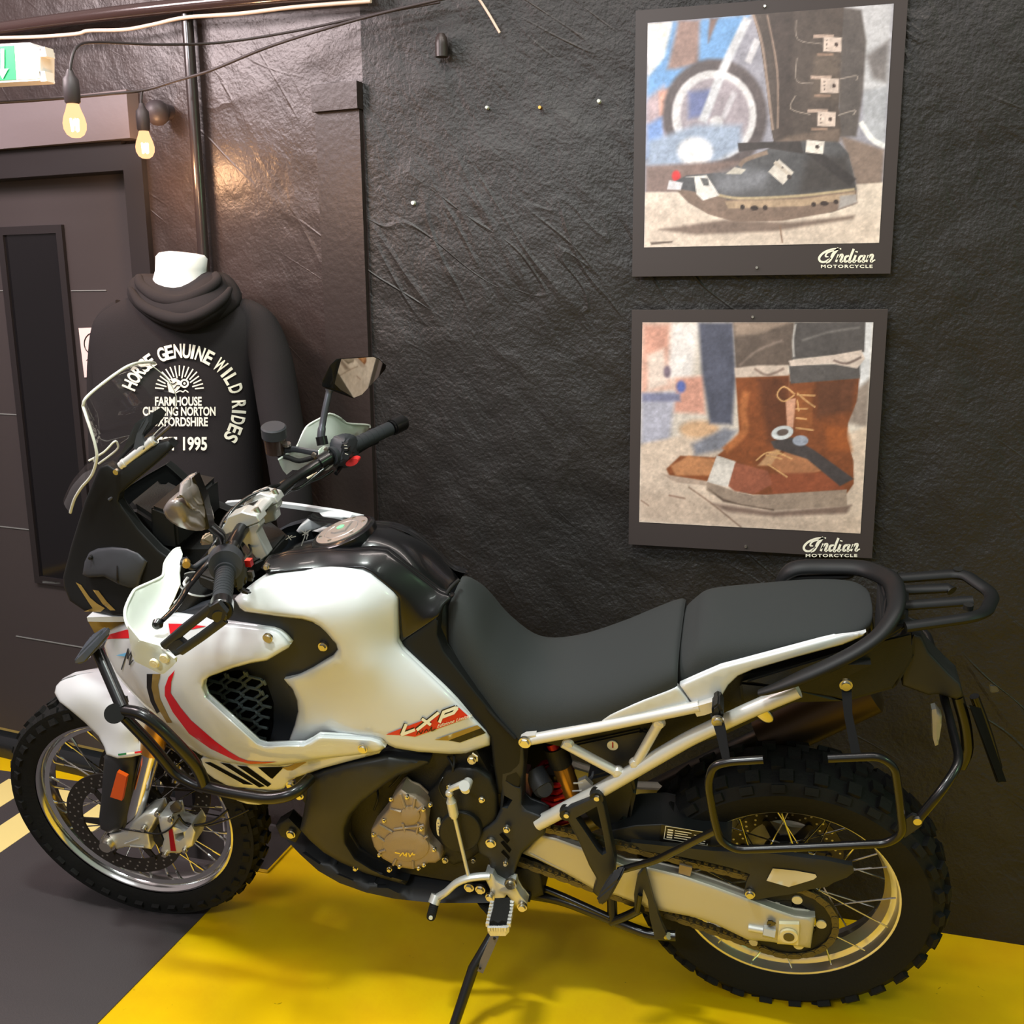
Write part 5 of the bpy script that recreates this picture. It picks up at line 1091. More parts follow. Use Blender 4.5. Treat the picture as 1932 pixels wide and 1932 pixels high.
# gear linkage and lever
mb = MB(); c = at(884, 1476, .165); mb.cyl(c, c+YV*.03, .010, n=18); mb.tube([at(878, 1480, .185), at(866, 1484, .19), at(852, 1490, .19), at(848, 1496, .19)], [.0085, .007, .0065, .007], 12); mb.cyl(at(876, 1485, .178), at(876, 1485, .196), .0115, n=18); mb.build('shift_crank', M['alu'], MC, True, 40)
mb = MB(); mb.lathe([(0, -.009), (.007, -.006), (.009, 0), (.007, .006), (0, .009)], at(848, 1499, .192), n=16); mb.build('ball_joint', M['alu'], MC)
mb = MB(); a, b = at(849, 1503, .192), at(857, 1542, .192); mb.cyl(a, a+(b-a)*.3, .005, .0105, n=20); mb.cyl(a+(b-a)*.3, a+(b-a)*.92, .0108, n=20); mb.cyl(a+(b-a)*.92, a+(b-a)*1.05, .008, n=20); mb.build('shift_sensor', M['alu'], MC, True, 30)
mb = MB(); mb.cyl(at(858, 1546, .192), at(884, 1655, .192), .0042, n=12); mb.build('shift_rod', M['alu'], MC)
tubep('shift_lever', [(924, 1655, .185), (905, 1656, .190), (880, 1659, .195), (860, 1668, .200), (842, 1684, .205), (826, 1694, .205)], [.0105]*6, M['alu'], sm=True) if False else None
mb = MB(); P = catmull(pl([(924, 1655, .185), (903, 1656, .190), (880, 1660, .195), (860, 1669, .200), (842, 1685, .205), (826, 1695, .205)]), 6); mb.tube(P, .0098, 14, .8); mb.build('shift_lever', M['alu'], MC)
mb = MB(); mb.cyl(at(824, 1691, .202), at(818, 1707, .215), .013, n=18); mb.build('shift_lever_end', M['alu'], MC, True, 40)
mb = MB(); a, b = at(820, 1706, .208), at(813, 1733, .258); mb.cyl(a, b, .0098, n=18)
for k in range(6): mb.cyl(a+(b-a)*(.1+.15*k), a+(b-a)*(.14+.15*k), .0105, n=18)
mb.build('shift_peg', M['rubber'], MC, True, 30)
mb = MB(); mb.cyl(b, b+(b-a)*.06, .0045, n=12); mb.build('shift_peg_cap', M['white_matte'], MC)
for px, py in ((885, 1677), (906, 1681)): bolt(px, py, .165, .0095, M['steel'], 'bracket_bolt', collar=True)
fp = [(916, 1648), (930, 1650), (936, 1662), (952, 1672), (962, 1664), (972, 1666), (974, 1676), (982, 1690), (995, 1706), (992, 1718), (980, 1719), (968, 1704), (956, 1690), (950, 1700), (930, 1704), (922, 1698), (925, 1680), (916, 1662)]
plate('footpeg_bracket', fp, .185, .024, M['alu'], MC, 4, .005)
for px, py, r in ((963, 1671, .011), (924, 1695, .008), (985, 1714, .009)): bolt(px, py, .192, r, M['steel'], 'bracket_bolt', hexa=False)
pegP = [(930, 1702, .205), (966, 1700, .205), (967, 1720, .24), (960, 1750, .285), (953, 1758, .29), (924, 1758, .29), (919, 1750, .285), (926, 1720, .24)]
mb = MB(); mb.prism(pl(pegP), np.array([0, 0, -.016])); mb.build('footpeg', M['alu'], MC, True, 30)
mb = MB(); inn = [(934, 1703, .208), (962, 1702, .208), (962, 1722, .24), (956, 1748, .28), (948, 1745, .28), (940, 1750, .282), (932, 1745, .28), (924, 1748, .282), (931, 1722, .24)]
mb.prism([p+np.array([0, 0, .010]) for p in pl(inn)], np.array([0, 0, -.012])); mb.build('footpeg_rubber', M['rubber'], MC, True, 30)
mb = MB()
for (a, b) in (((929, 1706, .21), (920, 1752, .286)), ((967, 1706, .21), (960, 1752, .286)), ((922, 1757, .29), (955, 1757, .29))):
    A, Bq = at(*a), at(*b)
    for k in range(7): mb.box(A+(Bq-A)*(k+.5)/7+np.array([0, 0, .004]), (.004, .003, .005))
mb.build('footpeg_teeth', M['alu'], MC, False)
# side stand, its tip on the floor
tip_w = gat(843, 1975, .006); tl = tip_w-B_O; tip = np.array([tl@B_F, tl@B_L, tl@B_U])
top = at(928, 1725, .17); mid = top+(tip-top)*.42
mb = MB(); mb.tube([top, at(932, 1762, .205), mid, tip], [.012, .012, .0125, .011], 14); mb.build('side_stand', M['tube_black'], MC)
mb = MB(); a, b = at(934, 1768, .222), at(905, 1834, .258); t = (b-a)/np.linalg.norm(b-a); mb.box((a+b)/2, (.0095, .003, np.linalg.norm(b-a)/2), np.stack([np.cross(YV, t), YV, t], 1)); mb.build('stand_plate', mat('stand_plate', rgb(104, 98, 96), .45, .3), MC, False)
for q in ((933, 1772, .228), (906, 1828, .26)): bolt(*q, .0032, M['engine_black'], 'stand_rivet', hexa=False, collar=False, h=.003)
mb = MB(); tz = np.array([B_F[2], B_L[2], B_U[2]]); mb.prism([tip+np.array(q)-tz*.006 for q in ((.03, .02, .0), (.03, -.02, .0), (-.03, -.02, 0), (-.03, .02, 0))], tz*.008); mb.build('stand_foot', M['tube_black'], MC, False)
hull('stand_bracket', [(895, 1702, .13), (915, 1712, .15), (935, 1722, .175), (918, 1730, .175), (908, 1716, .15), (930, 1700, .12), (940, 1715, .15)], M['engine_black'])
# centre stand tubes and blade below the swingarm
tubep('centre_stand', [(1000, 1690, .10), (1060, 1700, .12), (1130, 1728, .14), (1190, 1752, .15), (1225, 1765, .16), (1275, 1768, .16)], .0115, M['tube_black'], .05)
tubep('centre_stand', [(1010, 1672, .10), (1060, 1692, .12), (1150, 1733, .145)], .008, M['tube_black'], .03)
tubep('centre_stand_strut', [(1154, 1690, .12), (1156, 1742, .147)], .0115, M['tube_black'])
tubep('centre_stand_strut', [(1152, 1742, .147), (1185, 1730, .15), (1210, 1716, .155)], .010, M['tube_black'])
plate('centre_stand_blade', [(1217, 1639), (1222, 1660), (1234, 1706), (1250, 1750), (1262, 1775), (1236, 1775), (1226, 1735), (1222, 1700), (1214, 1680), (1206, 1728), (1198, 1726), (1196, 1690), (1202, 1658)], .175, .012, M['satin_black'], MC, 3, .003)
tubep('centre_stand_strut', [(1208, 1690, .182), (1203, 1722, .182)], .0055, M['chrome'] if False else M['tube_black'])
mb = MB(); mb.cyl(at(1250, 1768, .16), at(1262, 1768, .17), .008, n=10); mb.build('stand_bolt', M['steel'], MC)
# ------------------------------------------------------------------ pannier racks, grab rail, luggage rack, tail
def both(fn):
    for s in (1, -1): fn(s)
def mir(P, s): return [np.array([p[0], s*p[1], p[2]]) for p in P]
M['strap'] = mat('matt_black_strap', rgb(14, 14, 14), .8, 0, .15)
def pannier(s):
    mb = MB(); P = mir(pl([(1440, 1436, .285), (1375, 1440, .285), (1345, 1448, .285), (1335, 1480, .285), (1346, 1545, .285), (1358, 1588, .285), (1388, 1606, .285), (1530, 1601, .285), (1675, 1594, .285), (1703, 1575, .285), (1697, 1510, .285), (1688, 1450, .285), (1660, 1430, .285), (1562, 1434, .285)]), s)
    mb.tube(smooth_path(P, .05), .0078, 14); r = mb.build('pannier_rack', M['tube_black'], MC)
    mb = MB(); mb.tube(smooth_path(mir(pl([(1168, 1645, .19), (1200, 1636, .20), (1240, 1625, .215), (1352, 1568, .283)]), s), .03), .0078, 12); mb.build('rack_stay', M['tube_black'], MC)
    mb = MB(); mb.prism(mir(pl([(1340, 1352, .20), (1362, 1350, .20), (1370, 1385, .24), (1378, 1440, .286), (1364, 1442, .286), (1352, 1392, .24)]), s), YV*s*-.005); mb.build('rack_strap', M['strap'], MC)
    mb = MB(); mb.prism(mir(pl([(1586, 1290, .17), (1606, 1290, .17), (1608, 1350, .22), (1626, 1434, .286), (1608, 1436, .286), (1592, 1352, .22)]), s), YV*s*-.005); mb.build('rack_strap', M['strap'], MC)
    mb = MB(); mb.prism(mir(pl([(1700, 1555, .285), (1722, 1540, .285), (1745, 1545, .28), (1738, 1562, .28), (1706, 1584, .285)]), s), YV*s*-.006); mb.build('rack_lug', M['satin_black'], MC)
    mb = MB(); c = mir(pl([(1730, 1549, .285)]), s)[0]; mb.cyl(c, c+YV*s*.007, .0075, n=14); mb.build('rack_bolt', M['steel'], MC, True, 30)
both(pannier)
mb = MB(); P = pl([(1732, 1548, .28), (1780, 1490, .265), (1812, 1440, .22)]); mb.tube(smooth_path(P+[np.array([p[0], -p[1], p[2]]) for p in P[::-1]], .06), .0085, 12); mb.build('rack_cross_brace', M['tube_black'], MC)
for px, py, Y in ((1354, 1365, .215), (1596, 1296, .18)): bolt(px, py, Y, .0095, M['steel'], 'rack_bolt', hexa=False)
hull('strap_boss', hull2([(1342, 1340), (1356, 1330), (1366, 1350), (1360, 1372), (1344, 1372)], .205, .05), M['engine_black'], MC, .004, 30, True)
# grab rail: one bent bar round the back of the seat
mb = MB(); P = catmull(pl([(1432, 1310, .168), (1462, 1301, .172), (1500, 1286, .172), (1560, 1260, .166), (1620, 1229, .152), (1662, 1197, .13), (1688, 1156, .09), (1690, 1120, .03), (1680, 1098, -.04), (1655, 1084, -.10), (1620, 1074, -.135), (1560, 1072, -.150), (1505, 1074, -.155), (1480, 1088, -.155), (1466, 1112, -.155)]), 6)
n_ = len(P); rr = [.009+.0105*min(1, i/14, (n_-1-i)/12+.25) for i in range(n_)]
mb.tube(P, rr, 14, .6, (0, 0, 1)); mb.build('grab_rail', M['rack'], MC)
mb = MB(); P = catmull(pl([(1482, 1096, -.15), (1520, 1092, -.152), (1600, 1090, -.14), (1604, 1078, -.15)]), 5); mb.tube(P, .006, 8); mb.build('grab_rail_lip', M['rack'], MC)
hull('rail_plate', [(1655, 1084, -.11), (1700, 1091, -.11), (1718, 1120, -.04), (1716, 1182, .10), (1692, 1202, .112), (1646, 1224, .138), (1662, 1180, .115), (1668, 1130, .02), (1690, 1100, -.11), (1704, 1178, .09)], M['rack'], MC, .004)
# luggage rack: outer hoop with three inner bars
mb = MB(); P = smooth_path(pl([(1692, 1094, -.115), (1800, 1086, -.115), (1822, 1088, -.105), (1868, 1120, -.05), (1872, 1132, -.02), (1860, 1158, .06), (1834, 1168, .095), (1708, 1186, .115)]), .03); mb.tube(P, .0135, 12, .7, (0, 0, 1)); mb.build('luggage_rack', M['rack'], MC)
for L in ([(1694, 1117, -.045), (1788, 1112, -.048), (1796, 1118, -.04)], [(1700, 1146, .03), (1835, 1136, .028)]):
    mb = MB(); mb.tube(pl(L), .0125, 12, .7, (0, 0, 1)); mb.build('luggage_rack_bar', M['rack'], MC)
for q in ((1684, 1088, -.12), (1806, 1084, -.115), (1826, 1152, .065), (1698, 1167, .09)):
    c = at(*q); mb = MB(); mb.cyl(c, c+np.array([0, 0, .010]), .009, n=14); mb.build('rack_screw', M['engine_black'], MC)
# tail: under tray, number-plate hanger, lamps
hull('tail_tray', [(1395, 1290, .14), (1500, 1300, .12), (1640, 1215, .09), (1725, 1195, .05), (1725, 1240, .05), (1690, 1300, .07), (1600, 1325, .10), (1400, 1330, .12),
                   (1395, 1290, -.14), (1500, 1300, -.12), (1640, 1215, -.09), (1725, 1195, -.05), (1690, 1300, -.07), (1600, 1325, -.10), (1400, 1330, -.12)], M['engine_black'], MC, .006)
panel('hanger_arm', MC, [(1716, 1196), (1738, 1202), (1752, 1232), (1790, 1272), (1812, 1292), (1818, 1316), (1804, 1322), (1770, 1312), (1752, 1314), (1702, 1296), (1700, 1250)], [(1720, 1200, .03), (1700, 1290, .06), (1815, 1310, .03)], M['satin_black'], .06, 6, .008, 10)
tubep('hanger_stem', [(1806, 1316, .02), (1822, 1370, .02), (1826, 1420, .02), (1812, 1448, .02)], .012, M['tube_black'], .05)
tubep('hanger_stem', [(1838, 1316, -.12), (1862, 1380, -.12), (1882, 1450, -.12)], .010, M['tube_black'], .05)
hull('number_plate_holder', [(1826, 1330, .03), (1850, 1336, -.08), (1900, 1480, -.08), (1880, 1480, .03), (1830, 1335, .035), (1884, 1478, .035)], M['strap'], MC, .003)
panel('reflector', MC, [(1758, 1342), (1766, 1340), (1777, 1354), (1776, 1372), (1770, 1408), (1764, 1410), (1760, 1396)], .06, mat('grey_reflector', rgb(140, 138, 132), .3, 0, .5, .4), .02, 3, .004, 6)
hull('tail_lamp', [(1704, 1220, .02), (1722, 1214, .02), (1728, 1234, .02), (1712, 1246, .02), (1704, 1222, -.05), (1728, 1232, -.05), (1720, 1214, -.05)], mat('dim_red_lamp', rgb(96, 62, 50), .25, 0, .5, .4), MC, .002)
hull('rear_indicator', [(1866, 1292, -.16), (1880, 1296, -.16), (1886, 1308, -.16), (1868, 1310, -.16), (1866, 1294, -.20), (1884, 1308, -.20)], M['smoke_lens'], MC, .002)
mb = MB(); a = at(1440, 1395, -.13); b = at(1640, 1300, -.16); mb.cyl(a, b, .058, n=28); mb.cyl(b, b+(b-a)*.05, .058, .04, n=28); mb.build('silencer', mat('brown_steel_silencer', rgb(70, 56, 44), .4, .6), MC, True, 40)
tubep('exhaust_pipe', [(700, 1560, -.12), (900, 1600, -.15), (1100, 1560, -.16), (1300, 1460, -.15), (1440, 1395, -.13)], .026, M['dark_steel'], .1)

# ------------------------------------------------------------------ crash bars and front indicator
tubep('crash_bar', [(186, 1232, .20), (232, 1338, .275)], .0135, M['tube_black'])
tubep('crash_bar', [(228, 1342, .275), (268, 1348, .285), (300, 1372, .285), (340, 1412, .28), (374, 1450, .27), (388, 1488, .265)], .0135, M['tube_black'], .06)
tubep('crash_bar', [(236, 1356, .265), (290, 1412, .262), (330, 1462, .258), (358, 1478, .26), (388, 1490, .265)], .0125, M['tube_black'], .05)
tubep('crash_bar', [(378, 1484, .266), (440, 1499, .272), (510, 1510, .272), (556, 1500, .262), (586, 1470, .21)], .0135, M['tube_black'], .07)
def farbar(L, r):
    mb = MB(); mb.tube(smooth_path(mir(pl(L), -1), .06), r, 12); mb.build('crash_bar', M['tube_black'], MC)
farbar([(186, 1232, .20), (232, 1338, .275), (300, 1372, .285), (374, 1450, .27), (388, 1488, .265)], .0135)
farbar([(378, 1484, .266), (510, 1510, .272), (556, 1500, .262), (586, 1470, .21)], .0135)
mb = MB(); mb.cyl(at(226, 1344, .245), at(216, 1349, .295), .021, n=22); mb.build('crash_bar_cap', M['tube_black'], MC, True, 30)
hull('crash_bar_clamp', [(222, 1322, .25), (240, 1310, .24), (244, 1330, .24), (232, 1340, .27), (224, 1330, .22), (242, 1322, .22)], M['engine_black'], MC, .003)
for px, py, Y in ((548, 1484, .2), (565, 1504, .2)): bolt(px, py, Y, .008, M['steel'], 'crash_bar_bolt')
hull('front_indicator', [(203, 1184, .21), (212, 1194, .21), (198, 1215, .215), (160, 1254, .25), (144, 1257, .255), (138, 1250, .255), (168, 1204, .22), (196, 1186, .19), (150, 1250, .23), (190, 1215, .19)], M['smoke_lens'], MC, .004)

# ------------------------------------------------------------------ windscreen and front cowl
lef = catmull(pl([(133, 970, .130), (141, 944, .140), (156, 920, .150), (174, 898, .158), (183, 862, .162), (174, 822, .155), (165, 795, .145), (157, 770, .131)]), 4)
Lr = lef[-1]; top_ = catmull([Lr]+pl([(164, 752, .124), (205, 718, .08), (245, 692, .035), (275, 686, -.03), (293, 688, -.09)])+[np.array([Lr[0], -Lr[1], Lr[2]])], 6)
cl = np.concatenate([[0], np.cumsum([np.linalg.norm(top_[i+1]-top_[i]) for i in range(len(top_)-1)])]); top_ = np.array(top_)
crest = [np.array([np.interp(cl[-1]*(1-(k+10)/20.), cl, top_[:, j]) for j in range(3)]) for k in range(-10, 11)]
rows = []
for i, p in enumerate(lef):
    t = i/(len(lef)-1); bul = .075*(1-t)+.045*t; row = []
    for k in range(-10, 11):
        s = k/10.; row.append(np.array([p[0]+bul*(1-abs(s)**2.2), p[1]*s, p[2]]))
    rows.append(row)
tp = rows[-1]
for t in (.25, .5, .75, 1.): rows.append([a*(1-t)+b*t for a, b in zip(tp, crest)])
nw = 21; V = [q for r in rows for q in r]; Fq = [(i*nw+k, i*nw+k+1, (i+1)*nw+k+1, (i+1)*nw+k) for i in range(len(rows)-1) for k in range(nw-1)]
ws = obj('windscreen', V, Fq, M['screen'], MC, True, None)
rim_ = list(lef)[::2]+[np.array(q) for q in top_[2::3]]+[np.array([q[0], -q[1], q[2]]) for q in lef[::-2]]
mb = MB(); P = catmull(rim_, 3); n_ = len(P); mb.tube(P, [.0030 if i < n_*.60 else .0012 for i in range(n_)], 8); mb.build('windscreen_edge', M['screen_edge'], ws)
mb = MB(); mb.tube(catmull(pl([(168, 872, .11), (196, 856, .10), (216, 836, .09), (222, 840, .085), (220, 852, .085), (186, 878, .10)]), 4), .0022, 8); mb.build('screen_slot_edge', M['screen_edge'], ws)
hull('screen_bracket', [(256, 800, .07), (290, 780, .05), (304, 771, .03), (314, 780, .02), (308, 792, .03), (285, 806, .06), (262, 812, .07), (240, 850, .09), (225, 866, .10), (222, 876, .10), (250, 840, .05), (290, 800, .0)], M['satin_black'], MC, .003)
mb = MB(); mb.prism(pl([(268, 800, .085), (278, 788, .075), (280, 800, .08), (268, 822, .09), (273, 850, .10), (262, 855, .10), (252, 848, .10), (258, 822, .09)]), -YV*.006); mb.build('bracket_plate', M['dark_plastic'], MC)
mb = MB(); a, b = at(228, 882, .105), at(292, 832, .085); mb.cyl(a, b, .0088, n=18); mb.cyl(a+(b-a)*.08, a+(b-a)*.14, .0102, n=18); mb.cyl(a+(b-a)*.9, a+(b-a)*.96, .0102, n=18); mb.build('screen_strut', M['alu'], MC, True, 30)
mb = MB(); mb.cyl(b, at(322, 806, .07), .0035, n=10); mb.build('strut_rod', M['dark_steel'], MC)
bolt(221, 892, .115, .0065, M['steel'], 'strut_bolt', hexa=False, collar=False)
# dark cowl below the screen
CWo = [(187, 884), (204, 878), (222, 890), (262, 864), (300, 838), (318, 834), (328, 846), (290, 880), (246, 916), (227, 934), (224, 948), (262, 1000), (300, 1040), (345, 1072), (338, 1100), (330, 1142), (256, 1162), (210, 1163), (160, 1155), (132, 1136), (121, 1110), (119, 1092), (135, 1030), (160, 950)]
CW = panel('front_cowl', MC, CWo, [(187, 884, .105), (256, 872, .105), (326, 845, .085), (224, 945, .115), (300, 1040, .13), (335, 1130, .14), (256, 1160, .135), (160, 1155, .075), (120, 1100, .035), (150, 990, .06), (230, 1020, .11)], M['side'], .02, 6, .006, 12)
fv = panel('front_cowl', MC, [(150, 985), (200, 960), (224, 950), (262, 1000), (300, 1040), (345, 1072), (330, 1142), (256, 1162), (160, 1155), (132, 1136), (119, 1100), (135, 1030)], [(224, 945, .115), (300, 1040, .13), (335, 1130, .14), (256, 1160, .135), (160, 1155, .075), (120, 1100, .035), (150, 990, .06), (230, 1020, .11)], M['side'], .02, 6, .006, 14)
for v in fv.obj.data.vertices: v.co.y *= -1
fv.obj.data.flip_normals()
HLo = [(168, 1046), (184, 1038), (212, 1034), (240, 1035), (262, 1044), (280, 1062), (268, 1090), (262, 1112), (244, 1112), (222, 1104), (196, 1090), (166, 1092), (156, 1086), (160, 1062)]
HL = panel('headlight_shell', MC, HLo, [(168, 1046, .085), (240, 1036, .115), (262, 1110, .138), (160, 1088, .09), (215, 1085, .135)], M['dark_plastic'], .03, 7, .010, 9, mirror=True)
bolt(172, 1054, .094, .004, M['engine_black'], 'cowl_screw', hexa=False)
for q in ([(220, 1070), (222, 1070), (224, 1105), (220, 1103)],): decal('shell_groove', HL.obj, HL, q, M['black_vinyl'], .002, 5)
for q in ([(143, 1101), (153, 1106), (170, 1130), (183, 1141), (198, 1150), (190, 1157), (158, 1156), (175, 1150), (168, 1140)], [(175, 1115), (186, 1117), (202, 1138), (218, 1154), (208, 1154), (194, 1142)]):
    decal('cowl_chevron', CW.obj, CW, q, M['gold'], .003, 6)
hull('dashboard', [(1.29, .10, 1.17), (1.29, -.10, 1.17), (1.28, .10, 1.25), (1.28, -.10, 1.25), (1.36, .09, 1.17), (1.36, -.09, 1.17), (1.34, .09, 1.265), (1.34, -.09, 1.265)], M['side'], MC, .006, 30, True)
hull('headlight_mount', [(1.30, .08, 1.20), (1.30, -.08, 1.20), (1.36, .09, 1.0), (1.36, -.09, 1.0), (1.52, .06, 1.16), (1.52, -.06, 1.16), (1.50, .06, 1.0), (1.50, -.06, 1.0), (1.40, .07, 1.26), (1.40, -.07, 1.26)], M['engine_black'], MC, .01, 30, True)
mb = MB(); mb.tube(pl([(206, 946, .11), (240, 920, .10), (316, 856, .07)]), .0035, 8); mb.build('cowl_edge_strip', M['dark_plastic'], MC)
hull('fog_lens', [(1.50, .03, 1.08), (1.56, .03, 1.05), (1.58, -.03, 1.05), (1.52, -.03, 1.09), (1.55, .02, 1.11), (1.55, -.02, 1.11)], M['smoke_lens'], MC, .004, 30, True)
# ------------------------------------------------------------------ handlebar, clamps and controls
bar = pl([(414, 1168, .485), (418, 1150, .46), (425, 1082, .285), (431, 1058, .20), (438, 1034, .13)])+[np.array([1.155, .06, 1.208]), np.array([1.150, -.06, 1.214])]+pl([(545, 914, -.13), (575, 893, -.18), (622, 864, -.24), (752, 803, -.46), (764, 797, -.485)])
mb = MB(); mb.tube(smooth_path(bar, .05), .0125, 16); mb.build('handlebar', M['tube_black'], MC)
mb = MB(); mb.tube(smooth_path(bar[4:8], .04), .0148, 16); mb.build('handlebar_centre', M['tube_black'], MC)
def bar_dir(s): 
    P = bar if s > 0 else bar[::-1]
    return P[1], P[2]
xb, zb = 1.1525, 1.212
oct_ = [(math.cos(math.pi/8+math.pi/4*k), math.sin(math.pi/8+math.pi/4*k)) for k in range(8)]
tl_ = math.radians(-22)
def rot2(a, b): return (a*math.cos(tl_)-b*math.sin(tl_), a*math.sin(tl_)+b*math.cos(tl_))
for y0 in (.046, -.046):
    mb = MB()
    prof = [rot2(*q) for q in ((.046, .012), (.030, .022), (.018, .031), (-.018, .031), (-.030, .022), (-.046, .012), (-.046, -.004), (.046, -.004))]
    mb.prism([np.array([xb+a, y0+.019, zb+b]) for a, b in prof], -YV*.038); ca = mb.build('bar_clamp_cap', M['alu'], MC, True, 20)
    mb = MB(); prof = [rot2(*q) for q in ((.038, -.005), (-.038, -.005), (-.036, -.015), (-.022, -.024), (-.016, -.080 if y0 > 0 else -.04), (.012, -.088 if y0 > 0 else -.04), (.022, -.026), (.038, -.015))]
    mb.prism([np.array([xb+a, y0+.015, zb+b]) for a, b in prof], -YV*.030); mb.build('bar_riser', M['alu'], MC, True, 20)
    for s in (1, -1):
        a, b = rot2(.038*s, .010); c = np.array([xb+a, y0, zb+b]); a2, b2 = rot2(0, 1); ax = np.array([a2, 0, b2])
        mb = MB(); mb.cyl(c, c+ax*.012, .0088, n=18); mb.cyl(c+ax*.0121, c+ax*.0125, .0042, n=6); mb.build('clamp_bolt', M['steel'], ca, True, 30)
mb = MB(); prof = [rot2(*q) for q in ((.036, .010), (.024, .020), (-.024, .020), (-.036, .010), (-.036, .0), (.036, .0))]
mb.prism([np.array([xb+a, .03, zb+b]) for a, b in prof], -YV*.06); mb.build('clamp_bridge', M['alu'], MC, True, 20)
mb = MB(); prof = [rot2(*q) for q in ((.014, .0195), (-.014, .0195), (-.014, .0212), (.014, .0212))]; mb.prism([np.array([xb+a, .014, zb+b]) for a, b in prof], -YV*.028); mb.build('bridge_window', M['black_vinyl'], MC, False)
hull('top_yoke', [(1.24, .13, 1.10), (1.24, -.13, 1.10), (1.19, .14, 1.09), (1.19, -.14, 1.09), (1.11, .05, 1.115), (1.11, -.05, 1.115), (1.24, .13, 1.13), (1.24, -.13, 1.13), (1.19, .14, 1.12), (1.19, -.14, 1.12), (1.11, .05, 1.14), (1.11, -.05, 1.14)], M['engine_black'], MC, .004, 30, True)
for o_ in [c for c in MC.children if c.name.split('.')[0] in ('bar_clamp_cap', 'bar_riser', 'clamp_bridge')]:
    bv = o_.modifiers.new('b', 'BEVEL'); bv.width = .0026; bv.segments = 2; bv.limit_method = 'ANGLE'; bv.angle_limit = .4
# grips
def along(P, Q, t): return P+(Q-P)*t
for s in (1, -1):
    e, i0 = (bar[1], bar[2]) if s > 0 else (bar[-2], bar[-3])
    a = along(i0, e, .02); b = along(i0, e, .86); mb = MB(); mb.cyl(a, b, .0172, n=24)
    for k in range(9): p = along(a, b, .1+.09*k); q = along(a, b, .13+.09*k); mb.cyl(p, q, .0178, n=24)
    mb.cyl(a, along(a, b, .05), .021, n=24); mb.build('grip', M['grip'], MC, True, 40)
    mb = MB(); c = along(i0, e, 1.08); d = along(i0, e, .88); mb.cyl(d, along(d, c, .12), .0178, n=24); mb.cyl(along(d, c, .12), along(d, c, .92), .0205, n=24); mb.cyl(along(d, c, .92), c, .0205, .018, n=24); mb.cyl(c, along(d, c, 1.01), .007, n=12); mb.build('bar_end_weight', M['tube_black'], MC, True, 35)
# left switch housing behind the grip
ph = at(426, 1068, .268); dh = (bar[1]-bar[2])/np.linalg.norm(bar[1]-bar[2])
mb = MB(); mb.cyl(ph-dh*.028, ph+dh*.012, .0335, .0315, n=28); mb.build('switch_housing', M['dark_plastic'], MC, True, 40)
hull('switch_pod', [(436, 1062, .26), (452, 1058, .25), (466, 1070, .24), (470, 1092, .24), (462, 1112, .255), (444, 1118, .27), (440, 1085, .22), (465, 1085, .21), (452, 1108, .23)], M['dark_plastic'], MC, .004)
hull('switch_lever', [(441, 1110, .26), (450, 1106, .25), (478, 1118, .25), (470, 1126, .26), (452, 1122, .26), (460, 1112, .235), (470, 1118, .235)], M['satin_black'], MC, .003)
mb = MB(); mb.box(at(470, 1064, .232), (.006, .006, .007)); mb.build('horn_button', M['red_metal'], MC)
for q in ((474, 1086, .235), (472, 1092, .235)): mb = MB(); mb.box(at(*q), (.005, .004, .007)); mb.build('switch_button', M['dark_plastic'], MC)
tubep('wiring', [(452, 1030, .10), (458, 1045, .12), (464, 1052, .16), (458, 1062, .22)], .003, M['tube_black'], sm=True)
tubep('wiring', [(470, 1030, .06), (474, 1044, .08), (464, 1056, .14)], .0026, M['tube_black'], sm=True)
tubep('brake_hose', [(508, 925, -.05), (470, 940, -.02), (440, 965, .02), (420, 1000, .06), (404, 1030, .10), (380, 1060, .12)], .004, M['tube_black'], sm=True)
tubep('brake_hose', [(620, 880, -.22), (560, 925, -.15), (520, 918, -.09), (465, 945, -.02), (428, 975, .03), (410, 1010, .08)], .004, M['tube_black'], sm=True)
# clutch perch, reservoir blocks, lever
hull('clutch_perch', [(392, 1048, .20), (408, 1036, .19), (428, 1040, .20), (432, 1052, .21), (400, 1066, .22), (384, 1060, .22), (408, 1046, .17), (424, 1048, .17)], M['dark_plastic'], MC, .003)
hull('clutch_reservoir', [(384, 1010, .20), (400, 1006, .19), (404, 1022, .19), (400, 1030, .20), (376, 1032, .21), (380, 1020, .22), (390, 1012, .16), (402, 1026, .16)], M['bronze'], MC, .003)
hull('mirror_base', [(393, 1040, .205), (408, 1028, .2), (412, 1040, .2), (410, 1050, .205), (392, 1054, .21), (400, 1040, .175), (408, 1044, .175)], M['bronze'], MC, .003)
mb = MB(); mb.tube(catmull(pl([(398, 1052, .21), (380, 1064, .235), (364, 1074, .255), (352, 1066, .265), (340, 1064, .27)]), 5), .0055, 10); mb.build('guard_stay', M['dark_plastic'], MC)
mb = MB(); c = at(352, 1063, .272); mb.cyl(c, c+np.array([-.006, .012, 0]), .0075, n=14); mb.build('guard_bolt', mat('brass_bolt', (.55, .36, .09, 1), .35, .9), MC)
hull('guard_boss', [(340, 1056, .26), (350, 1050, .26), (358, 1056, .265), (360, 1068, .27), (346, 1076, .27), (338, 1068, .27), (350, 1062, .245)], M['satin_black'], MC, .003)
mb = MB(); P = catmull(pl([(394, 1062, .225), (380, 1078, .25), (364, 1098, .29), (352, 1114, .325), (346, 1126, .345), (330, 1150, .385), (306, 1174, .425)]), 6); rr = [.0085-.0025*i/len(P) for i in range(len(P))]; mb.tube(P, rr, 12, .6, (0, 0, 1)); lv = mb.build('clutch_lever', M['tube_black'], MC)
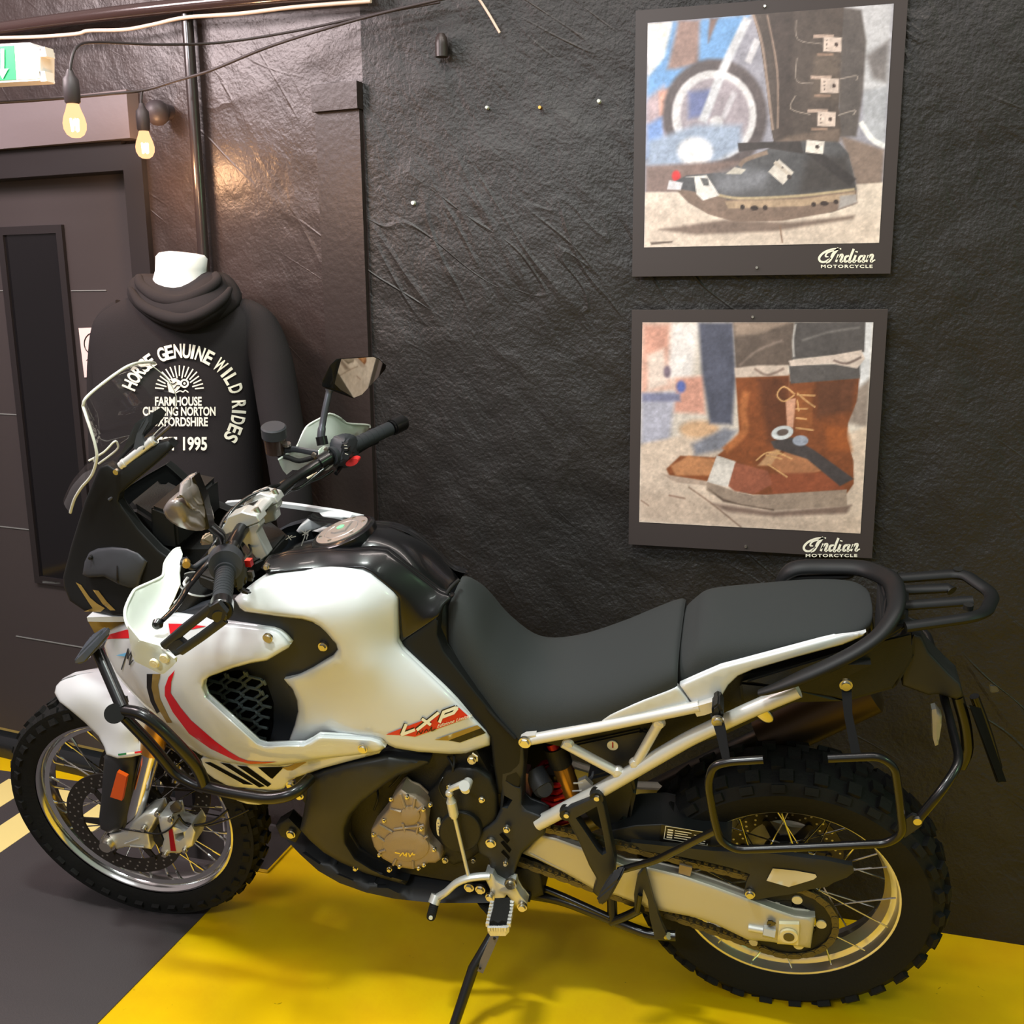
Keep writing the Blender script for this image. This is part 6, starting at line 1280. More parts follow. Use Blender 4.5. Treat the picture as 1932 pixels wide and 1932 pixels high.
mb = MB(); mb.lathe([(0, -.0105), (.0075, -.0075), (.0105, 0), (.0075, .0075), (0, .0105)], at(298, 1180, .432), n=18); mb.build('lever_ball', M['tube_black'], lv)
mb = MB(); mb.tube(catmull(pl([(355, 1092, .293), (348, 1102, .30), (350, 1108, .31), (356, 1110, .318), (351, 1120, .328), (330, 1141, .366)]), 4), .0030, 8); mb.build('lever_highlight_edge', M['alu'], lv)  # highlight along the black lever, put in as a bright thin tube
# left handguard: bowl, outer skirt, arm
hgL = [(336, 1036), (341, 1037), (345, 1048), (343, 1060), (340, 1084), (341, 1106), (330, 1132), (320, 1150), (317, 1180), (318, 1206), (306, 1219), (300, 1221), (264, 1211), (256, 1200), (241, 1183), (236, 1162), (239, 1145), (250, 1122), (259, 1113), (290, 1099), (305, 1091), (309, 1084), (311, 1067), (318, 1054), (330, 1040)]
CHG = [(340, 1038, .235), (343, 1060, .255), (341, 1106, .300), (318, 1200, .415), (302, 1221, .478), (258, 1204, .468), (236, 1162, .43), (252, 1120, .36), (290, 1099, .315), (311, 1070, .27), (290, 1150, .345), (275, 1180, .395), (325, 1100, .285)]
HGS = panel('handguard', MC, hgL, CHG, M['white_matte'], -.004, 3, .0, 9)
mb = MB(); mb.tube(catmull([HGS.pt(*q) for q in ((341, 1037), (330, 1040), (318, 1054), (311, 1067), (309, 1084), (305, 1091), (290, 1099), (259, 1113), (250, 1122), (239, 1145), (236, 1162), (241, 1183), (256, 1200), (264, 1211), (300, 1221), (307, 1226), (332, 1246))], 4), .0030, 8); mb.build('handguard_rim', M['white_matte'], HGS.obj)
panel('handguard_skirt', HGS.obj, [(241, 1183), (256, 1201), (264, 1211), (300, 1221), (307, 1226), (332, 1247), (332, 1253), (326, 1260), (310, 1274), (304, 1275), (255, 1251), (249, 1238), (245, 1214)],
      [(241, 1183, .468), (264, 1211, .485), (300, 1221, .486), (332, 1248, .50), (328, 1258, .50), (305, 1275, .49), (252, 1248, .47), (246, 1215, .467)], M['white_matte'], .004, 3, .002, 7)
for q in ((311, 1245), (292, 1254)):
    c = at(*q, .497); mb = MB(); mb.cyl(c, c+YV*.004, .0095, .008, n=18); mb.cyl(c+YV*.0041, c+YV*.0045, .004, n=6); mb.build('handguard_bolt', M['cream'], HGS.obj, True, 30)
mb = MB(); mb.tube(pl([(400, 1148, .478), (352, 1186, .488), (310, 1222, .490)]), .0058, 10, 1.5, (0, 0, 1)); mb.tube(pl([(424, 1172, .478), (378, 1206, .490), (340, 1232, .494)]), .0058, 10, 1.5, (0, 0, 1)); mb.prism(pl([(310, 1220, .494), (338, 1210, .494), (348, 1218, .494), (357, 1222, .494), (350, 1234, .496), (331, 1241, .498)]), -YV*.012); mb.prism(pl([(394, 1150, .484), (412, 1140, .484), (428, 1160, .484), (420, 1176, .484), (398, 1172, .484), (384, 1164, .484)]), -YV*.010)
mb.build('handguard_arm', M['satin_black'], MC, True, 30)
# left mirror, seen from behind its shell
M['mirror_shell'] = mat('grey_mirror_shell', rgb(128, 120, 117), .32, .35, .5, .2)
msl = panel('mirror_shell', MC, chaikin([(307, 968), (312, 955), (322, 943), (345, 941), (354, 948), (366, 964), (380, 960), (387, 978), (392, 999), (378, 1006), (345, 1001), (318, 986)], 1), [(308, 968, .385), (340, 950, .385), (390, 998, .31), (350, 985, .385), (345, 1000, .36), (380, 965, .33)], M['mirror_shell'], .03, 12, .022, 6)
panel('mirror_wing', msl.obj, [(340, 915), (347, 908), (361, 902), (366, 925), (372, 950), (382, 962), (376, 966), (362, 966), (352, 956), (344, 942), (332, 944), (338, 930)], [(342, 912, .36), (362, 904, .345), (380, 962, .33), (345, 940, .39), (360, 950, .372)], M['mirror_shell'], .02, 8, .012, 6)
mb = MB(); mb.prism(pl([(366, 902, .34), (384, 945, .325), (396, 1000, .30), (388, 1003, .30), (374, 962, .325), (362, 905, .345)]), -YV*.02); mb.build('mirror_edge', M['gloss_black'], MC)
mb = MB(); mb.tube(catmull(pl([(386, 985, .30), (404, 1000, .27), (418, 1014, .24), (416, 1036, .215)]), 5), .0085, 12); mb.build('mirror_stem', M['tube_black'], MC)
# right mirror with its glass
gl_ = [(632, 714, -.335), (629, 727, -.330), (640, 738, -.345), (664, 753, -.385), (682, 748, -.405), (704, 724, -.44), (726, 699, -.475), (728, 691, -.478), (714, 678, -.455), (705, 675, -.44), (676, 677, -.395), (648, 681, -.345)]
G = pl(gl_); n3 = np.cross(G[4]-G[0], G[8]-G[0]); n3 /= np.linalg.norm(n3); n3 = n3 if n3@(BC-G[0]) > 0 else -n3
g0 = np.mean(G, axis=0); G = [g-n3*((g-g0)@n3) for g in G]
mb = MB(); mb.prism([g0+(g-g0)*.965+n3*.001 for g in G], -n3*.004); mgl = None
sh = [tuple(g) for g in G]+[tuple(g0+(g-g0)*.75-n3*.028) for g in G]+[tuple(at(*q)-n3*.01) for q in ((640, 682, -.338), (628, 694, -.322), (614, 722, -.308), (613, 733, -.306), (622, 738, -.318))]
ms = hull('mirror_shell', sh, M['gloss_black'], MC, .002, 25, True)
mgo = mb.build('mirror_glass', M['mirror'], ms, False)
mb = MB(); mb.tube(catmull(pl([(622, 738, -.31), (616, 765, -.295), (610, 795, -.28), (606, 822, -.265), (606, 838, -.258)]), 5), [.0105]+[.0078]*12+[.0095]*8, 14); mb.build('mirror_stem', mat('satin_grey_stem', rgb(84, 86, 92), .3, .6), MC)
mb = MB(); mb.cyl(at(606, 826, -.262), at(609, 842, -.256), .0135, n=18); mb.build('mirror_base', M['tube_black'], MC)
# right hand controls
hull('brake_perch', [(600, 850, -.225), (612, 842, -.24), (626, 846, -.255), (630, 868, -.255), (630, 880, -.25), (618, 890, -.24), (606, 892, -.23), (600, 872, -.21), (612, 860, -.275), (624, 884, -.27)], M['alu'], MC, .004)
mb = MB(); mb.cyl(along(bar[8], bar[9], .55), along(bar[8], bar[9], .95), .0185, n=24); mb.build('bar_clamp', M['tube_black'], MC, True, 40)
for q in ((616, 850, -.24), (624, 876, -.245), (593, 860, -.22), (602, 888, -.22)): bolt(*q, .006, M['steel'], 'control_bolt', hexa=False, collar=False)
hull('kill_switch_housing', [(618, 834, -.265), (630, 824, -.27), (648, 818, -.29), (666, 820, -.31), (678, 830, -.32), (680, 848, -.325), (676, 868, -.31), (660, 886, -.295), (630, 888, -.27), (622, 860, -.255), (650, 840, -.25), (662, 862, -.26), (640, 876, -.24), (655, 830, -.265)], M['dark_plastic'], MC, .006)
for px, py in ((652, 845), (654, 861)): mb = MB(); c = at(px, py, -.252); mb.cyl(c-YV*.01, c+YV*.006, .010, n=6); mb.build('switch_button', M['satin_black'], MC)
mb = MB(); v = []
for k in range(20):
    a = 2*math.pi*k/20; c_, s_ = math.cos(a)*12.5, math.sin(a)*6.6; r_ = -.33; v.append(at(664+c_*math.cos(r_)-s_*math.sin(r_), 875+c_*math.sin(r_)+s_*math.cos(r_), -.262))
mb.prism(v, -YV*.018); mb.build('stop_button', mat('red_button', rgb(210, 50, 48), .4), MC, True, 40)
sv, sf = strokes([[(649, 842), (655, 843)], [(650, 848), (656, 848)], [(651, 858), (657, 860)]], 1.2); obj('switch_symbol', [at(a, b, -.2455) for a, b in sv], sf, M['print_white'], MC, False, fix=False)
c = at(517, 817, -.235); up = np.array([-.12, .1, 1.]); up /= np.linalg.norm(up)
mb = MB(); mb.cyl(c-up*.052, c-up*.012, .0245, .026, n=26); rs = mb.build('fluid_reservoir', M['fluid'], MC, True, 40)
mb = MB(); mb.cyl(c-up*.012, c+up*.012, .0292, n=26); mb.cyl(c+up*.012, c+up*.015, .0285, .026, n=26); mb.build('reservoir_cap', M['dark_plastic'], rs, True, 40)
mb = MB(); mb.tube(catmull(pl([(525, 860, -.235), (545, 866, -.23), (565, 872, -.225), (590, 866, -.225)]), 4), .006, 10); mb.build('fluid_hose', M['rubber'], MC)
mb = MB(); mb.tube(catmull(pl([(536, 852, -.24), (556, 850, -.235), (585, 855, -.23), (604, 858, -.23)]), 4), .005, 8, 1.6, (0, 0, 1)); mb.build('reservoir_stay', M['dark_plastic'], MC)
mb = MB(); c2 = at(541, 843, -.232); mb.cyl(c2, c2+up*.006, .010, n=18); mb.build('stay_bolt', M['steel'], MC, True, 30)
mb = MB(); mb.tube(pl([(580, 905, -.21), (602, 893, -.22)]), .003, 8); mb.build('cable_adjuster', M['cream'], MC)
tubep('throttle_cable', [(628, 890, -.25), (610, 902, -.23), (580, 914, -.2), (545, 930, -.15), (520, 950, -.10), (500, 990, -.05)], .0032, M['tube_black'], sm=True)
hgR = [(622, 783), (630, 784), (642, 791), (655, 801), (680, 803), (694, 804), (698, 809), (690, 818), (672, 826), (648, 850), (612, 880), (575, 890), (552, 889), (541, 898), (534, 890), (529, 880), (525, 870), (530, 864), (540, 860), (559, 847), (573, 817), (583, 804), (606, 791)]
panel('handguard', MC, hgR, [(622, 784, -.36), (655, 801, -.41), (696, 806, -.47), (672, 826, -.44), (612, 880, -.34), (541, 897, -.24), (526, 870, -.22), (560, 846, -.26), (583, 804, -.31), (630, 835, -.35)], M['white_matte'], .004, 3, .0, 9)
mb = MB(); mb.tube(catmull(pl([(525, 870, -.22), (540, 860, -.235), (559, 847, -.26), (573, 817, -.295), (583, 804, -.31), (606, 791, -.34), (622, 783, -.36), (642, 791, -.385), (655, 801, -.41), (694, 804, -.465), (698, 809, -.47)]), 4), .0026, 8); mb.build('handguard_rim', M['white_matte'], MC)
mb = MB(); mb.tube(catmull(pl([(634, 896, -.24), (655, 870, -.30), (690, 846, -.38), (712, 836, -.43)]), 5), .005, 10); mb.build('brake_lever', M['tube_black'], MC)
# dark filler between tank and bars; cap of the ignition barrel; loop under the left bar
mb = MB(); c = at(372, 1112, .10); a2 = np.array([-.42, 0, .9]); mb.cyl(c-a2*.05, c+a2*.01, .04, n=28); mb.build('fork_cap', M['engine_black'], MC)
mb = MB(); v = [c+a2*.011+.040*(math.cos(2*math.pi*k/32)*np.array([.9, 0, .42])+math.sin(2*math.pi*k/32)*YV) for k in range(33)]; mb.tube(v, .0022, 6); mb.build('fork_cap_ring', M['alu'], MC)
sv, sf = strokes([[(541, 1030), (553, 1022)], [(545, 1022), (551, 1031)], [(551, 1026), (560, 1024)], [(568, 1012), (584, 1022)], [(572, 1022), (588, 1012)], [(579, 1010), (576, 1028)], [(576, 1026), (570, 1042)], [(583, 1016), (580, 1030)]], 1.7)
obj('tank_emblem', [at(a, b, .03)+np.array([0, 0, .012]) for a, b in sv], sf, M['alu'], MC, False, fix=False)
bolt(764, 1034, .0, .008, M['steel'], 'tank_bolt', hexa=False)
bolt(503, 1072, .152, .005, M['steel'], 'tank_bolt', hexa=False)

panel('tank_trim', MC, [(425, 951), (460, 948), (500, 949), (560, 956), (640, 968), (684, 978), (676, 982), (600, 969), (520, 958), (430, 957)], -.20, M['white'], .012, 2, .002, 9)
panel('tank_trim', MC, [(559, 1004), (566, 994), (588, 979), (615, 974), (648, 975), (660, 979), (625, 990), (598, 1001), (566, 1010)], -.115, M['white'], .02, 4, .004, 8)
# ================================================================== other things in the room
# ------------------------------------------------------------------ shop mannequin with hoodie
MY = 2.50
mc = wat(345, 560, MY); mx = float(mc[0])
mn = empty('mannequin', (mx, MY+.03, 0))
tag(mn, 'headless white shop mannequin seen from behind wearing a printed black hoodie', 'mannequin')
mo = np.array([mx, MY+.03, 0.])
M['hoodie'] = mat('black_sweatshirt', rgb(40, 37, 38), .95, 0, .15, bump=(700, .2, 3))
M['mann'] = mat('white_mannequin', rgb(232, 236, 236), .4)
def mp(px, py, y=MY): return wat(px, py, y)-mo
rings = []
for py, l, r, b in ((476, 322, 366, .03), (479, 306, 380, .052), (486, 300, 386, .058), (510, 299, 384, .058), (530, 294, 383, .06), (556, 280, 392, .07), (585, 262, 412, .08)):
    a, c = mp(l, py), mp(r, py); ce = (a+c)/2; hw = (c-a)[0]/2
    rings.append([ce+np.array([hw*math.cos(t), b*math.sin(t), (.004*math.cos(t)*-1 if py < 500 else 0)]) for t in (2*math.pi*k/36 for k in range(36))])
mb = MB(); mb.loft(rings); mb.build('neck', M['mann'], mn, True, 60)
mb = MB(); mb.cyl((0, 0, .01), (0, 0, .95), .014, n=18); mb.build('stand_pole', M['chrome'], mn)
c = gat(505, 1648)-mo; mb = MB(); mb.box((c[0]-.18, c[1]+.115, .007), (.18, .115, .005)); mb.build('base_plate', M['chrome'], mn, False)
def sup(ce, hw, hd, n, k=44, y0=0.):
    out = []
    for i in range(k):
        t = 2*math.pi*i/k; cx, sy = math.cos(t), math.sin(t)
        out.append(ce+np.array([hw*math.copysign(abs(cx)**(2/n), cx), hd*math.copysign(abs(sy)**(2/n), sy), 0]))
    return out
rows_ = [(548, 270, 408, .075, 2.1), (562, 240, 440, .085, 2.1), (575, 215, 466, .095, 2.2), (590, 194, 490, .105, 2.3), (612, 180, 504, .115, 2.4), (650, 180, 500, .122, 2.4), (700, 184, 488, .125, 2.3), (770, 188, 480, .125, 2.3), (840, 190, 480, .128, 2.3), (920, 188, 484, .132, 2.3), (1010, 186, 488, .13, 2.3), (1060, 190, 484, .125, 2.3), (1075, 196, 478, .12, 2.3)]
rr_ = []
for py, l, r, hd, n in rows_:
    a, c = mp(l, py), mp(r, py); rr_.append(sup((a+c)/2+np.array([0, .01, 0]), (c-a)[0]/2, hd, n))
mb = MB(); mb.loft(rr_); hood_o = mb.build('hoodie', M['hoodie'], mn, True, 70)
ss = hood_o.modifiers.new('s', 'SUBSURF'); ss.levels = 1; ss.render_levels = 1
def softtube(name, L, rad, m, parent, flat=1.):
    P = catmull([mp(x, y, d) for x, y, d in L], 6); n = len(P); R_ = [np.interp(i/(n-1), np.linspace(0, 1, len(rad)), rad) for i in range(n)]
    mb = MB(); mb.tube(P, R_, 18, flat); return mb.build(name, m, parent, True, 80)
softtube('sleeve', [(452, 584, MY+.01), (487, 616, MY), (511, 680, MY-.01), (527, 770, MY-.02), (542, 860, MY-.03), (555, 960, MY-.04), (560, 1010, MY-.04)], [.034, .052, .056, .056, .054, .05, .045], M['hoodie'], hood_o)
softtube('sleeve', [(236, 584, MY+.01), (204, 618, MY), (196, 690, MY+.01), (196, 770, MY+.02), (198, 860, MY+.02), (198, 960, MY+.02)], [.034, .040, .044, .045, .044, .042], M['hoodie'], hood_o)
def bh(px, py, Y): return wat(px, py, MY-Y)-mo
panel('hood', hood_o, chaikin([(238, 548), (246, 526), (266, 514), (288, 522), (304, 538), (335, 543), (362, 532), (386, 512), (408, 514), (428, 534), (440, 560), (432, 580), (402, 604), (372, 621), (345, 628), (315, 619), (285, 605), (256, 582), (242, 564)], 1),
      [(240, 550, .07), (265, 520, .02), (335, 545, .085), (400, 515, .02), (436, 560, .07), (345, 626, .135), (345, 585, .155), (290, 585, .135), (400, 580, .135), (300, 550, .10), (380, 545, .10)], M['hoodie'], .05, 14, .03, 9, base=bh)
softtube('hood_fold', [(246, 545, MY-.075), (268, 575, MY-.115), (310, 596, MY-.143), (345, 602, MY-.148), (385, 590, MY-.14), (420, 565, MY-.11), (434, 545, MY-.07)], [.008, .015, .019, .020, .019, .015, .008], M['hoodie'], hood_o, .8)
softtube('hood_fold', [(262, 522, MY-.02), (268, 540, MY-.06), (300, 562, MY-.105), (338, 568, MY-.115), (378, 554, MY-.105), (408, 532, MY-.06), (406, 518, MY-.02)], [.010, .015, .019, .020, .019, .015, .010], M['hoodie'], hood_o, .8)

# printed back: every point dropped on to the cloth along the line of sight
dg = bpy.context.evaluated_depsgraph_get(); dg.update()
_ev = hood_o.evaluated_get(dg); _me = _ev.to_mesh()
bvh = BVHTree.FromPolygons([tuple(np.array(v.co)+mo) for v in _me.vertices], [tuple(p.vertices) for p in _me.polygons]); _ev.to_mesh_clear()
def cloth(px, py, off=.006):
    v = ray(px, py); h = bvh.ray_cast(Vector(CAM), Vector(v))
    t = h[3] if h[0] is not None else (MY-.12)/v[1]
    return CAM+v*t+np.array([0, -off, 0])-mo
def cloth_text(name, body, x0, x1, ybase, cap, bold=.03, dy=0.):
    v, f = text_mesh(body, bold=bold); a, b = v[:, 0].min(), v[:, 0].max(); h = v[:, 1].max()
    obj(name, [cloth(x0+(p[0]-a)/(b-a)*(x1-x0), ybase-p[1]/h*cap+dy*(p[0]-a)/(b-a)) for p in v], f, M['print_white'], hood_o, False, fix=False)
cloth_text('lettering', 'FARMHOUSE', 295, 383, 764.5, 16.5, dy=0)
cloth_text('lettering', 'CHIPPING NORTON', 272, 409, 783.2, 16.3)
cloth_text('lettering', 'OXFORDSHIRE', 288, 394.5, 803, 16.5)
cloth_text('lettering', 'EST 1995', 298, 393, 848, 24.5)
cx_, cy_, rad_ = 346, 769, 95
ang = dict(zip(range(24), [-66.5, -58, -50, -42, -34.5, None, -21, -13, -4.3, 4.6, 11, 18.5, 28, None, 42, 51.5, 59.5, 70.5, None, 86.5, 94, 102.5, 112, 121]))
vv, ff = [], []
for i, ch in enumerate('HORSE GENUINE WILD RIDES'):
    if ch == ' ': continue
    v, f = text_mesh(ch, bold=.03, align='CENTER'); h = .75; th = math.radians(ang[i]); w_ = 15 if ch not in 'IW' else (5.5 if ch == 'I' else 20)
    a, b = v[:, 0].min(), v[:, 0].max(); m_ = (a+b)/2; n0 = len(vv)
    for p in v:
        u = (p[0]-m_)/(b-a)*w_; rr2 = rad_+p[1]/h*27
        vv.append(cloth(cx_+rr2*math.sin(th)+u*math.cos(th), cy_-rr2*math.cos(th)+u*math.sin(th)))
    ff += [tuple(n0+k for k in q) for q in f]
obj('lettering', vv, ff, M['print_white'], hood_o, False, fix=False)
st = []
for k in range(17):
    a = math.radians(-84+168*k/16); r0, r1 = (27, 47) if 3 < k < 13 else (28, 44); r0 -= 4*(k % 2)
    st.append([(341+r0*math.sin(a)*1.05, 736-r0*math.cos(a)), (341+r1*math.sin(a)*1.05, 736-r1*math.cos(a))])
sv, sf = strokes(st, 2.5); obj('printed_rays', [cloth(*q) for q in sv], sf, M['print_white'], hood_o, False, fix=False)
mbv = []; mbf = []
for P in ([(318, 723), (322, 715), (333, 713), (344, 719), (346, 726), (338, 735), (331, 742), (321, 739)],):
    mbf.append(tuple(range(len(mbv), len(mbv)+len(P)))); mbv += [cloth(*q) for q in P]
R0 = [(350.5+8.5*math.cos(t), 723+8.5*math.sin(t)) for t in (2*math.pi*k/20 for k in range(20))]; R1 = [(350.5+5*math.cos(t), 723+5*math.sin(t)) for t in (2*math.pi*k/20 for k in range(20))]
b0 = len(mbv); mbv += [cloth(*q) for q in R0+R1]; mbf += [(b0+k, b0+(k+1) % 20, b0+20+(k+1) % 20, b0+20+k) for k in range(20)]
b0 = len(mbv); D0 = [(350.5+2.4*math.cos(2*math.pi*k/10), 723+2.4*math.sin(2*math.pi*k/10)) for k in range(10)]; mbv += [cloth(*q) for q in D0]; mbf.append(tuple(range(b0, b0+10)))
obj('printed_rider', mbv, mbf, M['print_white'], hood_o, False, fix=False)
sv, sf = strokes([[(322, 722), (330, 724), (336, 720)], [(332, 733), (337, 727), (343, 727)], [(324, 716), (327, 720)]], 2.0); obj('printed_lines', [cloth(*q, .0075) for q in sv], sf, M['hoodie'], hood_o, False, fix=False)
sv, sf = strokes([[(334, 741), (342, 737), (348, 739), (352, 736), (358, 740)]], 2.0); obj('printed_lines', [cloth(*q) for q in sv], sf, M['print_white'], hood_o, False, fix=False)

# ------------------------------------------------------------------ string lights
def bulb_mat():
    m = bpy.data.materials.new('glowing_amber_glass'); m.use_nodes = True; nt = m.node_tree
    for n in list(nt.nodes): nt.nodes.remove(n)
    out = nt.nodes.new('ShaderNodeOutputMaterial'); mix = nt.nodes.new('ShaderNodeMixShader'); mix.inputs[0].default_value = .72
    tr = nt.nodes.new('ShaderNodeBsdfTransparent'); em = nt.nodes.new('ShaderNodeEmission'); em.inputs[0].default_value = (1, .52, .25, 1); em.inputs[1].default_value = 2.0
    nt.links.new(tr.outputs[0], mix.inputs[1]); nt.links.new(em.outputs[0], mix.inputs[2]); nt.links.new(mix.outputs[0], out.inputs[0]); return m
M['bulb'] = bulb_mat(); M['filament'] = mat('filament', (1, .8, .5, 1), .5, emit=(1, .80, .55, 1), es=14)
M['socket'] = mat('black_bulb_socket', rgb(58, 50, 52), .5)
M['cable'] = mat('black_cable', rgb(52, 45, 46), .5); M['cream_cable'] = mat('cream_cable', rgb(205, 186, 170), .45)
def string_bulb(px, py, y, sc, label):
    c = wat(px, py, y); root = empty('light_bulb', tuple(c)); tag(root, label, 'light bulb', 'string light bulbs')
    prof = [(.0, -.040), (.010, -.0385), (.018, -.033), (.0235, -.022), (.0245, -.010), (.0215, .004), (.016, .018), (.0125, .030), (.012, .036)]
    mb = MB(); mb.lathe([(r*sc, h*sc) for r, h in prof], axis='z', n=28); g = mb.build('bulb_glass', M['bulb'], root, True, 80)
    mb = MB(); mb.tube([(.007*sc*math.cos(k*.8), .007*sc*math.sin(k*.8), sc*(-.024+.022*(k % 2))) for k in range(11)], .0034*sc, 6); mb.build('filament', M['filament'], root)
    mb = MB(); mb.lathe([(0.013*sc, .030*sc), (.0165*sc, .034*sc), (.0175*sc, .060*sc), (.0165*sc, .080*sc), (.010*sc, .088*sc), (.006*sc, .10*sc), (0, .10*sc)], axis='z', n=24); mb.build('socket', M['socket'], root)
    l = bpy.data.lights.new('bulb_glow', 'POINT'); l.energy = 6; l.color = (1, .55, .28); l.shadow_soft_size = .03*sc
    lo = bpy.data.objects.new('bulb_glow', l); COL.objects.link(lo); lo.parent = root; lo.location = (0, 0, -.055*sc)
    return c
b1 = string_bulb(140, 224, 2.05, 1.0, 'glowing bulb hanging left of the other one beside the exit sign')
b2 = string_bulb(273, 270, 2.55, 1.0, 'glowing bulb hanging lower in front of the upright wall pipe')
def cord(name, label, L, r, m, cat='cable', sm=True):
    P = [wat(*q) for q in L]; P = catmull(P, 7) if sm else smooth_path(P, .05); mb = MB(); mb.tube(P, r, 10)
    return tag(mb.build(name, m), label, cat)
cord('string_light_cable', 'black cable sagging low from top centre to the right hand bulb', [(880, -12, 2.58), (700, 30, 2.57), (520, 84, 2.57), (400, 132, 2.57), (330, 153, 2.565), (272, 170, 2.56), (200, 178, 2.5), (60, 190, 2.4), (-60, 196, 2.3)], .0038, M['cable'])
cord('string_light_cable', 'thin black cable running above the bulbs to the left hand bulb', [(830, 4, 2.60), (700, 28, 2.60), (560, 58, 2.58), (420, 80, 2.5), (300, 84, 2.35), (190, 80, 2.2), (148, 86, 2.08), (134, 118, 2.05), (133, 160, 2.05)], .0033, M['cable'])
mb = MB(); mb.tube(catmull([wat(268, 168, 2.56), wat(266, 190, 2.555), wat(267, 222, 2.55)], 5), .004, 8); tag(mb.build('bulb_drop_cable', M['cable']), 'short drop cable holding the right hand bulb', 'cable')
def wlc(name, label, L, r, m, cat): 
    P = [wl(x, y, o) for x, y, o in L]; mb = MB(); mb.tube(catmull(P, 7), r, 12); return tag(mb.build(name, m), label, cat)
M['conduit'] = mat('gloss_brown_conduit', rgb(58, 44, 42), .18, 0, .6, .5)
wlc('conduit', 'glossy dark conduit running along the very top of the door wall', [(-40, 60, .05), (150, 33, .05), (345, 10, .05), (520, -6, .05), (690, -18, .05)], .018, M['conduit'], 'conduit')
wlc('electric_cable', 'cream cable clipped under the conduits at top left', [(-40, 72, .07), (60, 70, .07), (143, 64, .06), (168, 58, .055), (235, 56, .05), (290, 46, .05), (350, 33, .05), (450, 26, .05), (560, 13, .05), (700, 2, .05)], .005, M['cream_cable'], 'cable')
P = [wl(352, 36, .03), wl(388, 520, .03)]; q = P[0].copy(); zb = 0.0; a = (P[0]+P[1])/2
mb = MB(); mb.cyl((a[0], a[1], .0), (a[0], a[1], 3.3), .0155, n=20); wp = tag(mb.build('wall_pipe', mat('black_wall_pipe', rgb(40, 32, 32), .3, 0, .5, .3)), 'upright black pipe on the wall right of the door', 'pipe')
# exit sign
es = empty('exit_sign', tuple(wat(10, 120, 2.28))); tag(es, 'white and green illuminated exit sign at top left', 'sign'); eo = np.array(es.location)
M['sign_body'] = mat('white_sign_housing', rgb(225, 225, 220), .35); M['sign_green'] = mat('lit_green_panel', rgb(20, 150, 90), .4, emit=rgb(40, 190, 120), es=.3); M['sign_white'] = mat('lit_white_panel', rgb(235, 240, 235), .3, emit=(1, 1, 1, 1), es=.22)
def ep(px, py, d=0.): return wat(px, py, 2.28+d)-eo
mb = MB(); mb.prism([ep(-180, 92), ep(56, 80), ep(76, 92), ep(76, 152), ep(-180, 166)], (0, .05, 0)); mb.build('housing', M['sign_body'], es, False)
mb = MB(); mb.prism([ep(-176, 96, -.002), ep(26, 86, -.002), ep(30, 150, -.002), ep(-176, 162, -.002)], (0, .002, 0)); mb.build('green_panel', M['sign_green'], es, False)
mb = MB(); mb.prism([ep(27, 86, -.002), ep(56, 84, -.002), ep(73, 95, -.002), ep(73, 148, -.002), ep(31, 150, -.002)], (0, .002, 0)); mb.build('white_panel', M['sign_white'], es, False)
mb = MB(); mb.add([ep(*q_, -.0045) for q_ in ((1, 92), (8, 92), (8, 130), (16, 129), (5, 149), (-6, 131), (1, 130))], [(0, 1, 2, 3, 4, 5, 6)]); mb.build('arrow', M['sign_white'], es, False)
for y0, y1 in ((88, 106), (134, 153)):
    mb = MB(); mb.prism([ep(74, y0+1), ep(84, y0), ep(88, y1), ep(77, y1+1)], (0, .03, 0)); mb.build('clip', M['sign_body'], es, False)
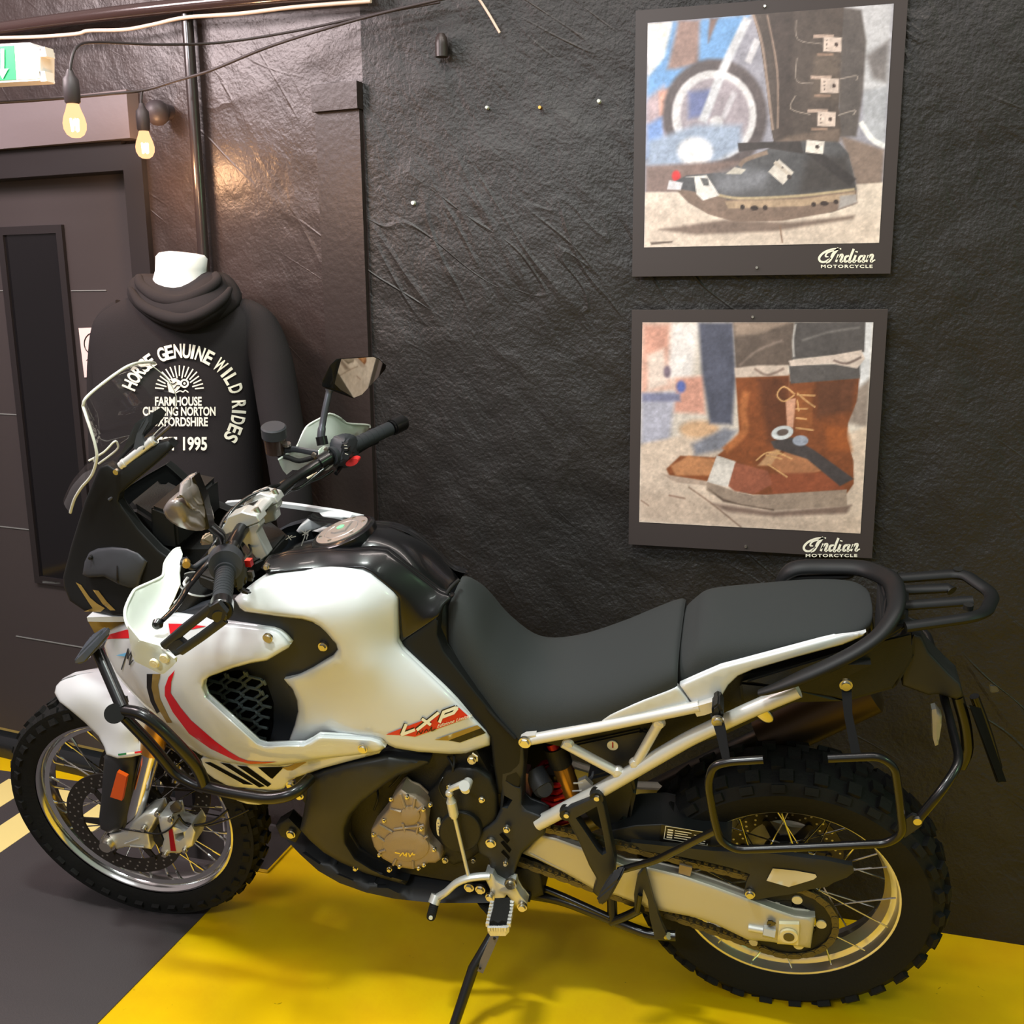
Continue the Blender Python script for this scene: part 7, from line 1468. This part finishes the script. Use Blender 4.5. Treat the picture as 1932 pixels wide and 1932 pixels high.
# notice on the door
ns = empty('notice', tuple(wl(170, 665, -.046))); tag(ns, 'pale paper notice on the door half hidden by the hoodie', 'notice'); no = np.array(ns.location)
def npt(px, py, o=0.): return wl(px, py, -.047+o)-no
mb = MB(); mb.prism([npt(149, 619), npt(206, 617), npt(214, 710), npt(160, 712)], WLN*.002); mb.build('sheet', mat('pinkish_paper', rgb(226, 200, 196), .6), ns, False)
mb = MB(); mb.tube([npt(176+17*math.cos(2*math.pi*k/30), 648+20*math.sin(2*math.pi*k/30), .003) for k in range(31)], .0016, 6); mb.build('printed_ring', M['black_vinyl'], ns)
for q in ([(163, 680), (168, 676), (170, 684)], [(166, 692), (172, 690), (170, 698)], [(166, 702), (172, 700)]):
    mb = MB(); mb.tube([npt(*p_, .003) for p_ in q], .0012, 6); mb.build('printed_mark', M['black_vinyl'], ns)
# small fittings on the plaster
def bw(px, py, off=0.): return wat(px, py, WY-off-.004)
c = bw(833, 88, .02); root = empty('wall_fitting', tuple(c)); tag(root, 'small dark bullet shaped fitting high on the wall left of the posters', 'fitting')
mb = MB(); mb.lathe([(.0, .032), (.008, .030), (.0145, .020), (.016, .005), (.016, -.024), (.0, -.024)], axis='z', n=20); mb.build('housing', M['board'], root)
mb = MB(); mb.cyl((0, .0, -.0), (0, .02, 0), .010, n=14); mb.build('mount', M['board'], root)
c = wl(297, 214, .05); root = empty('wall_fitting', tuple(c)); tag(root, 'dark round fitting behind the right hand bulb', 'fitting')
mb = MB(); mb.lathe([(.0, .036), (.016, .033), (.028, .022), (.033, .004), (.028, -.018), (.014, -.03), (0, -.033)], axis='z', n=24); mb.build('dome', M['socket'], root)
mb = MB(); mb.cyl((0, 0, .01), tuple(-WLN*.05+np.array([0, 0, .01])), .02, n=18); mb.build('mount', M['socket'], root)
for px, py, r, lb in ((780, 383, .0062, 'white screw head alone on the wall above the right mirror'), (919, 203, .0045, 'small pale screw left of the brass one high on the wall'), (1019, 203, .0048, 'small brass screw high on the wall between two pale screws'), (1130, 191, .0050, 'small pale screw nearest the upper poster')):
    c = bw(px, py); mb = MB(); mb.cyl((0, 0.006, 0), (0, -.006, 0), r, r*.8, 14); o = mb.build('wall_screw', M['gold_metal'] if px == 1019 else M['white_matte'], None, True, 30); o.location = tuple(c); tag(o, lb, 'screw', 'screws in the plaster')
cord('loose_cable', 'white cable end dangling at the top of the wall', [(893, -14, WY-.03), (905, 0, WY-.03), (922, 26, WY-.028), (943, 62, WY-.025)], .0032, M['cream_cable'])
